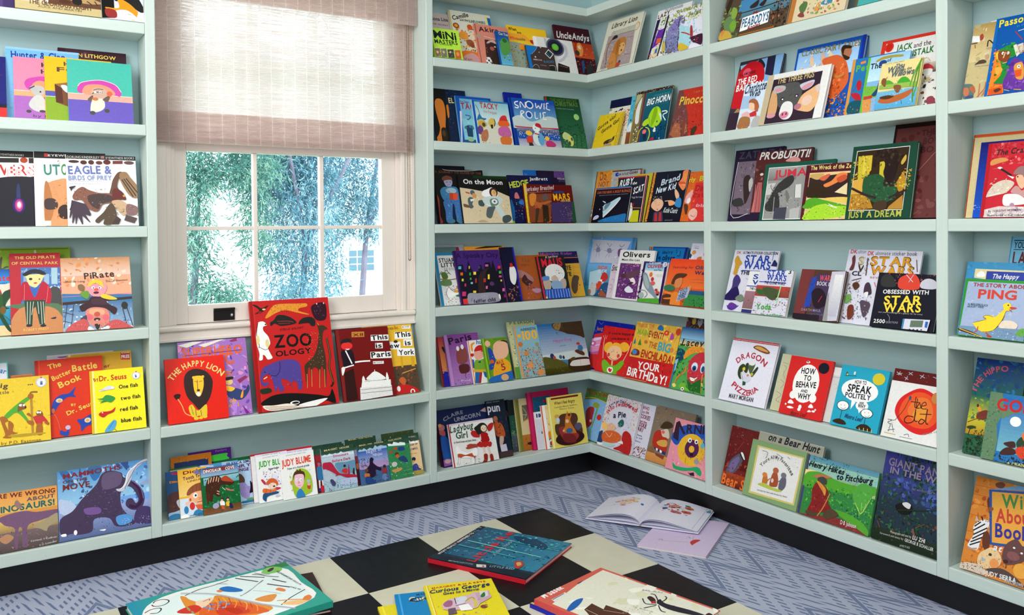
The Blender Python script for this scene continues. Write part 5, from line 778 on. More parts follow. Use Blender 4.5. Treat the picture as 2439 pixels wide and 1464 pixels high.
 ('picture_book', 'orange book with dark spine and brown lettering at the back by the corner', -0.0838, 0.0738, 0.1524, 0.2255, 0.008, 11.19, 'e93', 'r 422 0 0 30 1000;t a52 164 174 182 457 171 Do;l 853 9 312 185 510 177;t 954 99 152 304 603 306 NOT;s fb4,d83,ca6 30 60 30 0 1000 400;s ddd,c83 20 60 0 700 200 1000'),
 ('picture_book', 'pale grey book with childish blue title letter behind the navy ruby lettered book', 0.0354, 0.0621, 0.1868, 0.2209, 0.009, 11.42, 'bbb', 'r 433 0 0 1000 20;r 933 950 0 1000 1000;b 14b 113 62 194 34 244 79 212 110 134 107;t 667 54 248 96 553 95 avid;t 434 64 590 91 865 79 Goes;u c99 43 75 191 231 187 to;s ccc,aab 20 60 0 0 1000 500'),
 ('picture_book', 'yellow green edged book between navy and orange patterned covers, third shelf', 0.1931, 0.0524, 0.128, 0.1971, 0.007, 11.66, 'cb3', 's 472,e92 20 40 0 0 1000 200'),
 ('picture_book', 'navy book with red border and rough white capitals, third shelf near the corner', 0.1019, 0.0407, 0.1784, 0.1886, 0.009, 11.93, '223', 'r b23 0 0 1000 25;r c33 975 0 1000 1000;r eee 960 0 975 1000;p cb3 -93 -2 11 3 45 196 -35 200;e d33 -21 104 35 36;i fff 144 95 211 551 166 RUBY;i eee 60 538 184 689 172 the;i fff 144 613 392 935 329 SCAT;u ccd 36 586 477 951 481 Peggy Rathmann;s 336,224 30 60 300 100 950 700;b eee 573 599 627 588 690 759 651 914 592 961 560 720;s b9d,eef,63a 30 40 100 550 400 1000;p cc2 705 747 912 745 929 999 625 997;l d83 12 560 690 960 700;e 822 679 626 39 41'),
 ('picture_book', 'black space book with a silver shuttle above a blue planet, third shelf', -0.0174, 0.028, 0.2246, 0.1491, 0.01, 12.24, '112', 'r 27b 0 0 1000 40;r c42 0 40 1000 55;p e93 -64 12 9 5 0 706 -5 991;t c63 72 53 174 999 168 CAN YOU HEAR A SHOUT IN SPACE;u 99a 25 132 235 963 231 Questions and answers about space exploration;b bde 352 866 328 708 322 518 486 440 719 307 773 332 740 411 553 615 426 788;b 689 338 677 368 502 518 440 436 598;b eee 354 834 442 709 629 505 773 332 690 490 455 772;l def 12 289 557 335 582 377 709 309 692;b cde 263 389 332 406 371 439 342 454;b cce 72 928 93 833 183 794 232 834 188 897;b 27b 224 991 474 866 752 805 986 775 997 1002;s 49c,158,8bd,38b 30 40 350 860 1000 1000;e fff 222 628 10 19;s aaa 10 4 100 250 900 800'),
 ('picture_book', 'black book with scratchy white title and a pointing hand, third shelf', 0.3144, 0.028, 0.1949, 0.1993, 0.01, 15.21, '112', 'r d83 0 0 90 1000;s 321,ec4,432,e92 50 44 0 0 100 1000;r 111 0 0 25 1000;i cde 119 296 280 790 187 Brand;i def 119 197 438 723 357 New Kid;l 469 9 446 61 472 206;b e85 792 257 859 144 862 25 1002 10 1014 268 953 400 842 328;b d53 773 244 879 226 980 254 970 277 827 270;b e94 909 88 984 68 966 196 897 169;l fca 7 894 285 975 300;b eb9 720 402 742 369 842 451 877 529 827 571 762 503;b 38c 811 570 895 540 955 596 959 733 796 687;l fca 15 499 599 647 592;b ea7 601 596 692 588 797 634 763 676 660 694 620 661;b eb9 135 693 142 616 248 542 402 568 471 636 462 711 403 774 314 793 203 748;s eee,edc 24 24 150 490 420 600;s b87 20 20 160 550 380 700;e c22 334 756 19 9;p 335 241 813 485 786 566 997 258 1000;p b33 277 824 341 825 398 999 304 998;p b33 401 816 464 817 512 996 428 996;i cdd 98 511 818 898 844 Katie Couric;u 99a 22 608 987 817 984 illustrated'),
 ('picture_book', 'orange and red patchwork book cut by the post, third shelf', 0.5116, 0.028, 0.1537, 0.1926, 0.009, 18.0, 'd62', 'p d33 246 226 962 241 966 1002 284 996 231 603;s e73,c52,d84 30 70 0 0 400 1000;t cd4 88 8 206 218 196 rly;t cc3 99 352 195 766 193 Bird;t a22 121 281 402 816 396 Dirty;t b22 99 263 526 850 530 Batty;t eab 66 431 716 900 735 bird;b eaa 23 599 54 464 213 366 226 469 182 624 95 644;e eee 152 590 62 59;b 532 27 665 166 690 186 861 123 839;b eba 254 903 257 798 386 747 511 802 527 917 406 987;l 822 9 320 883 438 916 479 875;s c22,e85 20 40 350 450 900 950'),
]),
('R', 4, 'books on the fourth shelf left of the tall corner post', [
 ('picture_book', 'large pale blue book with doodled reindeer panel, tallest near the corner', -0.1339, 0.0584, 0.2992, 0.2532, 0.01, 13.03, '6ae', 'r 48b 950 0 1000 1000;s 8ce,5ad,9df 40 70 0 0 1000 1000;p ccd 86 38 924 63 777 432 96 444;s dde,cce 14 60 150 80 700 420;l 447 8 169 113 232 163 261 101;b 88a 196 185 261 173 288 244 209 256;l 669 6 122 228 172 206 209 256;l 669 6 286 233 318 192;l 669 6 224 266 211 338;l 669 6 265 265 291 336;l 447 8 422 97 487 156 518 104;b 88a 441 198 519 186 546 257 466 259;l 669 6 378 221 448 239;l 669 6 542 236 590 205;l 669 6 481 269 427 342;l 669 6 507 268 509 349;l 335 8 694 120 742 160 801 117;b 748 684 212 760 190 782 311 703 313;l 669 6 716 313 683 354;l c9a 5 155 401 228 429 251 408'),
 ('picture_book', 'small blue book with orange shadowed title and a red skier, in the corner', -0.1019, 0.0475, 0.1753, 0.1382, 0.008, 13.45, '4ac', 'g 7be 38a 0 0 1000 700;p bde 121 266 516 162 752 617 183 828;t d53 118 402 166 768 164 SNOW;u def 92 422 266 766 255 SLIDE;b c33 574 436 649 249 798 300 850 427 755 523 643 546;b 258 485 913 659 621 905 574 1017 970 455 1002;b d42 450 628 547 531 651 583 594 756 512 816;p fff 539 493 651 471 647 565;s 259,47a,d33,eef 40 50 200 500 1000 1000;b ccc 239 750 287 634 427 629 465 934 307 978;b a53 614 967 699 809 919 955 974 991;b b75 183 828 277 825 300 940 209 963;r 246 920 0 1000 1000'),
 ('picture_book', 'white book strip with curly black letters between blue and white covers', 0.0674, 0.0377, 0.1593, 0.1451, 0.007, 13.83, 'dcd', 'i 222 169 32 221 256 195 Sno;l 99b 8 78 271 270 263;l 84a 10 119 477 188 456 209 559;l 84a 10 53 638 147 615 171 736 70 725;l 84a 10 122 863 175 753;s bad 14 30 0 300 500 1000'),
 ('picture_book', 'deep blue book with dark round lettering behind the orange poster cover', 0.2613, 0.0377, 0.2136, 0.2228, 0.009, 18.0, '17b', 'r 04a 0 0 1000 20;r 128 940 0 1000 1000;p dc4 23 -7 96 -8 99 59 27 60;e c43 62 32 28 31;t 126 55 384 131 648 114 Merry;l 126 11 728 36 777 144 840 154 841 66;t 014 99 308 245 732 244 e oliver;s 28c,069 30 80 0 0 1000 1000'),
 ('picture_book', 'white book with a small figure at the back beside the tall post, fourth shelf', 0.5026, 0.028, 0.1134, 0.2402, 0.007, 18.0, 'dde', 'l a9d 6 110 47 329 55;l 38c 10 145 77 336 80;e d95 166 147 91 34;p 247 5 159 96 188 86 249 -2 230;p eee 99 198 213 216 170 257 60 254;b c74 378 224 535 211 549 261 362 264;e c25 719 159 123 59;e fff 719 159 48 26'),
 ('picture_book', 'white book with fat black title above a purple dog collage, fourth shelf', 0.1189, 0.0259, 0.21, 0.2037, 0.009, 14.18, 'eee', 't 111 107 95 143 879 135 Olivers;t 222 40 93 219 614 218 Must Do List;p 637 74 271 673 273 706 969 98 971;s 537,a6a,c8b,314,847,ebd,96a,625 110 60 130 280 760 960;b 645 158 529 346 462 604 392 679 415 544 541 277 574 153 566;b 534 158 529 229 478 321 548 208 576;b eef 332 798 428 724 547 779 582 836 418 854;b fee 439 592 530 553 610 646 536 685;b 323 360 726 471 639 563 660 434 688;s d63,fcb 16 30 200 250 700 330;l fff 12 100 976 709 980'),
 ('picture_book', 'purple edged book with a grey elephant trunk on white, fourth shelf', 0.2859, 0.015, 0.1336, 0.1611, 0.008, 14.51, 'eee', 'g 5ad ade 80 20 920 220;r 315 0 0 90 1000;r 315 900 0 1000 1000;r 426 0 0 1000 40;u eef 58 245 59 727 44 Carousel;t c23 87 176 161 836 147 OLIVER;t 158 38 486 219 805 212 and Pat;e dde 906 53 91 64;t 56a 64 890 82 950 81 2;u c99 17 608 325 881 322 an easy reader;u c99 17 636 360 897 357 with pictures;b 89a 71 368 87 280 221 300 396 479 589 631 807 834 925 921 862 958 648 830 393 723 175 569;b abb 120 364 219 358 401 553 400 676 226 566;e e73 404 317 61 58;e c34 501 427 61 49;e d66 545 528 101 49;e b33 740 682 61 32;e d44 817 739 86 35;p 222 755 775 881 765 876 813 797 811;l 89a 20 50 716 260 717 399 801 301 888;e abb 148 835 111 72;p 5a3 73 921 904 875 960 1000 21 998;s 6b4,492 20 40 0 900 900 1000'),
 ('picture_book', 'orange book with a hatted figure holding a poster over green hills, by post', 0.4225, 0.015, 0.2345, 0.1776, 0.01, 18.0, 'e52', 'g e42 e73 0 0 1000 620;i a33 50 80 209 539 197 Searching for;t 346 74 582 203 943 208 Oliver;t 236 74 591 315 931 317 Wade;u c64 22 537 439 820 428 a story told and drawn;u c64 22 549 497 818 491 by two friends;p 258 598 661 1034 660 1034 760 562 780;p 384 530 749 1044 748 1018 988 492 995;s 253,473,374,242 40 70 450 700 1000 1000;b 375 -5 620 107 573 231 615 227 690 97 713 -1 671;p 532 -3 819 176 743 245 1000 7 991;b 532 140 544 175 379 258 318 442 323 390 394 315 426 220 486 199 553;b d85 217 472 353 410 373 541 331 633 255 651;b c63 252 639 331 633 345 729 274 759;b e83 206 753 315 720 395 818 434 1006 224 1013 200 859;b e83 -29 711 189 742 217 788 16 757;b e83 44 874 209 847 220 880 65 895;p abd 357 680 584 564 558 815 336 925;t 235 50 380 714 530 642 HAVE;t 235 50 383 773 531 702 YOU;t 235 50 373 832 520 761 SEEN;t 235 50 366 894 521 818 OLIVER;b d95 544 592 593 576 588 673'),
]),
('R', 5, 'books on the fifth shelf left of the tall corner post', [
 ('picture_book', 'blue book with a pink masked face behind the smiling girl cover', -0.0699, 0.035, 0.2372, 0.2102, 0.009, 18.0, '12a', 's 23c,118 20 80 0 0 1000 1000;t c83 78 68 220 231 198 hog;l 79d 8 72 36 154 81 199 25;l 79d 7 -34 176 75 259;p d33 27 303 345 220 429 966 55 986;b e9c -44 537 6 398 204 352 296 448 288 608 114 681 -5 654;p edf 59 379 291 323 281 370 34 448;l edf 18 -2 559 248 493;e d6a 52 493 83 57;e fff 43 494 29 26;p c6a 21 691 288 608 284 688 45 716'),
 ('picture_book', 'red book with a smiling blonde girl in green raising both arms, corner shelf', 0.0029, 0.0231, 0.2409, 0.1927, 0.009, 18.0, 'd22', 's c11,e33 20 120 0 0 1000 1000;i 222 54 155 176 894 114 If youre happy and;i 222 54 264 280 713 235 you know it;b fb3 149 529 136 414 222 344 318 360 339 529 229 574;b fb3 530 359 612 291 722 318 782 407 706 487 605 488;b fb3 302 420 382 337 525 346 572 438 355 470;s e92,fd5 26 30 300 350 750 560;e fc9 428 557 196 162;e d44 293 614 37 43;e d44 547 601 37 43;l 722 8 323 665 468 704 594 642;l 743 8 381 494 411 532;e 432 361 540 10 9;e 432 499 532 10 9;l fba 22 87 274 112 476 168 711;l fba 22 794 253 766 464 699 679;l fcb 8 80 200 114 270;l fcb 8 31 221 92 288;l fcb 8 138 208 132 298;p fc9 407 728 440 722 462 841 425 834;b 7b2 167 810 212 732 315 771 404 824 535 801 651 687 723 702 684 842 597 937 598 990 292 1008;s 8c3,592 14 34 280 740 800 950;b fff 340 918 384 869 471 867 497 943 445 993 370 980;b d22 369 926 399 886 433 907 461 889 464 949 430 975'),
 ('picture_book', 'dark patterned book with grey cat face top, behind the freckled red face cover', 0.4728, 0.022, 0.1627, 0.2724, 0.008, 18.0, '423', 's 6a3,da4,846,c63,273 60 40 0 0 1000 200;e 99a 417 52 81 55;e 445 391 30 24 11;e ca4 225 53 61 46;e dc6 606 57 57 46;r 634 0 60 120 160'),
 ('picture_book', 'book of a red faced girl with braids against blue sky, beside tall post', 0.4708, 0.009, 0.2, 0.234, 0.01, 18.0, '5a5', 'g 159 9ce 0 0 1000 200;g 5ac fd7 0 180 1000 300;i 411 111 64 300 969 253 Lacey Oh;b 146 -10 354 187 381 198 512 55 560 -28 492;s 253,384,162,495 50 60 0 260 350 800;p 9cd -19 557 73 515 57 695 1 772;b e93 202 425 277 327 508 272 705 310 882 378 634 360 391 406 215 510;s d82,fb4,c62 40 40 250 240 900 420;b c34 364 638 374 514 508 394 682 355 886 398 916 620 737 762 537 869 398 788;s e55,b22 20 50 350 420 800 850;e def 518 600 78 70;e 258 517 625 52 44;e 113 519 630 26 22;e def 718 596 55 80;e 258 730 614 39 50;b fff 458 771 570 775 641 747 581 810 505 820;l 711 8 455 762 552 768 653 737;l d84 24 302 605 303 705 165 790 109 901;l c62 10 282 648 223 763 126 861;b fd7 56 936 113 910 163 948 107 974;l d84 24 748 688 759 847 792 976;b fd6 715 853 783 827 812 882;p 262 386 799 522 871 737 762 794 984 492 971;s 154,373,5a4 40 44 300 780 950 1000;b 7b3 225 939 299 875 401 888 416 930 527 983 337 976;e fff 336 972 39 28;e 112 336 972 16 14;r 27b 0 600 30 1000'),
 ('picture_book', 'birthday book with stacked coloured capitals on yellow above a red foot', 0.2147, 0.009, 0.2526, 0.2309, 0.011, 18.0, 'eb4', 's fc6,ea3,fd7,da5 50 110 0 0 1000 600;r c22 0 620 1000 1000;s d33,b11 30 80 0 640 1000 1000;t d84 59 42 97 416 71 THIS IS THE;t 8b3 99 62 219 317 225 MAIN;t a32 110 330 241 654 248 EVENT!;t b63 99 379 408 563 422 THE;t 3ac 143 590 435 863 446 BIG;t b22 132 257 598 962 620 ENCHILADA!;t fff 121 238 799 742 787 YOUR;t fff 143 40 943 932 974 BiRTHDaY!;b 27b 496 84 545 6 621 55 621 102;e d43 712 130 52 44;e fb4 712 130 20 18;b b4a 808 227 830 108 889 204;e c43 954 86 52 59;l 953 4 959 148 913 235;p 27a 32 394 47 286 83 387;p 483 142 402 165 293 219 402;b 823 29 557 85 480 199 498 211 576 63 587;e 48c 105 535 58 44;e c73 308 332 38 31;e d84 898 396 35 40;l e95 9 -16 997 519 988;s e92,c84 14 26 0 100 1000 500'),
]),
('R', 6, 'books on the bottom shelf left of the tall corner post', [
 ('picture_book', 'green book with a red and yellow caterpillar, at the inside corner on the floor shelf', -0.141, 0.022, 0.2316, 0.2118, 0.009, 18.0, '583', 't a43 101 120 119 777 88 The Very;s 462,694,7a4 30 70 0 0 1000 300;p 8be 70 237 415 169 758 198 825 988 34 976;s 9ce,7ad 20 60 50 260 900 900;l db4 14 65 209 349 160 758 198;b a33 193 446 291 349 406 368 416 557 435 674 315 780 246 636;s 822,c44,933 24 36 170 400 350 780;e 9a4 437 294 100 58;l 6a3 35 490 346 481 550 448 749;l 7b4 23 361 775 397 925;l 7b4 23 450 764 476 914;e c33 595 509 65 58;e eba 381 620 35 29'),
 ('picture_book', 'white book with stacked maroon question lettering beside the pie cover', 0.1287, 0.022, 0.1873, 0.208, 0.008, 18.0, 'dde', 't a24 64 613 109 809 111 WHO;t a24 56 578 189 827 176 Ate the;t 824 78 581 279 900 290 COOKIES;t a24 42 579 356 839 362 and the;t 824 78 566 436 844 453 COOKIE;t 824 75 555 524 774 534 JAR?;u 457 28 570 616 787 619 by Bonnie;u 457 28 568 667 807 666 Lass and;u 457 28 545 730 789 735 Philemon;s a43,842,c64,632 60 40 500 800 1000 1000'),
 ('picture_book', 'white book with a baked pie, red skirted cook and autumn border, bottom shelf', 0.0351, 0.009, 0.2104, 0.2124, 0.01, 18.0, 'dde', 's d83,e95,c73,db5,a63,eb8 60 40 0 0 180 600;s d83,e95,c73,db5 40 40 100 0 1000 130;s e95,db5,fc7 26 40 780 100 1000 560;c 226 57 121 275 351 113 726 151 I Know an Old Lady;c c34 86 124 395 421 176 914 208 Who Swallowed;t 224 109 304 422 654 344 a Pie;b 266 478 495 555 407 628 423 640 510 546 556;s 8be,adf,cde 24 40 500 350 850 640;b fc7 29 605 90 535 207 603 199 693 78 671;e eb9 317 598 129 66;s d95,fdb 16 30 200 520 600 680;b d63 65 805 220 689 475 658 652 713 627 820 369 896 146 893;s e84,c52,f95 20 34 200 690 700 900;l fdb 9 189 724 326 787 382 704;b 247 -15 937 -14 776 95 712 97 829 157 920;b b22 678 665 760 591 915 651 988 841 962 1004 691 982 510 972 690 867;s c33,a11 14 50 620 680 1000 1000;b bdd 178 917 478 891 515 928 293 983;b eee 591 841 704 791 746 842;b fff 12 947 194 957 75 993'),
 ('picture_book', 'grey brown book with a chef in striped trousers beside a bowl, bottom shelf', 0.3182, 0.0241, 0.2121, 0.2146, 0.009, 18.0, '876', 's 987,765 30 110 0 0 1000 600;i 975 65 75 245 380 99 Kitchen;b 432 209 387 280 261 432 245 510 299 433 356;b dcb 179 462 261 418 401 376 475 524 299 520;e d66 300 445 40 29;b b32 92 494 224 426 299 520 443 544 476 787 317 769 104 722;b da5 193 650 287 590 435 573 453 675 289 696;s b63 8 24 350 580 600 700;e 864 95 843 99 99;s 753,a85 12 40 100 700 350 850;p 336 150 739 472 775 472 827 188 784;p fff 211 746 263 754 259 795 217 784;p fff 312 757 375 770 371 810 320 801;g d95 c84 0 850 1000 1000;p 843 207 832 459 842 446 909 243 876'),
 ('board_book', 'pink round topped book with a chocolate ring doughnut on yellow, beside tall post', 0.445, 0.009, 0.2438, 0.1892, 0.012, 18.0, 'e9a', 's d7a,fbb,e8a,c69,fac 60 70 0 0 1000 1000;b 25b -16 407 8 309 174 132 390 50 631 35 818 74 911 447 515 414 319 260 145 515;p 323 32 91 87 48 271 257 229 283 116 161 157 437 30 395;t 323 171 282 239 749 149 RNIE;b 323 52 101 87 48 132 97 97 151;e eb3 451 527 274 306;s fc3,da2 50 40 250 250 800 800;s fd5 20 26 300 250 800 800;e 525 460 502 142 171;s 736,414,846 30 26 400 380 750 700;e eb3 459 510 56 65;e fff 388 357 38 45;e fff 520 351 36 43;e 235 392 359 18 23;e 235 524 353 18 23;b 211 442 611 482 584 518 603 481 643;l 432 7 339 581 313 663;l 432 7 379 703 390 803;b 2a6 143 847 214 901 448 874 645 799 735 857 742 942 679 933 577 893 374 956 180 957;e 99a 606 709 53 48;e 6bc 654 390 38 57;p 323 501 960 598 915 623 980 541 992'),
]),
('R', 1, 'books on the top shelf between the tall posts', [
 ('picture_book', 'rustic book with green pears and a white painted sign, left of the top right shelf', 0.7218, 0.009, 0.2857, 0.35, 0.011, 17.55, '543', 'g 9ce 478 300 300 1000 820;p 48b 251 614 659 615 625 750 240 730;s 795,8a4,574,9b5,685 50 60 0 650 300 1000;b 685 36 804 111 752 234 816 239 937 96 912;b 8a4 127 701 145 661 218 705 212 790 149 780;b 7a3 140 854 203 810 254 884 207 931;b ca4 11 985 33 901 159 923 234 1024 159 1028;b d84 24 922 58 884 84 921 49 959;b 321 21 640 76 522 114 549 71 713;l 322 10 246 753 564 751 928 734;l 322 8 238 827 314 829;l 322 8 261 907 366 903;l 322 8 751 858 954 859;l 311 10 806 834 821 981;l 311 8 837 741 880 968;s 321,a64,643,211 50 40 750 700 1000 1000;p a62 329 985 854 986 845 1007 320 1006;b 322 413 705 479 672 536 660 525 723 436 730;b 322 553 717 604 682 661 669 621 738;p fff 331 810 729 789 743 929 329 958;l 444 4 331 810 729 789 743 929 329 958;t 822 31 489 804 580 802 Mr;t 269 93 347 917 735 905 PEABODYS;t 822 47 444 961 633 949 Apples'),
 ('picture_book', 'cream book with brown spine and watercolour garden figures, top right shelf', 1.0148, 0.009, 0.2091, 0.3299, 0.011, 18.65, 'dca', 'r b73 0 0 90 1000;g ed9 dca 100 0 1000 1000;s 8a5,a54,ddc,c95,998,6a5,eee 60 46 200 680 900 980;b 574 170 851 252 804 316 832 296 908 237 929;b d94 460 930 499 857 540 873 533 940;b 48a 558 875 647 838 766 874 673 901;b 844 173 939 246 910 305 967 237 967;s eee,fff,ccb 20 40 500 750 900 900'),
 ('picture_book', 'teal book mostly out of frame, right end of top shelf between posts', 1.2582, 0.009, 0.1965, 0.2637, 0.01, 21.0, '4aa', 's 5bb,399,6cc 40 90 0 0 1000 1000;r 653 0 0 40 1000'),
]),
('R', 2, 'books on the second shelf between the tall posts', [
 ('picture_book', 'book with a huge glossy red balloon and white capitals, beside tall post', 0.7302, 0.035, 0.1893, 0.2595, 0.009, 18.0, '334', 'p 8be 416 19 995 0 986 432 600 337;p 9ce 17 55 418 33 476 123 46 114;p 224 638 11 817 5 847 301 655 254;b 223 420 48 481 11 609 107 595 162 471 95;e c12 309 311 346 286;s d23,b11 16 60 60 200 520 700;e fde 181 147 32 21;e e57 211 171 92 60;p c12 6 372 328 372 277 703 15 678;t 411 39 46 214 419 204 A LAMORISSE;t fff 90 49 346 495 328 THE RED;t fff 90 47 436 660 424 BALLOON;b a85 100 812 182 693 285 766 208 919;r 323 0 750 300 1000'),
 ('picture_book', 'large blue edged fairytale book with a bearded man in orange, centre of second shelf', 0.9757, 0.0446, 0.2515, 0.2567, 0.013, 15.35, '15b', 'g 9cf bdf 30 60 930 450;s fff,ace,8be 24 80 40 80 900 400;t 984 77 81 115 934 125 CLASSIC FAIRY TALES;s ec9,db8,fda,c97 40 50 100 260 500 500;p eca 221 173 239 123 284 185 308 282 246 271;p dba 382 163 411 102 460 177 490 302 416 302;p eda 499 158 520 122 561 169 578 238 516 227;b d63 415 235 537 191 657 200 767 286 835 444 841 590 728 728 611 733 567 435;s e84,c52,b41,f95,d63 60 60 380 300 800 780;b b75 668 122 718 85 800 120 833 192 791 264 707 222;b 321 679 137 703 82 813 109 813 142 730 134 719 211;b 321 700 194 784 236 819 256 796 285 748 269;s c84,953,da6,742,37a,b63,432,e95 110 46 380 700 1000 1000;l c84 31 562 355 667 479 780 460;r 13a 960 0 1000 1000'),
 ('picture_book', 'white book with red border and chunky green title, cut by tall post on second shelf', 1.2796, 0.0446, 0.2234, 0.2261, 0.011, 18.0, 'eee', 'r d32 0 0 1000 45;r d32 0 0 60 1000;e d32 115 103 62 69;e c21 115 103 43 50;t 273 83 222 174 446 177 JACK;u 433 69 466 178 697 173 and the;t 273 86 269 298 752 282 BEANSTALK;g dcb 443 0 420 1000 560;s 544,655,333,766,843 60 60 0 500 1000 1000;b c34 634 464 695 433 770 475 793 521 657 511;b eee 657 511 779 518 769 600 686 586;l dc9 8 630 379 677 346 728 397;b 945 777 907 854 892 904 1010 811 1009;t ba7 61 678 682 799 682 alk'),
 ('picture_book', 'blue book with orange spine and a red ship, behind the pale blue book', 1.2032, 0.0327, 0.1671, 0.1787, 0.009, 15.63, '27b', 'r d94 0 0 60 1000;t 6b3 116 97 235 525 228 Peter;p e83 167 68 268 57 275 100 174 110;b b23 155 440 207 393 256 455 254 567 195 577;b b23 79 618 245 643 302 811 132 705;l 822 9 176 443 82 638;b 156 79 777 306 771 336 962 60 962;s c63,843,da6 16 36 40 850 500 1000'),
 ('picture_book', 'pale blue book with green spine and farm animals, behind the boat cover', 1.2637, 0.0209, 0.133, 0.1728, 0.009, 15.92, '8be', 'r 6b3 0 0 60 1000;g 9ce cef 60 0 1000 450;b a94 209 78 356 30 596 29 828 54 823 90 605 76 390 80 228 108;t 222 102 82 221 360 224 The;e 248 379 143 95 51;t 222 55 474 135 570 136 of;p 7b4 24 530 342 545 360 750 22 752;s 8c4,693 20 44 60 560 600 750;b 247 329 599 355 491 403 606 332 728 229 699;p b43 39 716 254 702 265 758 50 773;p d95 26 771 243 765 267 999 60 997;s ec8,c84,964 20 36 60 780 500 1000'),
 ('picture_book', 'pale yellow book with animals rowing a small brown boat past willows, second shelf', 1.3201, 0.009, 0.1238, 0.1429, 0.009, 16.27, 'ed9', 'u 998 25 73 32 559 30 retold for young readers;i 678 83 357 147 533 137 The;i 567 124 161 231 564 217 Wind;u 567 62 582 241 779 224 in the;i 567 124 275 332 840 329 Willows;b 5a3 85 479 167 404 266 395 391 496;b 4a3 493 508 540 387 661 370 781 460 800 547;s 5b3,382,6c4 24 26 50 420 800 560;p 9b5 33 472 938 501 936 605 30 556;g 7bd 5ad 0 620 1000 1000;s 9ce,6ad 16 60 0 620 1000 1000;b 853 68 413 98 331 182 363 195 513 143 507;l 853 10 169 361 207 312;b b63 79 791 198 723 473 735 686 699 884 651 826 778 624 855 340 893 109 855;b 532 101 732 295 714 453 753 316 798 138 777;b 853 401 539 496 519 593 563 559 684 483 674;s ddc,a85,574 14 24 250 580 650 750;l 543 10 649 858 681 943;l 583 25 991 32 918 285 894 642 932 932;l 4a3 21 983 53 855 341 809 590;l 592 25 963 139 968 526 931 811;l 583 17 -25 52 -7 317 -19 655'),
 ('picture_book', 'white book with blue script title and a girl with a piglet, left second shelf', 0.7863, 0.0252, 0.1138, 0.1656, 0.007, 18.0, 'def', 'i 235 201 15 211 894 175 Charlottes;i 235 143 224 326 650 303 Web;p ace -100 245 537 310 462 555 -23 545;b a64 289 394 434 355 608 413 730 564 636 620 381 545;b b64 551 475 684 537 719 651 643 643;b fca 306 444 511 470 558 611 398 593;p c33 390 681 636 620 716 759 454 754;b ebb 111 675 333 631 462 776 255 844;s edc,db9,cba 24 36 80 700 900 950;b a74 96 741 462 776 462 988 72 980;s d95,c84,e96 16 30 0 850 600 1000;b bbb 617 791 828 770 933 1005 576 997;t a65 67 21 954 523 952 E B WHITE'),
 ('picture_book', 'white framed book with three pig faces on a dark ground, front of second shelf', 0.8969, 0.009, 0.2428, 0.177, 0.013, 18.0, 'eee', 'p cb9 0 0 97 1 116 1006 0 1000;p 323 105 108 886 105 875 998 98 992;l fff 8 985 0 985 1000;s 211,433 20 50 150 120 880 900;t cb8 110 177 206 765 196 THE THREE PIGS;b da7 136 320 209 414 253 563 267 750 241 849 141 872 118 784 115 496;e d9a 190 839 73 47;b 555 198 273 357 227 518 240 608 355 628 555 561 703 481 728 296 693 230 478;s 666,444 16 40 200 280 550 520;b eee 342 641 420 595 507 652 539 821 500 938 400 941 325 843;e d8a 410 859 73 71;e 733 383 844 13 28;e 733 441 840 13 28;e 323 325 536 29 35;e fff 330 541 13 16;e 323 551 511 29 35;e fff 552 517 13 16;b bbb 149 263 229 250 329 280 335 359 241 400 157 383;b d9a 169 316 266 306 319 356 206 373;b ccd 572 309 663 270 787 257 768 368 663 425 612 395;b d9a 609 365 683 312 775 293 738 381 647 421;b eb8 640 518 758 424 878 371 897 687 819 854 670 826 566 765 590 668;e b78 604 732 57 59;e ecb 732 635 80 98;b dcc 834 401 876 351 905 473 861 503'),
]),
('R', 3, 'books on the third shelf between the tall posts', [
 ('picture_book', 'tall dark brown book with faint title, propped highest at right end of third shelf', 1.3242, 0.0338, 0.1905, 0.2929, 0.014, 15.4, '211', 'r 633 40 80 960 1000;s 744,522 30 120 60 100 900 1000;t 422 60 446 178 668 171 THE;t 422 60 491 264 789 261 BOW;t 422 60 473 351 800 348 BOX;l a87 4 485 531 722 339'),
 ('picture_book', 'black bordered book with grey jungle picture, leftmost on third shelf between posts', 0.7065, 0.0688, 0.2121, 0.2531, 0.009, 10.87, '213', 't 445 98 80 123 986 120 ZATHURA;p 767 81 165 914 171 943 918 55 907;s 434,888,545,999,333,666 130 40 150 190 1000 880;b 322 244 397 368 374 416 573 336 771 270 597;b bbb 358 458 414 404 447 489 399 601;b 333 69 706 239 682 295 784 102 794;l eee 7 81 165 55 907 418 902'),
 ('picture_book', 'maroon book with white slanted capitals behind the green bordered book', 0.8145, 0.0571, 0.2264, 0.2388, 0.009, 11.08, '522', 'i eee 107 52 112 952 132 PROBUDITI!;s 744,633,955 20 70 0 200 500 600;p b66 81 447 159 450 209 886 15 883;l 733 8 104 463 92 880;l d99 8 48 475 53 879;l 844 8 133 464 160 881;b d99 552 168 651 117 759 125 805 185;e 322 120 301 44 42;e dcb 135 332 33 20;r 213 0 880 1000 1000'),
 ('picture_book', 'green bordered book with a grey indoor scene and red spaced title, third shelf', 0.8673, 0.0455, 0.272, 0.1926, 0.009, 11.34, '154', 'p eee 55 66 959 72 940 982 48 988;p 999 64 78 947 83 924 965 59 974;g aaa 777 60 80 480 300;t c34 130 148 250 870 234 JUMANJI;p ccc 54 352 190 341 127 551 65 549;b 333 200 412 276 311 357 245 429 232 455 321 395 422 300 488 203 554 143 677 86 711;b 333 71 710 190 572 246 538 281 805 103 836;s 444,222,555 40 40 80 400 420 900;l 444 12 118 373 135 445 198 519;p ddd 479 392 566 387 582 622 494 618;l 333 9 479 392 494 618;b 777 347 508 375 491 420 616 385 685;s aaa,555,ddd 24 26 380 600 620 850;p 445 218 786 397 773 395 984 214 981;p bbb 446 809 588 778 584 969 452 967;l aaa 14 193 589 204 910'),
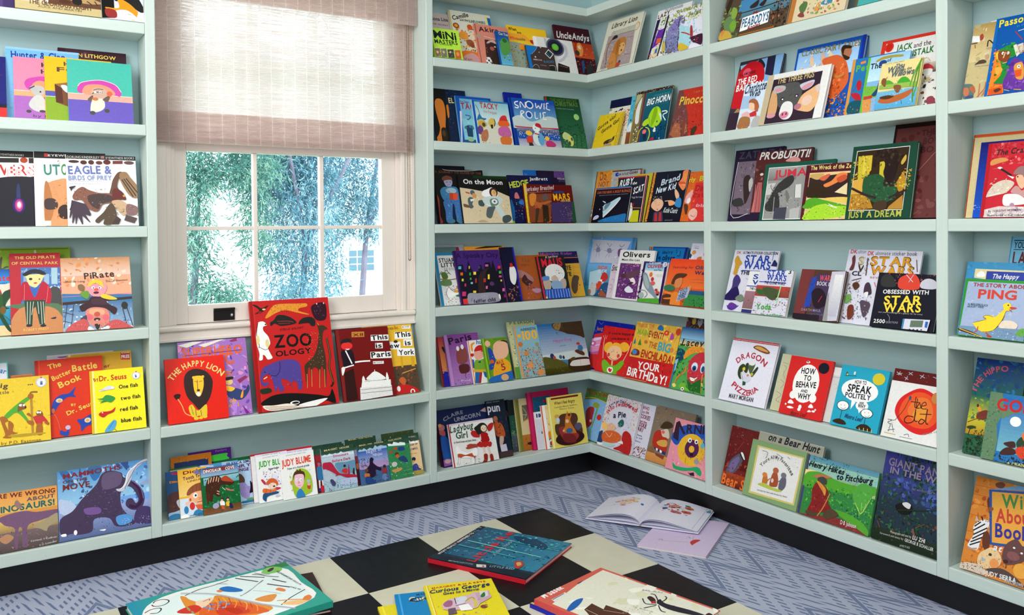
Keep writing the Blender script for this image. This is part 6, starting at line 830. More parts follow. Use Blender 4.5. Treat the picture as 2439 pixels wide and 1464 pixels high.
 ('picture_book', 'maroon bordered book with a sailboat on green and yellow waves, third shelf', 1.0425, 0.0338, 0.2016, 0.1773, 0.009, 11.57, '512', 't ed8 78 82 93 959 104 The Wreck of the Zephyr;p ec9 77 148 983 155 961 991 62 1001;p 322 85 232 986 176 913 646 79 598;b ca6 86 177 346 174 252 278 114 234;b d64 267 260 386 194 459 198 366 302;b e84 359 374 494 309 602 189 744 188 738 268 590 350 421 422;b c53 579 277 712 213 758 287 644 352;p eda 571 518 777 359 790 571;b 321 52 433 223 331 425 449 532 561 267 605 76 580;b ec6 383 645 450 611 805 616 819 712 606 696 405 672;b 5a2 86 634 229 603 383 645 533 685 826 764 834 816 75 797 60 706;b ad3 74 905 218 765 430 717 615 758 829 782 814 920 507 983 70 994;s dd6,8b2,693,ee9,461,bc3 60 36 50 720 800 1000;p eee 464 701 580 757 565 774;p eee 433 735 655 786 640 803'),
 ('picture_book', 'dark green framed book with a tree in yellow light, title along its foot', 1.216, 0.018, 0.2047, 0.2213, 0.013, 11.82, '143', 'p ddd 65 63 890 51 889 889 41 889;p 321 76 73 882 61 879 879 52 878;p cb3 101 140 294 137 311 396 131 471;p dc4 183 145 231 140 246 393 197 391;p db3 294 137 327 139 333 342 279 394;s cb3,dc5,b92,873,a83 50 44 30 130 300 550;p cb3 457 240 534 230 561 459 476 510;p da4 65 468 224 447 233 666 52 661;p b82 52 661 334 682 432 860 43 876;s ca4,a73,db5,953 70 40 60 680 350 880;p b82 769 493 838 377 896 524 834 681 722 571;s cb3,a82,d94 30 40 780 350 960 620;p b83 679 837 867 695 886 873 656 877;b 253 224 529 254 434 440 401 545 458 566 567 755 586 768 652 667 770 517 808 341 723 245 639;s 364,243,475,232,353 70 44 320 420 760 760;b 432 437 806 538 754 638 783 625 879 467 881;l 322 32 53 578 266 667 470 726;l 322 27 916 630 773 679 659 730;b 211 381 88 693 92 739 333 655 543 535 404 539 257;s 321,432,211 40 60 350 80 850 300;b ca4 785 256 844 166 857 233 808 296;t bb5 88 48 986 881 973 JUST A DREAM'),
]),
('R', 4, 'books on the fourth shelf between the tall posts', [
 ('paperback_book', 'white sticker album with blue block title and cut out figures, leftmost fourth shelf', 0.7151, 0.0319, 0.1961, 0.2188, 0.006, 18.0, 'dde', 't c45 41 53 61 153 61 DK;t 223 41 195 60 965 62 ULTIMATE STICKER COLLECTION;t 24a 116 281 195 833 195 STAR;t 24a 119 272 306 865 297 WARS;r 13a 250 330 900 345;t 223 63 235 403 897 398 THE CLONE;b c93 44 163 93 93 162 158 231 222 178 274 153 408 78 395 79 262;s 864,da4 14 22 40 120 180 420;b 437 106 477 177 407 279 499 249 615 303 773 251 825 21 778 110 624;b 215 -8 764 139 639 249 615 314 804 -9 830;l 99a 8 382 460 487 502 442 570;b 787 240 794 355 720 448 793 375 847;s 575,8a8,aaa 16 26 350 640 700 850;b 639 101 934 171 864 329 914 238 986 141 979;l 33a 13 84 920 232 971 349 905;b 226 886 224 926 143 1013 219 1022 250 870 241;l 47b 9 882 1 877 161'),
 ('paperback_book', 'white sticker album with black outlined title, back of the fourth shelf', 1.1705, 0.034, 0.19, 0.2301, 0.005, 18.0, 'dde', 't c45 53 32 54 158 56 DK;u 889 48 167 51 911 58 ultimate sticker book;b 633 84 118 125 78 151 156 145 275 73 285 101 197;t 432 107 210 207 764 201 STAR;t cb8 93 218 200 755 195 STAR;t 432 93 220 306 777 297 WARS;t 223 59 135 356 614 356 CLONE;l 445 11 178 422 319 388;s 854,655,a87 24 30 100 420 380 560;b 532 183 476 253 445 313 496 246 554;b 7a5 90 646 179 613 206 694 118 742;s 596,446,8a7 20 30 60 560 350 760;b 732 177 780 268 760 301 898 213 948;s 843,544 20 30 80 780 400 950'),
 ('paperback_book', 'white sticker album with big orange block title, beside the black quiz book', 1.2371, 0.0252, 0.1779, 0.2286, 0.006, 18.0, 'dde', 't c45 57 27 68 147 69 DK;u 667 51 173 63 910 60 ultimate sticker book;t 532 123 110 203 870 202 STAR;t d92 108 124 198 855 195 STAR;t 532 123 136 330 910 326 WARS;t d92 108 149 324 895 320 WARS;l 533 13 51 104 73 346;s 633,445 16 24 20 120 80 340;l 644 10 920 113 966 268;u c77 26 162 381 500 377 REVENGE;b 434 90 476 141 434 193 471 237 587 106 595;l d67 10 252 428 298 491;b eee 104 582 177 564 169 645;b 545 60 693 175 685 258 734 202 890 141 867;s 99a,446 24 30 0 620 250 950'),
 ('paperback_book', 'slim paperback with blue title strip behind the green lettered reader, fourth shelf', 0.8074, 0.0241, 0.1614, 0.1461, 0.005, 18.0, 'eee', 't 24a 112 125 185 933 162 STAR;t 24a 112 126 320 956 290 WARS;r 13a 0 350 900 370;t 224 58 96 446 414 434 THE CLONE;g a78 866 0 480 1000 900;s 644,a76,533 24 50 0 480 1000 900;r 337 0 920 1000 1000'),
 ('paperback_book', 'thick white reader with blue title and green foot lettering, number three badge', 0.8638, 0.009, 0.1377, 0.1529, 0.012, 18.0, 'dde', 'p 24a 97 -38 1029 -30 1037 8 94 20;t 24a 127 248 141 774 135 STAR;t 24a 127 249 240 829 240 WARS;r 13a 50 270 850 288;t 224 63 210 321 816 325 THE CLONE WARS;e eee 874 36 102 72;t 224 93 855 76 937 74 3;g b44 843 0 360 1000 600;s 643,853,375,433,964,a54 70 40 0 400 1000 1000;b 453 187 442 286 391 470 401 674 454 661 614 533 670 342 590;b 363 9 454 196 464 293 548 113 560;l 9e9 25 722 342 686 730;s 754,532 26 40 600 400 1000 800;t 4a4 127 120 898 563 875 Yoda;t 3a4 63 301 1025 916 1012 in action'),
 ('picture_book', 'glossy maroon and silver book with a dark caped shape, middle of fourth shelf', 1.0314, 0.009, 0.161, 0.1605, 0.012, 18.0, '532', 'g 733 311 0 0 300 1000;p 733 0 0 216 -1 274 991 0 1000;p 24a 267 173 387 122 350 743 202 778;s 36b,228,338 20 50 200 250 450 750;p 435 369 82 640 62 876 965 429 974;t d56 114 452 222 724 212 WARS;t ccd 76 407 309 698 316 BOOK II;b 212 329 481 444 368 611 436 708 669 478 771;l d34 11 577 520 517 647;p ccd 695 27 991 7 1010 970 692 1005;g eee bbc 780 80 960 900;p 999 691 789 687 510 721 427 799 993 692 1005;u 99a 50 172 841 620 836 DARTH MAUL;u 667 38 311 917 695 907 SABOTEUR;r 212 0 900 600 1000'),
 ('picture_book', 'black quiz book with yellow block title and a small white game unit, right fourth shelf', 1.3026, 0.009, 0.19, 0.1605, 0.013, 18.0, '112', 's 644,a33,433,d54,556 50 50 50 0 1000 220;b d43 343 107 446 20 559 -8 661 102 673 270 379 278;l dde 10 446 20 570 147;l 9ce 10 563 12 505 153;b 333 58 88 150 21 254 94 304 246 78 246;b ccd 699 137 801 72 919 119 936 246 717 248;t eee 73 121 387 844 354 OBSESSED WITH;t fd4 156 170 585 765 537 STAR;t fd4 156 187 725 772 672 WARS;u bbb 24 108 743 818 724 test your knowledge of a galaxy far far away;t eee 69 66 937 253 929 2500;u 99a 35 268 924 464 914 QUESTIONS;l 99a 9 269 758 316 820 316 887;p dde 538 817 946 796 926 993 535 995;p 48b 530 818 560 814 557 992 531 996;p 676 656 834 848 817 845 935 656 954;p 36b 879 829 923 831 918 941 880 930;e 222 663 992 13 10;e 222 722 989 13 10;e 222 780 985 13 10;e 222 838 981 13 10'),
]),
('R', 5, 'books on the fifth shelf between the tall posts', [
 ('picture_book', 'white book with red checked edge and a green dragon foot, leftmost fifth shelf', 0.7162, 0.009, 0.1993, 0.2212, 0.011, 21.0, 'eef', 'r c33 0 0 1000 18;s fff 30 8 0 0 1000 18;r fff 0 18 1000 22;r b34 0 22 1000 38;s fff 34 8 0 20 1000 40;c b34 92 233 403 476 282 813 388 DRAGON;c b34 86 209 754 565 864 804 738 PIZZERIA;t 444 68 220 949 751 941 MARY MORGAN;b 843 485 114 558 72 718 87 853 152 800 183 638 161;b da5 517 110 607 83 779 129 812 157 653 143;s b43,ec8 10 14 430 90 780 190;b 342 290 562 287 449 353 392 409 417 378 502 417 593 366 633;b 342 410 498 418 383 468 369 486 439 476 521;b 564 493 455 503 373 581 347 615 375 590 474 573 540;b 342 573 540 625 453 669 400 692 429 650 514 607 568;e eee 542 360 66 37;b dde 363 520 504 534 558 558 584 618 515 668 415 642 361 569;e dc4 397 467 31 28;e cb4 591 530 31 25;e c75 513 556 22 18;p 253 432 655 502 662 510 708 450 725;l 555 6 352 522 436 639'),
 ('picture_book', 'cream book with fine red scrollwork behind the red manners book', 0.9288, 0.0222, 0.1763, 0.1894, 0.008, 21.0, 'cca', 'l a77 7 76 200 155 240 116 349 186 442;l a77 7 78 458 182 511 118 606;l a66 7 44 668 170 717 84 815 183 851;l 766 5 41 153 180 168;s a88,977,ba9 40 16 0 150 220 900'),
 ('picture_book', 'plain white book between the red and the teal manners books, fifth shelf', 1.1073, 0.0222, 0.1569, 0.1723, 0.008, 21.0, 'ddd', 'l aab 9 163 184 348 180;r eee 0 0 1000 150;l bbb 7 238 303 314 329 286 405;s ccd 10 20 0 200 350 600'),
 ('picture_book', 'red book with a white oval lettered HOW TO BEHAVE, fifth shelf', 0.9744, 0.009, 0.1594, 0.1903, 0.01, 21.0, 'd22', 'e fff 483 438 303 327;e fff 247 660 81 67;e fff 718 662 81 70;t 212 100 319 282 646 265 HOW;t 212 87 411 385 583 380 TO;t 212 100 269 525 733 484 BEHAVE;t 212 50 410 592 570 587 AND;t 212 93 369 707 666 690 WHY;e 112 814 138 123 93;s 445 8 10 700 150 820 210;b fff 385 84 422 53 477 72 437 95;e 222 423 70 17 13;b fff 172 814 223 745 316 801;b fff 172 883 237 856 342 875 251 897;e fff 476 838 38 37;e fff 467 882 38 27;b fff 662 819 711 752 779 810;b fff 665 895 699 856 756 881;e fff 798 866 38 17;e fff 131 837 19 17;e fff 835 835 19 17;i 822 73 286 996 658 982 Munro Leaf'),
 ('picture_book', 'teal book with a white speech bubble and two smiling round heads, fifth shelf', 1.1672, 0.009, 0.158, 0.1862, 0.01, 21.0, '2ac', 'e fff 470 383 386 188;p fff 351 555 445 576 369 701;e fff 587 614 131 80;p fff 524 680 605 669 555 740;t 224 61 334 282 581 275 HOW TO;t 112 121 217 422 720 410 SPEAK;t 224 80 196 522 731 506 POLITELY;t 223 35 525 590 620 586 AND;t 223 61 503 650 663 653 WHY;e dc3 812 152 127 96;s aa2 10 12 640 150 850 260;e 222 199 666 131 80;e fff 199 666 119 70;e 222 717 718 127 73;e fff 717 718 114 64;l 222 6 161 705 223 721 267 690;l 222 6 689 762 744 770 786 740;e 222 156 660 8 6;e 222 233 657 8 6;e 222 678 710 8 6;e 222 754 703 8 6;l 233 8 199 749 194 889;l 233 8 709 791 712 894;b 321 47 944 160 886 300 907 340 957 191 972;s ec4,db4 14 10 40 880 380 1000;b 321 562 980 642 904 787 898 895 976 733 985;l fc3 12 630 960 650 1000;l fc3 12 720 950 730 1000;l fc3 12 800 950 810 1000;l fc3 12 880 950 890 1000;i 247 70 280 852 650 863 Munro Leaf;e 456 136 142 21 32;e dc4 149 154 17 16;e eee 299 116 21 29;l 244 6 98 180 345 154'),
 ('picture_book', 'maroon book with pale flower marks behind the large red dot book', 1.3314, 0.0211, 0.1692, 0.1967, 0.009, 21.0, '611', 's ccd,bab 20 12 40 40 1000 140;l ccd 9 40 54 140 93;l ccd 9 87 100 101 39;l ccd 9 48 90 143 63;l ccd 9 255 33 334 67;l ccd 9 325 24 263 69;l ccd 9 457 51 553 82;l ccd 9 525 34 476 99;l ccd 9 200 114 270 142;l ccd 9 251 100 219 156;l ccd 9 687 49 779 66'),
 ('picture_book', 'white book with one enormous orange red dot and handwritten title, fifth shelf', 1.3367, 0.009, 0.166, 0.163, 0.009, 21.0, 'eee', 'b d22 162 519 195 335 318 190 533 67 755 117 876 215 966 436 967 638 854 781 708 847 526 834 345 749 233 647;b e52 244 503 300 298 493 143 709 159 854 287 917 547 806 706 601 749 410 700 287 637;b e73 388 476 511 244 724 242 833 461 758 630 548 655;b e93 489 527 570 373 720 414 712 571 577 615;e c84 828 190 71 96;l 311 15 489 222 503 403 593 403;l 311 14 416 322 577 311;l 311 15 521 251 532 415 570 321 612 409;l 311 14 613 365 688 334 662 287 616 330 629 405 708 399;l 311 17 536 484 528 642 428 697 365 657 407 578 516 574;l 311 17 527 433 542 622 599 636;e e73 655 599 4 3;l 311 17 652 582 619 649 675 664 718 604 652 582;l 311 17 725 396 738 617 788 650;l 311 14 611 504 809 475;l 322 10 203 689 317 490 381 284;e 357 390 262 25 38;l 222 10 70 697 148 700 80 749 142 773;l 222 9 129 704 203 689;l 222 9 139 755 127 901;l 222 9 157 752 222 899;l 222 9 105 888 231 843;s 333 14 14 80 720 200 860;l cb6 14 56 934 266 934;l 333 9 411 911 479 879 506 926;l 444 7 345 952 565 948;u 887 27 727 851 954 760 PETER H'),
]),
('R', 6, 'books on the bottom shelf between the tall posts', [
 ('picture_book', 'dark red book with a badger and orange foot lettering, leftmost bottom right shelf', 0.6989, 0.035, 0.2558, 0.2065, 0.01, 18.0, '722', 'g 722 511 0 0 1000 700;s 833,611,944 40 70 0 0 700 700;s eee 8 12 100 100 250 180;b 211 682 46 1002 7 997 77 741 138;b 556 49 785 83 590 188 453 275 404 308 460 257 656 171 790 100 827;b 769 79 740 120 581 215 483 236 570 162 755;b 222 221 426 282 393 334 490 306 533;b eee 238 413 275 404 325 492 309 505;l 933 14 172 384 250 218;g a42 611 0 780 1000 1000;t e73 169 6 983 399 1003 Bear S;s c53,621 20 40 0 600 400 850'),
 ('picture_book', 'grey cream book with black serif Bear Hunt words, at the back of the bottom shelf', 0.8309, 0.0231, 0.2585, 0.2154, 0.009, 18.0, 'bba', 'r ccb 0 0 1000 20;i 223 110 149 107 938 114 on a Bear Hunt;s aa9,cbb 14 60 0 200 1000 1000'),
 ('picture_book', 'sage green book with a cream panel of three bear cubs, bottom right shelf', 0.8201, 0.009, 0.2207, 0.1875, 0.011, 18.0, '8a7', 'p dc7 110 90 966 90 951 909 117 942;p eee 147 117 941 116 922 881 142 906;s dc8,cb6 30 12 90 120 950 160;c 555 65 259 451 507 243 815 448 Youre All My Favorites;s 667,565,899,b76 40 16 200 150 900 330;l 676 8 214 161 324 173 305 278;l 676 8 486 150 619 193;l 565 8 691 154 737 181;b c73 325 692 330 571 371 519 412 606 421 693 352 714;e d84 348 556 44 38;b a53 467 708 473 549 505 461 557 465 601 569 607 685 532 718;e b64 530 434 52 50;b 667 634 715 634 579 669 510 730 511 749 641 699 734;e 778 682 477 48 46;l a64 15 411 646 461 592;l 667 15 609 606 644 576;b bc5 253 754 360 702 534 727 699 734 627 776 397 770;s dc4,9b4 20 14 230 700 700 800;u 777 27 267 860 818 820 written by Sam and drawn by Anita;e ecc 509 617 24 38'),
 ('picture_book', 'landscape book with a robed walker leaning on a staff among green hills', 1.0469, 0.009, 0.2496, 0.1847, 0.011, 18.0, '384', 'r 447 0 0 30 1000;g 59b ac8 30 0 1000 420;p 9cb 24 96 1005 83 1000 224 47 318;b fd9 2 256 336 263 200 420 28 401;s 7bd,48b,5ac 20 60 450 100 1000 350;s 143,254,365 60 34 0 0 600 180;s 254 10 30 600 50 800 250;b 5a3 15 328 137 252 268 248 502 301 806 290 973 234 968 376 54 545;s 4a3,283,6b4,163,395,7b3 130 60 60 380 1000 850;b 5a4 710 431 772 266 854 221 951 276 951 452 866 643 768 590;s 6b5,4a3 24 50 720 350 980 750;l ad6 9 802 613 861 698 905 522;l ad6 9 861 698 846 526;l bd7 9 762 556 861 698 938 457;s 246,357,58a 50 26 500 700 950 860;b 5a3 474 771 659 756 897 826 1005 942 984 994 811 931 595 835;p 833 17 997 292 932 601 869 760 898 986 1002 0 1000;s a43,722,944 40 40 0 900 850 1000;i 112 93 41 187 544 178 Henry Hikes;i 112 93 459 279 937 193 to Fitchburg;b 822 156 548 200 420 300 424 380 509 389 654 477 788 405 833 285 897 142 932 173 731;s 933,611,a44 30 44 150 480 420 870;b 543 402 816 489 765 578 823 498 908 426 955 368 903;b 543 123 920 270 902 248 967 148 967;b b75 142 326 239 266 394 272 344 307 187 349;b 444 203 344 278 301 333 339 330 414 231 410;b d94 197 402 247 404 343 484 346 595 303 535;l c84 18 416 533 350 798 295 949;l c83 14 231 410 318 530;u eee 65 623 951 835 939 D B Johnson;s 664,997 8 26 650 220 760 320'),
 ('picture_book', 'dark blue and green photo book with a distant panda in misty bamboo, right end', 1.3062, 0.009, 0.2331, 0.2527, 0.012, 18.0, '234', 'g 44a 234 0 0 1000 550;s 45a,348,56b,236 60 110 150 0 1000 500;s 132,243,132,354 90 56 250 0 800 250;s 253,132,364,243 140 60 0 200 700 1000;s 46a,358 30 80 550 250 1000 550;g 232 121 0 850 1000 1000;s 132,121,343,643 60 50 0 650 1000 1000;t 98a 86 58 149 890 150 GIANT PANDA;t 98a 72 95 233 887 224 IN THE WILD;u 779 29 411 358 902 329 an endangered species;b 111 246 572 326 523 433 542 445 600 381 640 291 637;b ddd 327 529 382 504 437 522 424 568 363 558;b 111 438 528 459 560 434 578;l 232 10 285 613 746 505;l 643 14 49 795 97 857;l 754 24 507 763 554 864;l 643 12 544 741 642 681;u ccb 26 242 879 513 864 Photographs and text by;t ddd 41 528 871 683 872 LU ZHI;u bbb 22 115 925 424 911 foreword and essay by;t ccc 34 440 918 801 925 GEORGE B SCHALLER;u aaa 22 392 989 522 979 APERTURE'),
]),
('R', 2, 'books on the second shelf right of the last post', [
 ('picture_book', 'white edged book showing a sliver above the beige ark book, far right', 1.5938, 0.0529, 0.0964, 0.2216, 0.008, 16.96, 'eee', ''),
 ('picture_book', 'beige book with sketched crocodile and red crab, far right second shelf', 1.5561, 0.041, 0.1303, 0.2157, 0.009, 17.2, 'cb8', 'g b95 dc9 0 0 1000 500;s ba7,dca,ca8 30 100 0 0 1000 900;p eee -11 139 149 159 171 243 11 225;b a43 149 159 205 135 236 200 181 224;l 333 14 -14 248 126 248;l a43 10 76 263 97 317;l 222 14 342 324 351 239 472 309;t 888 29 329 362 485 365 NOAH;b 543 140 543 234 493 324 492 377 527 337 542 216 541;l 433 6 182 527 234 493 275 536;u 998 19 148 574 450 583 written and drawn;b 577 -26 848 -10 790 162 803 214 886 209 982 26 980;b c75 -10 849 79 836 126 899 96 955 28 931;b b64 111 839 198 826 250 908 191 913;e 457 145 968 86 25;l c75 12 328 981 313 805;l c75 12 298 979 421 881 429 795;l c75 10 386 975 441 902;l d86 8 413 967 460 923'),
 ('picture_book', 'bright blue book with yellow title and figures in green and purple robes, far right', 1.6208, 0.028, 0.1145, 0.2183, 0.01, 17.45, '05a', 'r 06b 0 0 60 1000;t ed3 93 79 118 932 96 Passover;u 48b 37 478 165 789 145 in verse;l a34 11 459 211 652 338;l eee 7 523 214 647 204;p e82 104 438 229 423 417 981 65 985;s d72,f93,e61 24 60 60 400 350 1000;p fc3 110 458 201 440 193 524 149 539;b 283 171 446 254 398 455 372 556 450 547 534 424 549 385 640 508 624 434 814 384 866 171 845 209 811 308 707;s 394,162 24 60 150 350 550 750;b 842 171 446 298 441 416 463 435 532 372 591 237 567 176 523;e fff 266 470 25 19;e fff 381 478 28 19;e 222 275 474 11 8;e 222 373 479 11 8;l eb8 13 320 462 292 535;l fbb 7 295 602 388 593;b fa4 149 653 259 645 319 690 223 746;l c36 9 173 854 387 875;b 639 470 601 569 555 727 619 866 671 972 951 762 977 566 949 401 923 374 827 440 721;s 74a,528,85b 30 60 400 600 1000 1000;b d94 562 649 665 622 754 660 800 832 658 827 586 736;p d52 581 717 737 714 745 799 621 805;e fff 664 674 37 21;e 222 667 674 16 8;l dc3 7 422 944 539 965;l dc3 7 630 955 791 971;p ddc 469 393 537 382 650 508 582 547;p dcb 556 393 678 379 723 487 669 519;p d52 76 911 376 893 403 989 99 989;b 532 195 932 302 914 357 938 253 966;s cb9,a87 20 40 550 380 900 520'),
]),
('R', 3, 'books on the third shelf right of the last post', [
 ('picture_book', 'cream book with an orange border, largest at the far right third shelf', 1.5494, 0.0645, 0.1575, 0.2294, 0.01, 12.85, 'dc9', 'r d52 0 0 1000 35;r a31 0 0 18 1000;l cb8 6 0 40 1000 40'),
 ('picture_book', 'slim deep blue book between cream and crimson books, far right', 1.5769, 0.0528, 0.1365, 0.2059, 0.009, 13.07, '12a', 'g 117 15c 0 0 1000 1000;s ace,fff 10 16 0 820 120 900'),
 ('picture_book', 'crimson book with a white crane and a woman in a pale hood, far right', 1.6037, 0.04, 0.134, 0.1994, 0.01, 13.31, 'c23', 'r b12 0 0 70 1000;s d45,b12,c55,e77 40 80 80 0 1000 300;b d95 79 242 171 211 334 207 408 245 252 273 94 301;i 322 77 152 169 798 149 The Crane;b eee 220 341 265 325 318 344 290 360;l 222 24 288 355 397 404 504 453;l c66 7 221 346 140 349;p fff 423 444 557 476 530 498;b dcb 71 720 114 632 222 545 389 505 538 531 563 576 445 672 293 702 106 726;s eed,cba 24 40 100 480 500 680;l eee 11 104 721 196 700 336 681;b 977 531 431 579 366 666 335 796 363 803 473 612 445;b eb9 586 466 708 459 765 581 715 634 641 578;e 322 618 473 16 9;b c99 523 673 584 598 646 600 720 656 807 636 831 753 670 708;b eee 394 725 481 694 670 708 806 774 832 827 640 846 423 844;b b8a 530 835 604 825 664 951 559 961;p dcc 69 895 331 854 826 869 912 998 73 998;s eed,bab,cbc 40 70 60 870 1000 1000;u 433 28 152 934 747 920 By DOROTHY HOFFMAN;u 433 22 141 984 821 985 illustrated in full colour'),
]),
('R', 4, 'books on the fourth shelf right of the last post', [
 ('picture_book', 'pale blue book with heavy serif poster letters at the back, far right fourth shelf', 1.6457, 0.0409, 0.1096, 0.2709, 0.009, 16.22, '7bd', 'l 124 9 72 38 987 37;t 235 62 84 113 717 114 YOUR NEW;l 124 7 86 129 1001 129;t 622 123 98 273 834 271 LAWN;l 48b 8 20 0 20 1000'),
 ('picture_book', 'blue book with a yellow panel and white italic word behind the duck book', 1.5476, 0.029, 0.1738, 0.2009, 0.009, 16.47, '49c', 's 5ad,38b 24 90 0 0 1000 400;p eda 130 95 943 102 945 290 130 218;b fff 163 172 221 125 288 156 281 200 180 204;p 34a 309 122 958 122 972 310 307 254;i eee 62 396 217 778 213 The Happy'),
 ('picture_book', 'pale blue book with green border and a running yellow duck, far right fourth shelf', 1.5568, 0.015, 0.169, 0.1547, 0.011, 16.8, '393', 'p abd 41 49 982 48 981 997 19 987;s 9bd,bcd,abe 50 70 60 60 1000 750;t a33 64 130 132 981 134 THE STORY ABOUT;t d43 153 228 333 797 321 PING;l 622 6 226 187 329 186;u 356 36 94 462 404 467 by MARJORIE FLACK;u 356 36 90 505 343 501 and KURT WIESE;e edc 737 756 140 83;p 79b 12 833 993 799 987 996 19 987;s 8ac,68b,cde 40 40 30 860 900 1000;b 6a4 864 870 930 792 981 800 970 915 894 909;b fd3 643 498 623 430 656 393 718 387 749 433 744 502 684 522 665 580 650 666 598 771 531 864 405 907 295 861 235 795 219 761 308 730 407 676 365 652 401 620 477 613 531 635 588 573;l 631 7 219 761 308 730 408 684 359 653 413 616 506 638;l 631 7 667 594 630 711 531 864 379 903;e 321 700 421 11 13;b d43 732 448 813 448 815 468 742 482;l b43 11 723 484 766 528;l c43 17 304 817 298 890 261 916;l b43 19 431 904 504 969;b b43 449 946 515 953 531 980 479 986;b 432 16 877 180 903 374 984 308 984 116 940 19 913;l eb4 14 23 884 196 934 388 994;s a44,355,c55,9a8 24 20 680 830 1000 980'),
]),
('R', 5, 'books on the fifth shelf right of the last post', [
 ('picture_book', 'yellow book with navy serif title behind the moonlit figure cover, far right', 1.65, 0.0361, 0.1198, 0.2534, 0.008, 18.0, 'dd5', 'r 812 0 0 20 1000;t 236 92 165 201 728 195 In the;t 236 83 315 310 782 316 Olden;s ee7,cb4 20 80 0 0 1000 400;e c63 71 302 30 11'),
 ('picture_book', 'dusk coloured book with pink arched letters and a leaping red animal, far right', 1.5644, 0.0231, 0.1268, 0.2558, 0.01, 18.0, '264', 'g 138 265 0 0 1000 420;g 265 cc3 0 400 1000 640;g cc3 b82 0 620 1000 800;s 148,27a,256 40 80 0 0 1000 400;c c56 57 83 376 272 176 663 107 THE HIPPO;s 475,6a4,9b3 30 70 0 420 1000 650;b 732 174 599 246 553 379 530 426 592 335 630 199 634;b e93 161 504 200 500 264 541 208 557;e 532 170 498 26 17;l 833 8 17 683 179 636 387 586;l 532 5 297 638 335 630;b 342 14 731 111 711 211 719 116 749 36 748;l 231 8 94 732 65 813;l 231 6 276 769 249 849;s 342,231 16 30 180 730 400 830;s 132,243,353,121 80 50 0 800 700 1000;l 465 15 279 368 411 341'),
 ('picture_book', 'book with a grey green tree border, full moon and a crawling orange figure, far right', 1.6199, 0.009, 0.1449, 0.1735, 0.011, 18.0, '686', 's 797,575,464,8a8 90 40 0 0 350 1000;p 27b 206 -2 988 12 1074 932 229 1004 242 708 193 479 255 317 418 238 267 204;g 26b 7bc 250 60 1000 850;p 686 0 0 206 -2 240 236 201 381 193 479 240 694 213 1007 0 1000;s 797,575,464 50 36 0 100 200 950;b 686 240 236 415 225 586 214 440 276 264 371;t c22 175 145 256 923 232 GONE;t eee 5 147 263 163 261 i;e fff 494 384 93 73;s cef 8 6 400 400 900 700;b 422 352 730 418 691 526 672 555 749 463 766;b 422 316 890 372 796 479 763 597 810 513 866;b 243 559 680 621 588 700 601 704 709 603 754;b e73 629 546 697 494 791 505 779 615 675 633;b d42 560 776 674 714 812 716 823 862 659 893;s e73,c32 14 40 650 700 900 900;s 112,223 60 40 220 880 1000 1000;t dc8 40 459 1014 784 990 A CRANE'),
]),
('R', 6, 'books on the bottom shelf right of the last post', [
 ('picture_book', 'orange wood patterned book with zebra, leopard and bears round a blue edged sign', 1.5657, 0.009, 0.1719, 0.2447, 0.012, 21.0, 'd83', 's c62,e94,d72,b52,e83 110 80 0 0 1000 850;l b62 5 0 100 500 90;l b62 5 0 200 450 190;l b62 5 0 300 400 290;l b62 5 0 420 300 410;l b62 5 0 600 300 590;p 25a 214 114 929 20 1026 601 369 672;p 7ad 245 107 647 -5 927 10;p ea4 261 129 920 47 1004 569 393 645;t 484 139 440 265 896 204 Wild;t c43 139 396 425 933 358 About;t 339 139 422 578 999 513 Books;b 632 217 240 238 201 290 359 256 322;b 854 257 299 320 291 327 318 277 340;e 743 359 49 65 26;b 743 292 40 379 5 435 33 365 71;b eee 90 538 166 465 255 434 312 466 275 563 232 638 216 751 144 779 56 756 72 698 114 622;l 112 13 105 535 185 472;l 112 13 94 582 251 480;l 112 13 107 623 293 514;l 112 13 104 668 275 563;l 112 13 90 705 244 625;l 112 13 84 739 226 673;l 112 11 154 479 127 440;l 112 11 212 455 185 416;p cba 98 481 105 423 159 467;s 111,eee 12 14 220 380 330 460;b b98 56 756 123 762 198 745 174 772 81 783;b 632 250 590 302 546 359 609 365 716 326 747 265 696;b ec9 239 886 246 798 323 737 406 695 505 715 570 784 545 864 435 912 298 925;s 643,322,754 40 14 280 720 620 960;e e95 479 848 68 49;e 9bc 321 839 33 13;e 432 404 771 24 15;b 644 566 711 591 630 653 573 737 543 825 596 908 629 873 731 768 788 640 819 587 790;s 755,533 24 34 600 650 1000 900;e 855 720 716 89 43;e 422 633 790 36 19;e eee 714 633 18 10;e eee 827 664 18 10;b dcb -1 998 7 942 245 906 382 946 364 992 144 995;s 643,322,ca8 50 16 0 860 350 990;b 544 379 936 594 873 800 914 935 982 698 981;e ea4 855 839 104 75;t eee 47 386 987 820 965 JUDY SIERRA;t ccc 32 669 988 921 985 MARC BROWN;i eee 64 427 712 552 714 at'),
]),
]
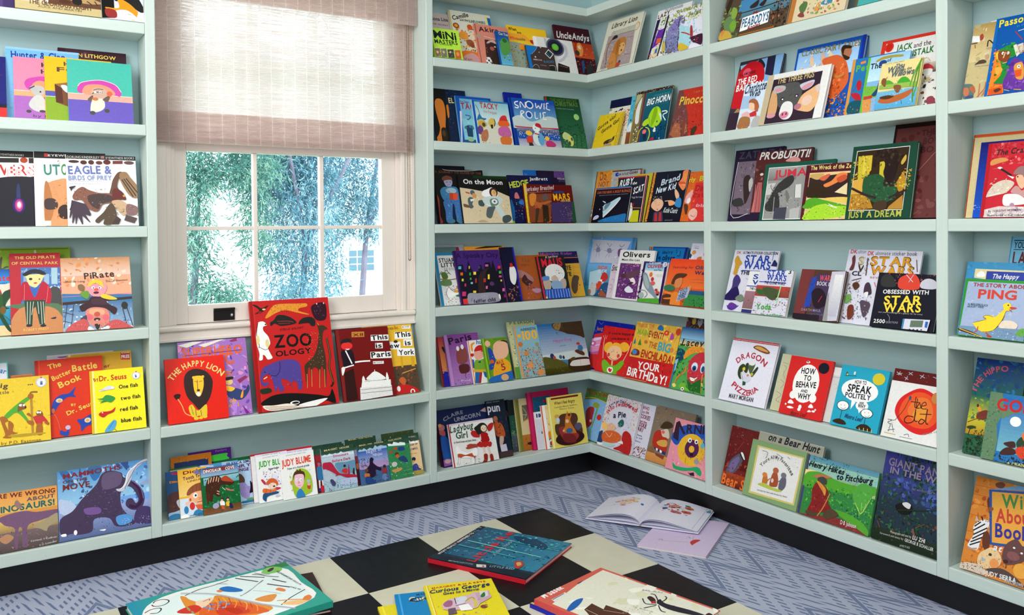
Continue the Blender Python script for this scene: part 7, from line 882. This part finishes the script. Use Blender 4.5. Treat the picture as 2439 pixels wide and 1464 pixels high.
FLOORB = [
 ('picture_book', 'teal topped night book with red edge and red title lying on the floor tiles', -0.8102, -0.7259, 0.0162, 0.486, 0.3186, 0.3483, 0.014, 'c23', 'r 134 0 0 1000 1000;r 112 0 0 1000 60;g 157 38a 180 60 1000 1000;s 146,269,38a,157,2a9 90 60 180 60 1000 1000;s 27a,4ab,59a 40 60 500 0 1000 1000;s 023,8dc 26 30 190 60 700 800;t eee 30 123 48 776 52 WHAT REALLY HAPPENED TO;t d23 92 112 426 1096 389 Little Red;u 9bc 50 371 512 778 497 riding hood;l 8dc 14 560 100 520 900;l 4ab 18 420 80 400 700;l 5bb 12 760 300 740 980;b 046 886 439 905 683 798 840 708 824 759 601;s 6cc,38a 20 50 600 500 1000 1000;b b43 298 741 344 782 305 833 232 851 168 824;b da7 286 767 318 789 270 826 229 810;r 123 0 0 120 1000;u abb 24 19 206 49 443 MCNAUGHTON;p ddd 78 468 109 552 55 582 21 504;p c34 77 530 84 547 56 563 52 545;t 8ab 38 83 599 130 820 LITTLE RED'),
 ('picture_book', 'plain off white book with a tiny red runner, under the open book', -0.3473, -0.6928, 0.0095, -1.0442, 0.228, 0.3225, 0.009, 'dcd', 'r dce 0 0 1000 1000;l bab 4 0 40 0 960;b c33 662 714 685 638 739 611 780 618 755 685 729 752 717 785;s c33,a22 8 24 560 550 680 640;l 877 9 219 774 254 754 279 775;l baa 7 193 792 368 777 634 723'),
 ('picture_book', 'navy and yellow book beneath the coral spined spider book', -0.8031, -1.2557, 0.0142, 0.1944, 0.2792, 0.4076, 0.012, '22a', 'r 22a 0 0 1000 1000;r ec3 0 600 90 1000;l ec3 20 20 0 30 1000'),
 ('picture_book', 'cream book with coral spine strip and a black ant, front right on the floor', -0.791, -1.2683, 0.0304, 0.213, 0.2893, 0.4071, 0.016, 'd55', 'r d65 0 0 1000 1000;p eed 968 39 974 1002 1 989 47 651 40 138 298 98 533 63;s eec,ddb,ffe 20 160 100 200 1000 1000;i fff 62 76 45 370 38 M Sasek;p eee 99 92 311 85 289 103 86 130;l 335 7 103 100 279 93;p 335 537 53 631 51 576 64 536 65;b 26b 42 266 165 228 262 217 324 236 215 275 100 295 35 291;s 48c,15a 14 30 100 580 300 700;p 532 156 347 299 327 281 437 363 411 382 581 211 929 -49 841 35 513;s ca9,322,954,dcb 60 12 330 520 560 860;l edc 3 166 356 153 470;l edc 3 263 445 342 579;b 223 737 630 811 623 770 686 812 852 821 962 800 979 730 877 692 766 703 675;b 322 753 544 800 549 780 595 714 634 706 602;e c33 715 615 31 11;l 223 8 747 640 852 560 841 529;l 223 8 762 654 841 651 882 638 894 618;l 223 8 701 648 640 591 709 529;l 223 8 683 656 554 619;l 223 8 693 666 619 724 626 756;l 223 6 757 699 784 750;b 322 827 966 883 968 867 1004 814 1015 792 990;u 99a 18 848 454 929 580 MILAN;u aa9 14 506 556 537 699 is here'),
 ('picture_book', 'yellow book at the bottom of the small floor stack of three', -1.289, -0.845, 0.0112, -0.2428, 0.152, 0.22, 0.009, 'ed2', 'r fe4 60 0 90 1000;p 253 316 142 348 140 325 208 297 200'),
 ('picture_book', 'bright blue book in the middle of the small floor stack of three', -1.2532, -0.8214, 0.0204, -0.3525, 0.1938, 0.23, 0.009, '18c', 'r 4ae 50 0 75 1000;t 235 51 307 100 641 88 MARGRET;t eda 136 194 267 693 228 Curious;t 124 102 198 274 543 230 Cu'),
 ('picture_book', 'yellow book with a framed green tree picture, on top of the small floor stack', -1.1742, -0.8573, 0.0302, -0.3391, 0.198, 0.25, 0.0095, 'ed2', 'r fe7 30 0 50 1000;r da1 50 0 60 1000;t c23 40 106 110 893 86 MARGRET & H A REYS;i 136 88 51 226 926 194 Curious George;i 136 60 229 303 746 286 Goes to a Movie;b dbc 166 564 266 449 421 403 587 375 680 333 860 427 852 512 678 624 584 720 218 688;p cab 674 347 873 326 867 501 669 622;p ddd 739 329 855 323 840 452 726 503;b 373 741 419 804 357 797 444 763 481 728 475;b dde 392 427 517 406 527 482 454 570 359 568;b a68 185 538 261 463 321 488 290 599 206 614;l 434 10 365 422 359 568;l 434 10 344 609 490 576;l dc4 30 506 536 591 464 630 558 595 694;l 434 6 488 533 596 450 633 501;p fff 380 615 520 596 557 743 388 743;e 843 712 699 47 38;e a54 748 678 19 20;p 656 228 661 329 649 324 789 207 798;s b9a,dcd,767 30 30 100 500 800 1000'),
 ('picture_book', 'plain dark maroon book half hidden beneath the large teal bordered book', -1.6642, -0.5252, 0.0122, -0.1509, 0.3209, 0.2715, 0.01, '311', 's 422,211 10 80 0 0 1000 1000'),
 ('picture_book', 'large teal bordered book with an orange furry animal, front left on the floor', -1.3397, -0.5654, 0.0304, 1.644, 0.34, 0.454, 0.018, '3a9', 'g 29b 3a9 0 0 1000 200;r 284 900 850 1000 1000;b fff 60 130 40 500 150 930 500 955 900 940 960 600 940 200 700 40 300 60;b eff 90 200 80 500 180 900 500 930 860 900 930 600 900 240 600 90;l 211 8 866 132 895 151 893 188 854 215 811 210 779 172 799 128 843 120;l 211 8 725 60 757 99 746 145 708 148 665 119 689 82;b e93 833 283 827 312 745 322 629 367 617 425 688 473 449 591 216 680 146 632 175 462 449 286;b e62 572 353 579 416 539 479 392 577 208 642 139 625 263 423 343 296;b d42 483 416 462 484 326 549 218 546 306 403;b c31 406 446 375 500 279 525 251 481;l fb5 6 609 386 532 392 442 363;l fa4 6 627 440 531 440 421 407;l fb5 6 625 488 510 484 420 456;l fa4 6 576 537 461 533 375 500;l fb5 6 469 572 373 573 283 544;l fa4 6 381 611 285 612 209 593;l b32 4 613 406 503 397;l b32 4 626 464 473 450;l b32 4 595 518 447 499;l b32 4 508 557 379 543;l b32 4 415 601 291 583;b fdb 678 342 676 391 680 434 617 425 538 363 553 324;l 622 5 643 376 661 418 632 410;b d32 604 226 630 318 534 343 476 292 550 219;e 9a6 580 278 45 7;e 9a6 497 285 34 6;l 222 8 849 314 896 409 899 464 907 527 929 600;l ddc 6 865 321 906 411 909 467;l 222 9 555 581 606 649 741 774;l ccd 6 560 588 620 658 736 779;l 222 8 188 732 270 816 343 932;l bbc 13 919 304 712 473 343 626 60 783;l 99a 3 900 299 693 468 324 621 45 779;b 27c 811 516 805 569 683 619 640 614 661 570 739 516;s 38d,5ae 16 30 420 350 560 500;b e84 779 489 778 514 730 514 740 492;l 423 11 932 644 737 742;l 423 11 945 678 788 798;l 423 12 645 774 464 870;l 423 11 710 827 575 879;l 543 9 919 751 870 787 802 819 723 873;l 543 7 933 772 865 804 825 844;b 8c6 898 807 969 855 967 903 903 942 832 919 835 846;b 423 904 848 944 879 943 903 900 887 876 856;b e84 491 785 509 814 442 834 413 815;b e94 410 631 436 698 405 764 330 733 302 690;b e84 158 856 219 889 223 921 166 919 128 885;l e94 11 282 733 222 816 172 865;b fc8 205 739 203 812 133 880 107 812;u 223 20 448 946 847 904 written and painted by;u 223 18 362 912 469 878 us two;l 444 3 912 522 848 574;l 667 2 586 668 503 727 381 788'),
]
chars = set('H')
for _s in BOOKS:
    for _b in _s[3]:
        for _op in _b[-1].split(';'):
            _a = _op.split()
            if _a and _a[0] in 'tui': chars |= set(''.join(_a[7:]))
            elif _a and _a[0] == 'c': chars |= set(''.join(_a[9:]))
for _b in FLOORB:
    for _op in _b[-1].split(';'):
        _a = _op.split()
        if _a and _a[0] in 'tui': chars |= set(''.join(_a[7:]))
make_glyphs(sorted(chars))
sd = 0
for wall, k, group, books in BOOKS:
    for nm, label, u0, dep, w_, h_, t_, th, base, art in books:
        sd += 1
        r = make_book(nm, label, group, w_, h_, t_, base, art, sd)
        a = math.radians(th); z = ZT[k] + t_ * math.sin(a) + .0003 - (.002 if (wall == 'L' and k == 5 and XA1 < u0 < XB0) else 0)
        if wall == 'L': r.location = (u0, dep, z); r.rotation_euler = (-a, 0, 0)
        else: r.location = (dep, -u0, z); r.rotation_euler = (-a, 0, -math.pi / 2)

# ------------------------------------------------------------------ books lying on the floor
for nm, label, x, y, z, ang, w_, h_, t_, base, art in FLOORB:
    sd += 1
    r = make_book(nm, label, 'books lying on the floor', w_, h_, t_, base, art, sd)
    # cover up: local y (into the book) points down, local z (up the cover) lies in the floor plane
    r.matrix_world = Matrix.Translation((x, y, z)) @ Matrix.Rotation(ang, 4, 'Z') @ Matrix.Rotation(-math.pi / 2, 4, 'X')

# ------------------------------------------------------------------ open book on the carpet
ob = tag(empty('open_book', (-0.128, -0.515, 0.0115), (0.0, -0.022, math.radians(-59.5))), 'open white picture book with flower prints lying on the grey carpet', 'book', 'books lying on the floor')
PW, PH = 0.200, 0.235
q = MB()
q.box(-PW - .004, -.004, -PH / 2 - .003, PH / 2 + .003, 0, .0022, rgb('eef')); q.box(.004, PW + .004, -PH / 2 - .003, PH / 2 + .003, 0, .0022, rgb('eef')); q.box(-.004, .004, -PH / 2 - .003, PH / 2 + .003, 0, .0018, rgb('c99'))
q.build('cover', PRINT, ob)
def leaf(side, rise, z0, name, art=None, seed=0, wd=PW):
    """one arched sheet from the spine to the fore edge, with its print"""
    def zz(t): return z0 + .004 + rise * (math.sin(math.pi * min(1, t * 1.0) ** .62)) * (1 - .25 * t)
    m = MB(); n = 22; c = rgb('eef')
    for sgn in (0, .0004):
        for i in range(n):
            a, b2 = i / n, (i + 1) / n
            p = [(side * a * wd, -PH / 2, zz(a) - sgn), (side * b2 * wd, -PH / 2, zz(b2) - sgn), (side * b2 * wd, PH / 2, zz(b2) - sgn), (side * a * wd, PH / 2, zz(a) - sgn)]
            m.poly(p if (side > 0) == (sgn == 0) else p[::-1], c)
    lay = [0]
    def emit(pts, col, step=True):
        lay[0] += 1
        pts = clip(pts, wd, PH)
        if len(pts) < 3: return
        m.poly([(x if side > 0 else x - wd, y - PH / 2, zz((x if side > 0 else wd - x) / wd) + .0003 + lay[0] * 3e-6) for x, y in pts], col)
    if art: draw(art, wd, PH, emit, seed)
    return m.build(name, PRINT, ob)
leaf(-1, .006, 0, 'page', wd=PW - .002)
leaf(1, .005, 0, 'page', wd=PW - .002)
leaf(-1, .030, .002, 'page', 'b ea6 430 300 520 260 640 300 620 360 500 370;b dc7 560 220 650 200 720 240 660 290;b ec8 400 420 520 380 640 430 600 500 450 500;b e96 260 330 330 300 380 340 320 380;b db8 620 360 700 340 740 400 660 420;e c36 520 560 40 24;e b59 480 545 30 18;b 36b 800 430 840 410 860 470 820 480;l 456 8 250 520 300 480 330 500;e b7c 560 190 40 12;e 33a 420 330 30 10;s e95,dc8,e9a 14 50 300 220 720 520', 5)
leaf(1, .024, .0018, 'page', 'b b54 220 210 330 180 400 230 340 290 240 280;b c86 300 300 420 280 460 350 380 400 290 370;b a45 330 330 400 320 420 370 350 380;b c75 560 220 680 200 720 260 640 310 570 290;b a54 600 250 660 240 670 290 610 300;b c65 560 400 680 380 720 450 640 490 560 470;b b56 400 500 500 480 540 550 460 590 390 560;b c76 480 520 560 500 580 560 500 580;b d96 380 240 440 230 460 270 400 280;l 354 10 430 340 520 350 560 360;b 26a 200 420 280 400 300 460 240 500;b 269 180 290 240 270 250 300 200 320;b 375 540 160 620 150 640 190 560 200;l 447 6 150 380 220 370;s b45,d88,843,c86 26 50 220 200 720 580;l 99a 4 900 30 900 970;b 4ac 920 120 980 100 990 170 930 190;b e95 940 60 980 60 970 100 940 95', 6)
leaf(-1, .026, .001, 'page', wd=PW - .004)
leaf(1, .020, .001, 'page', wd=PW - .004)
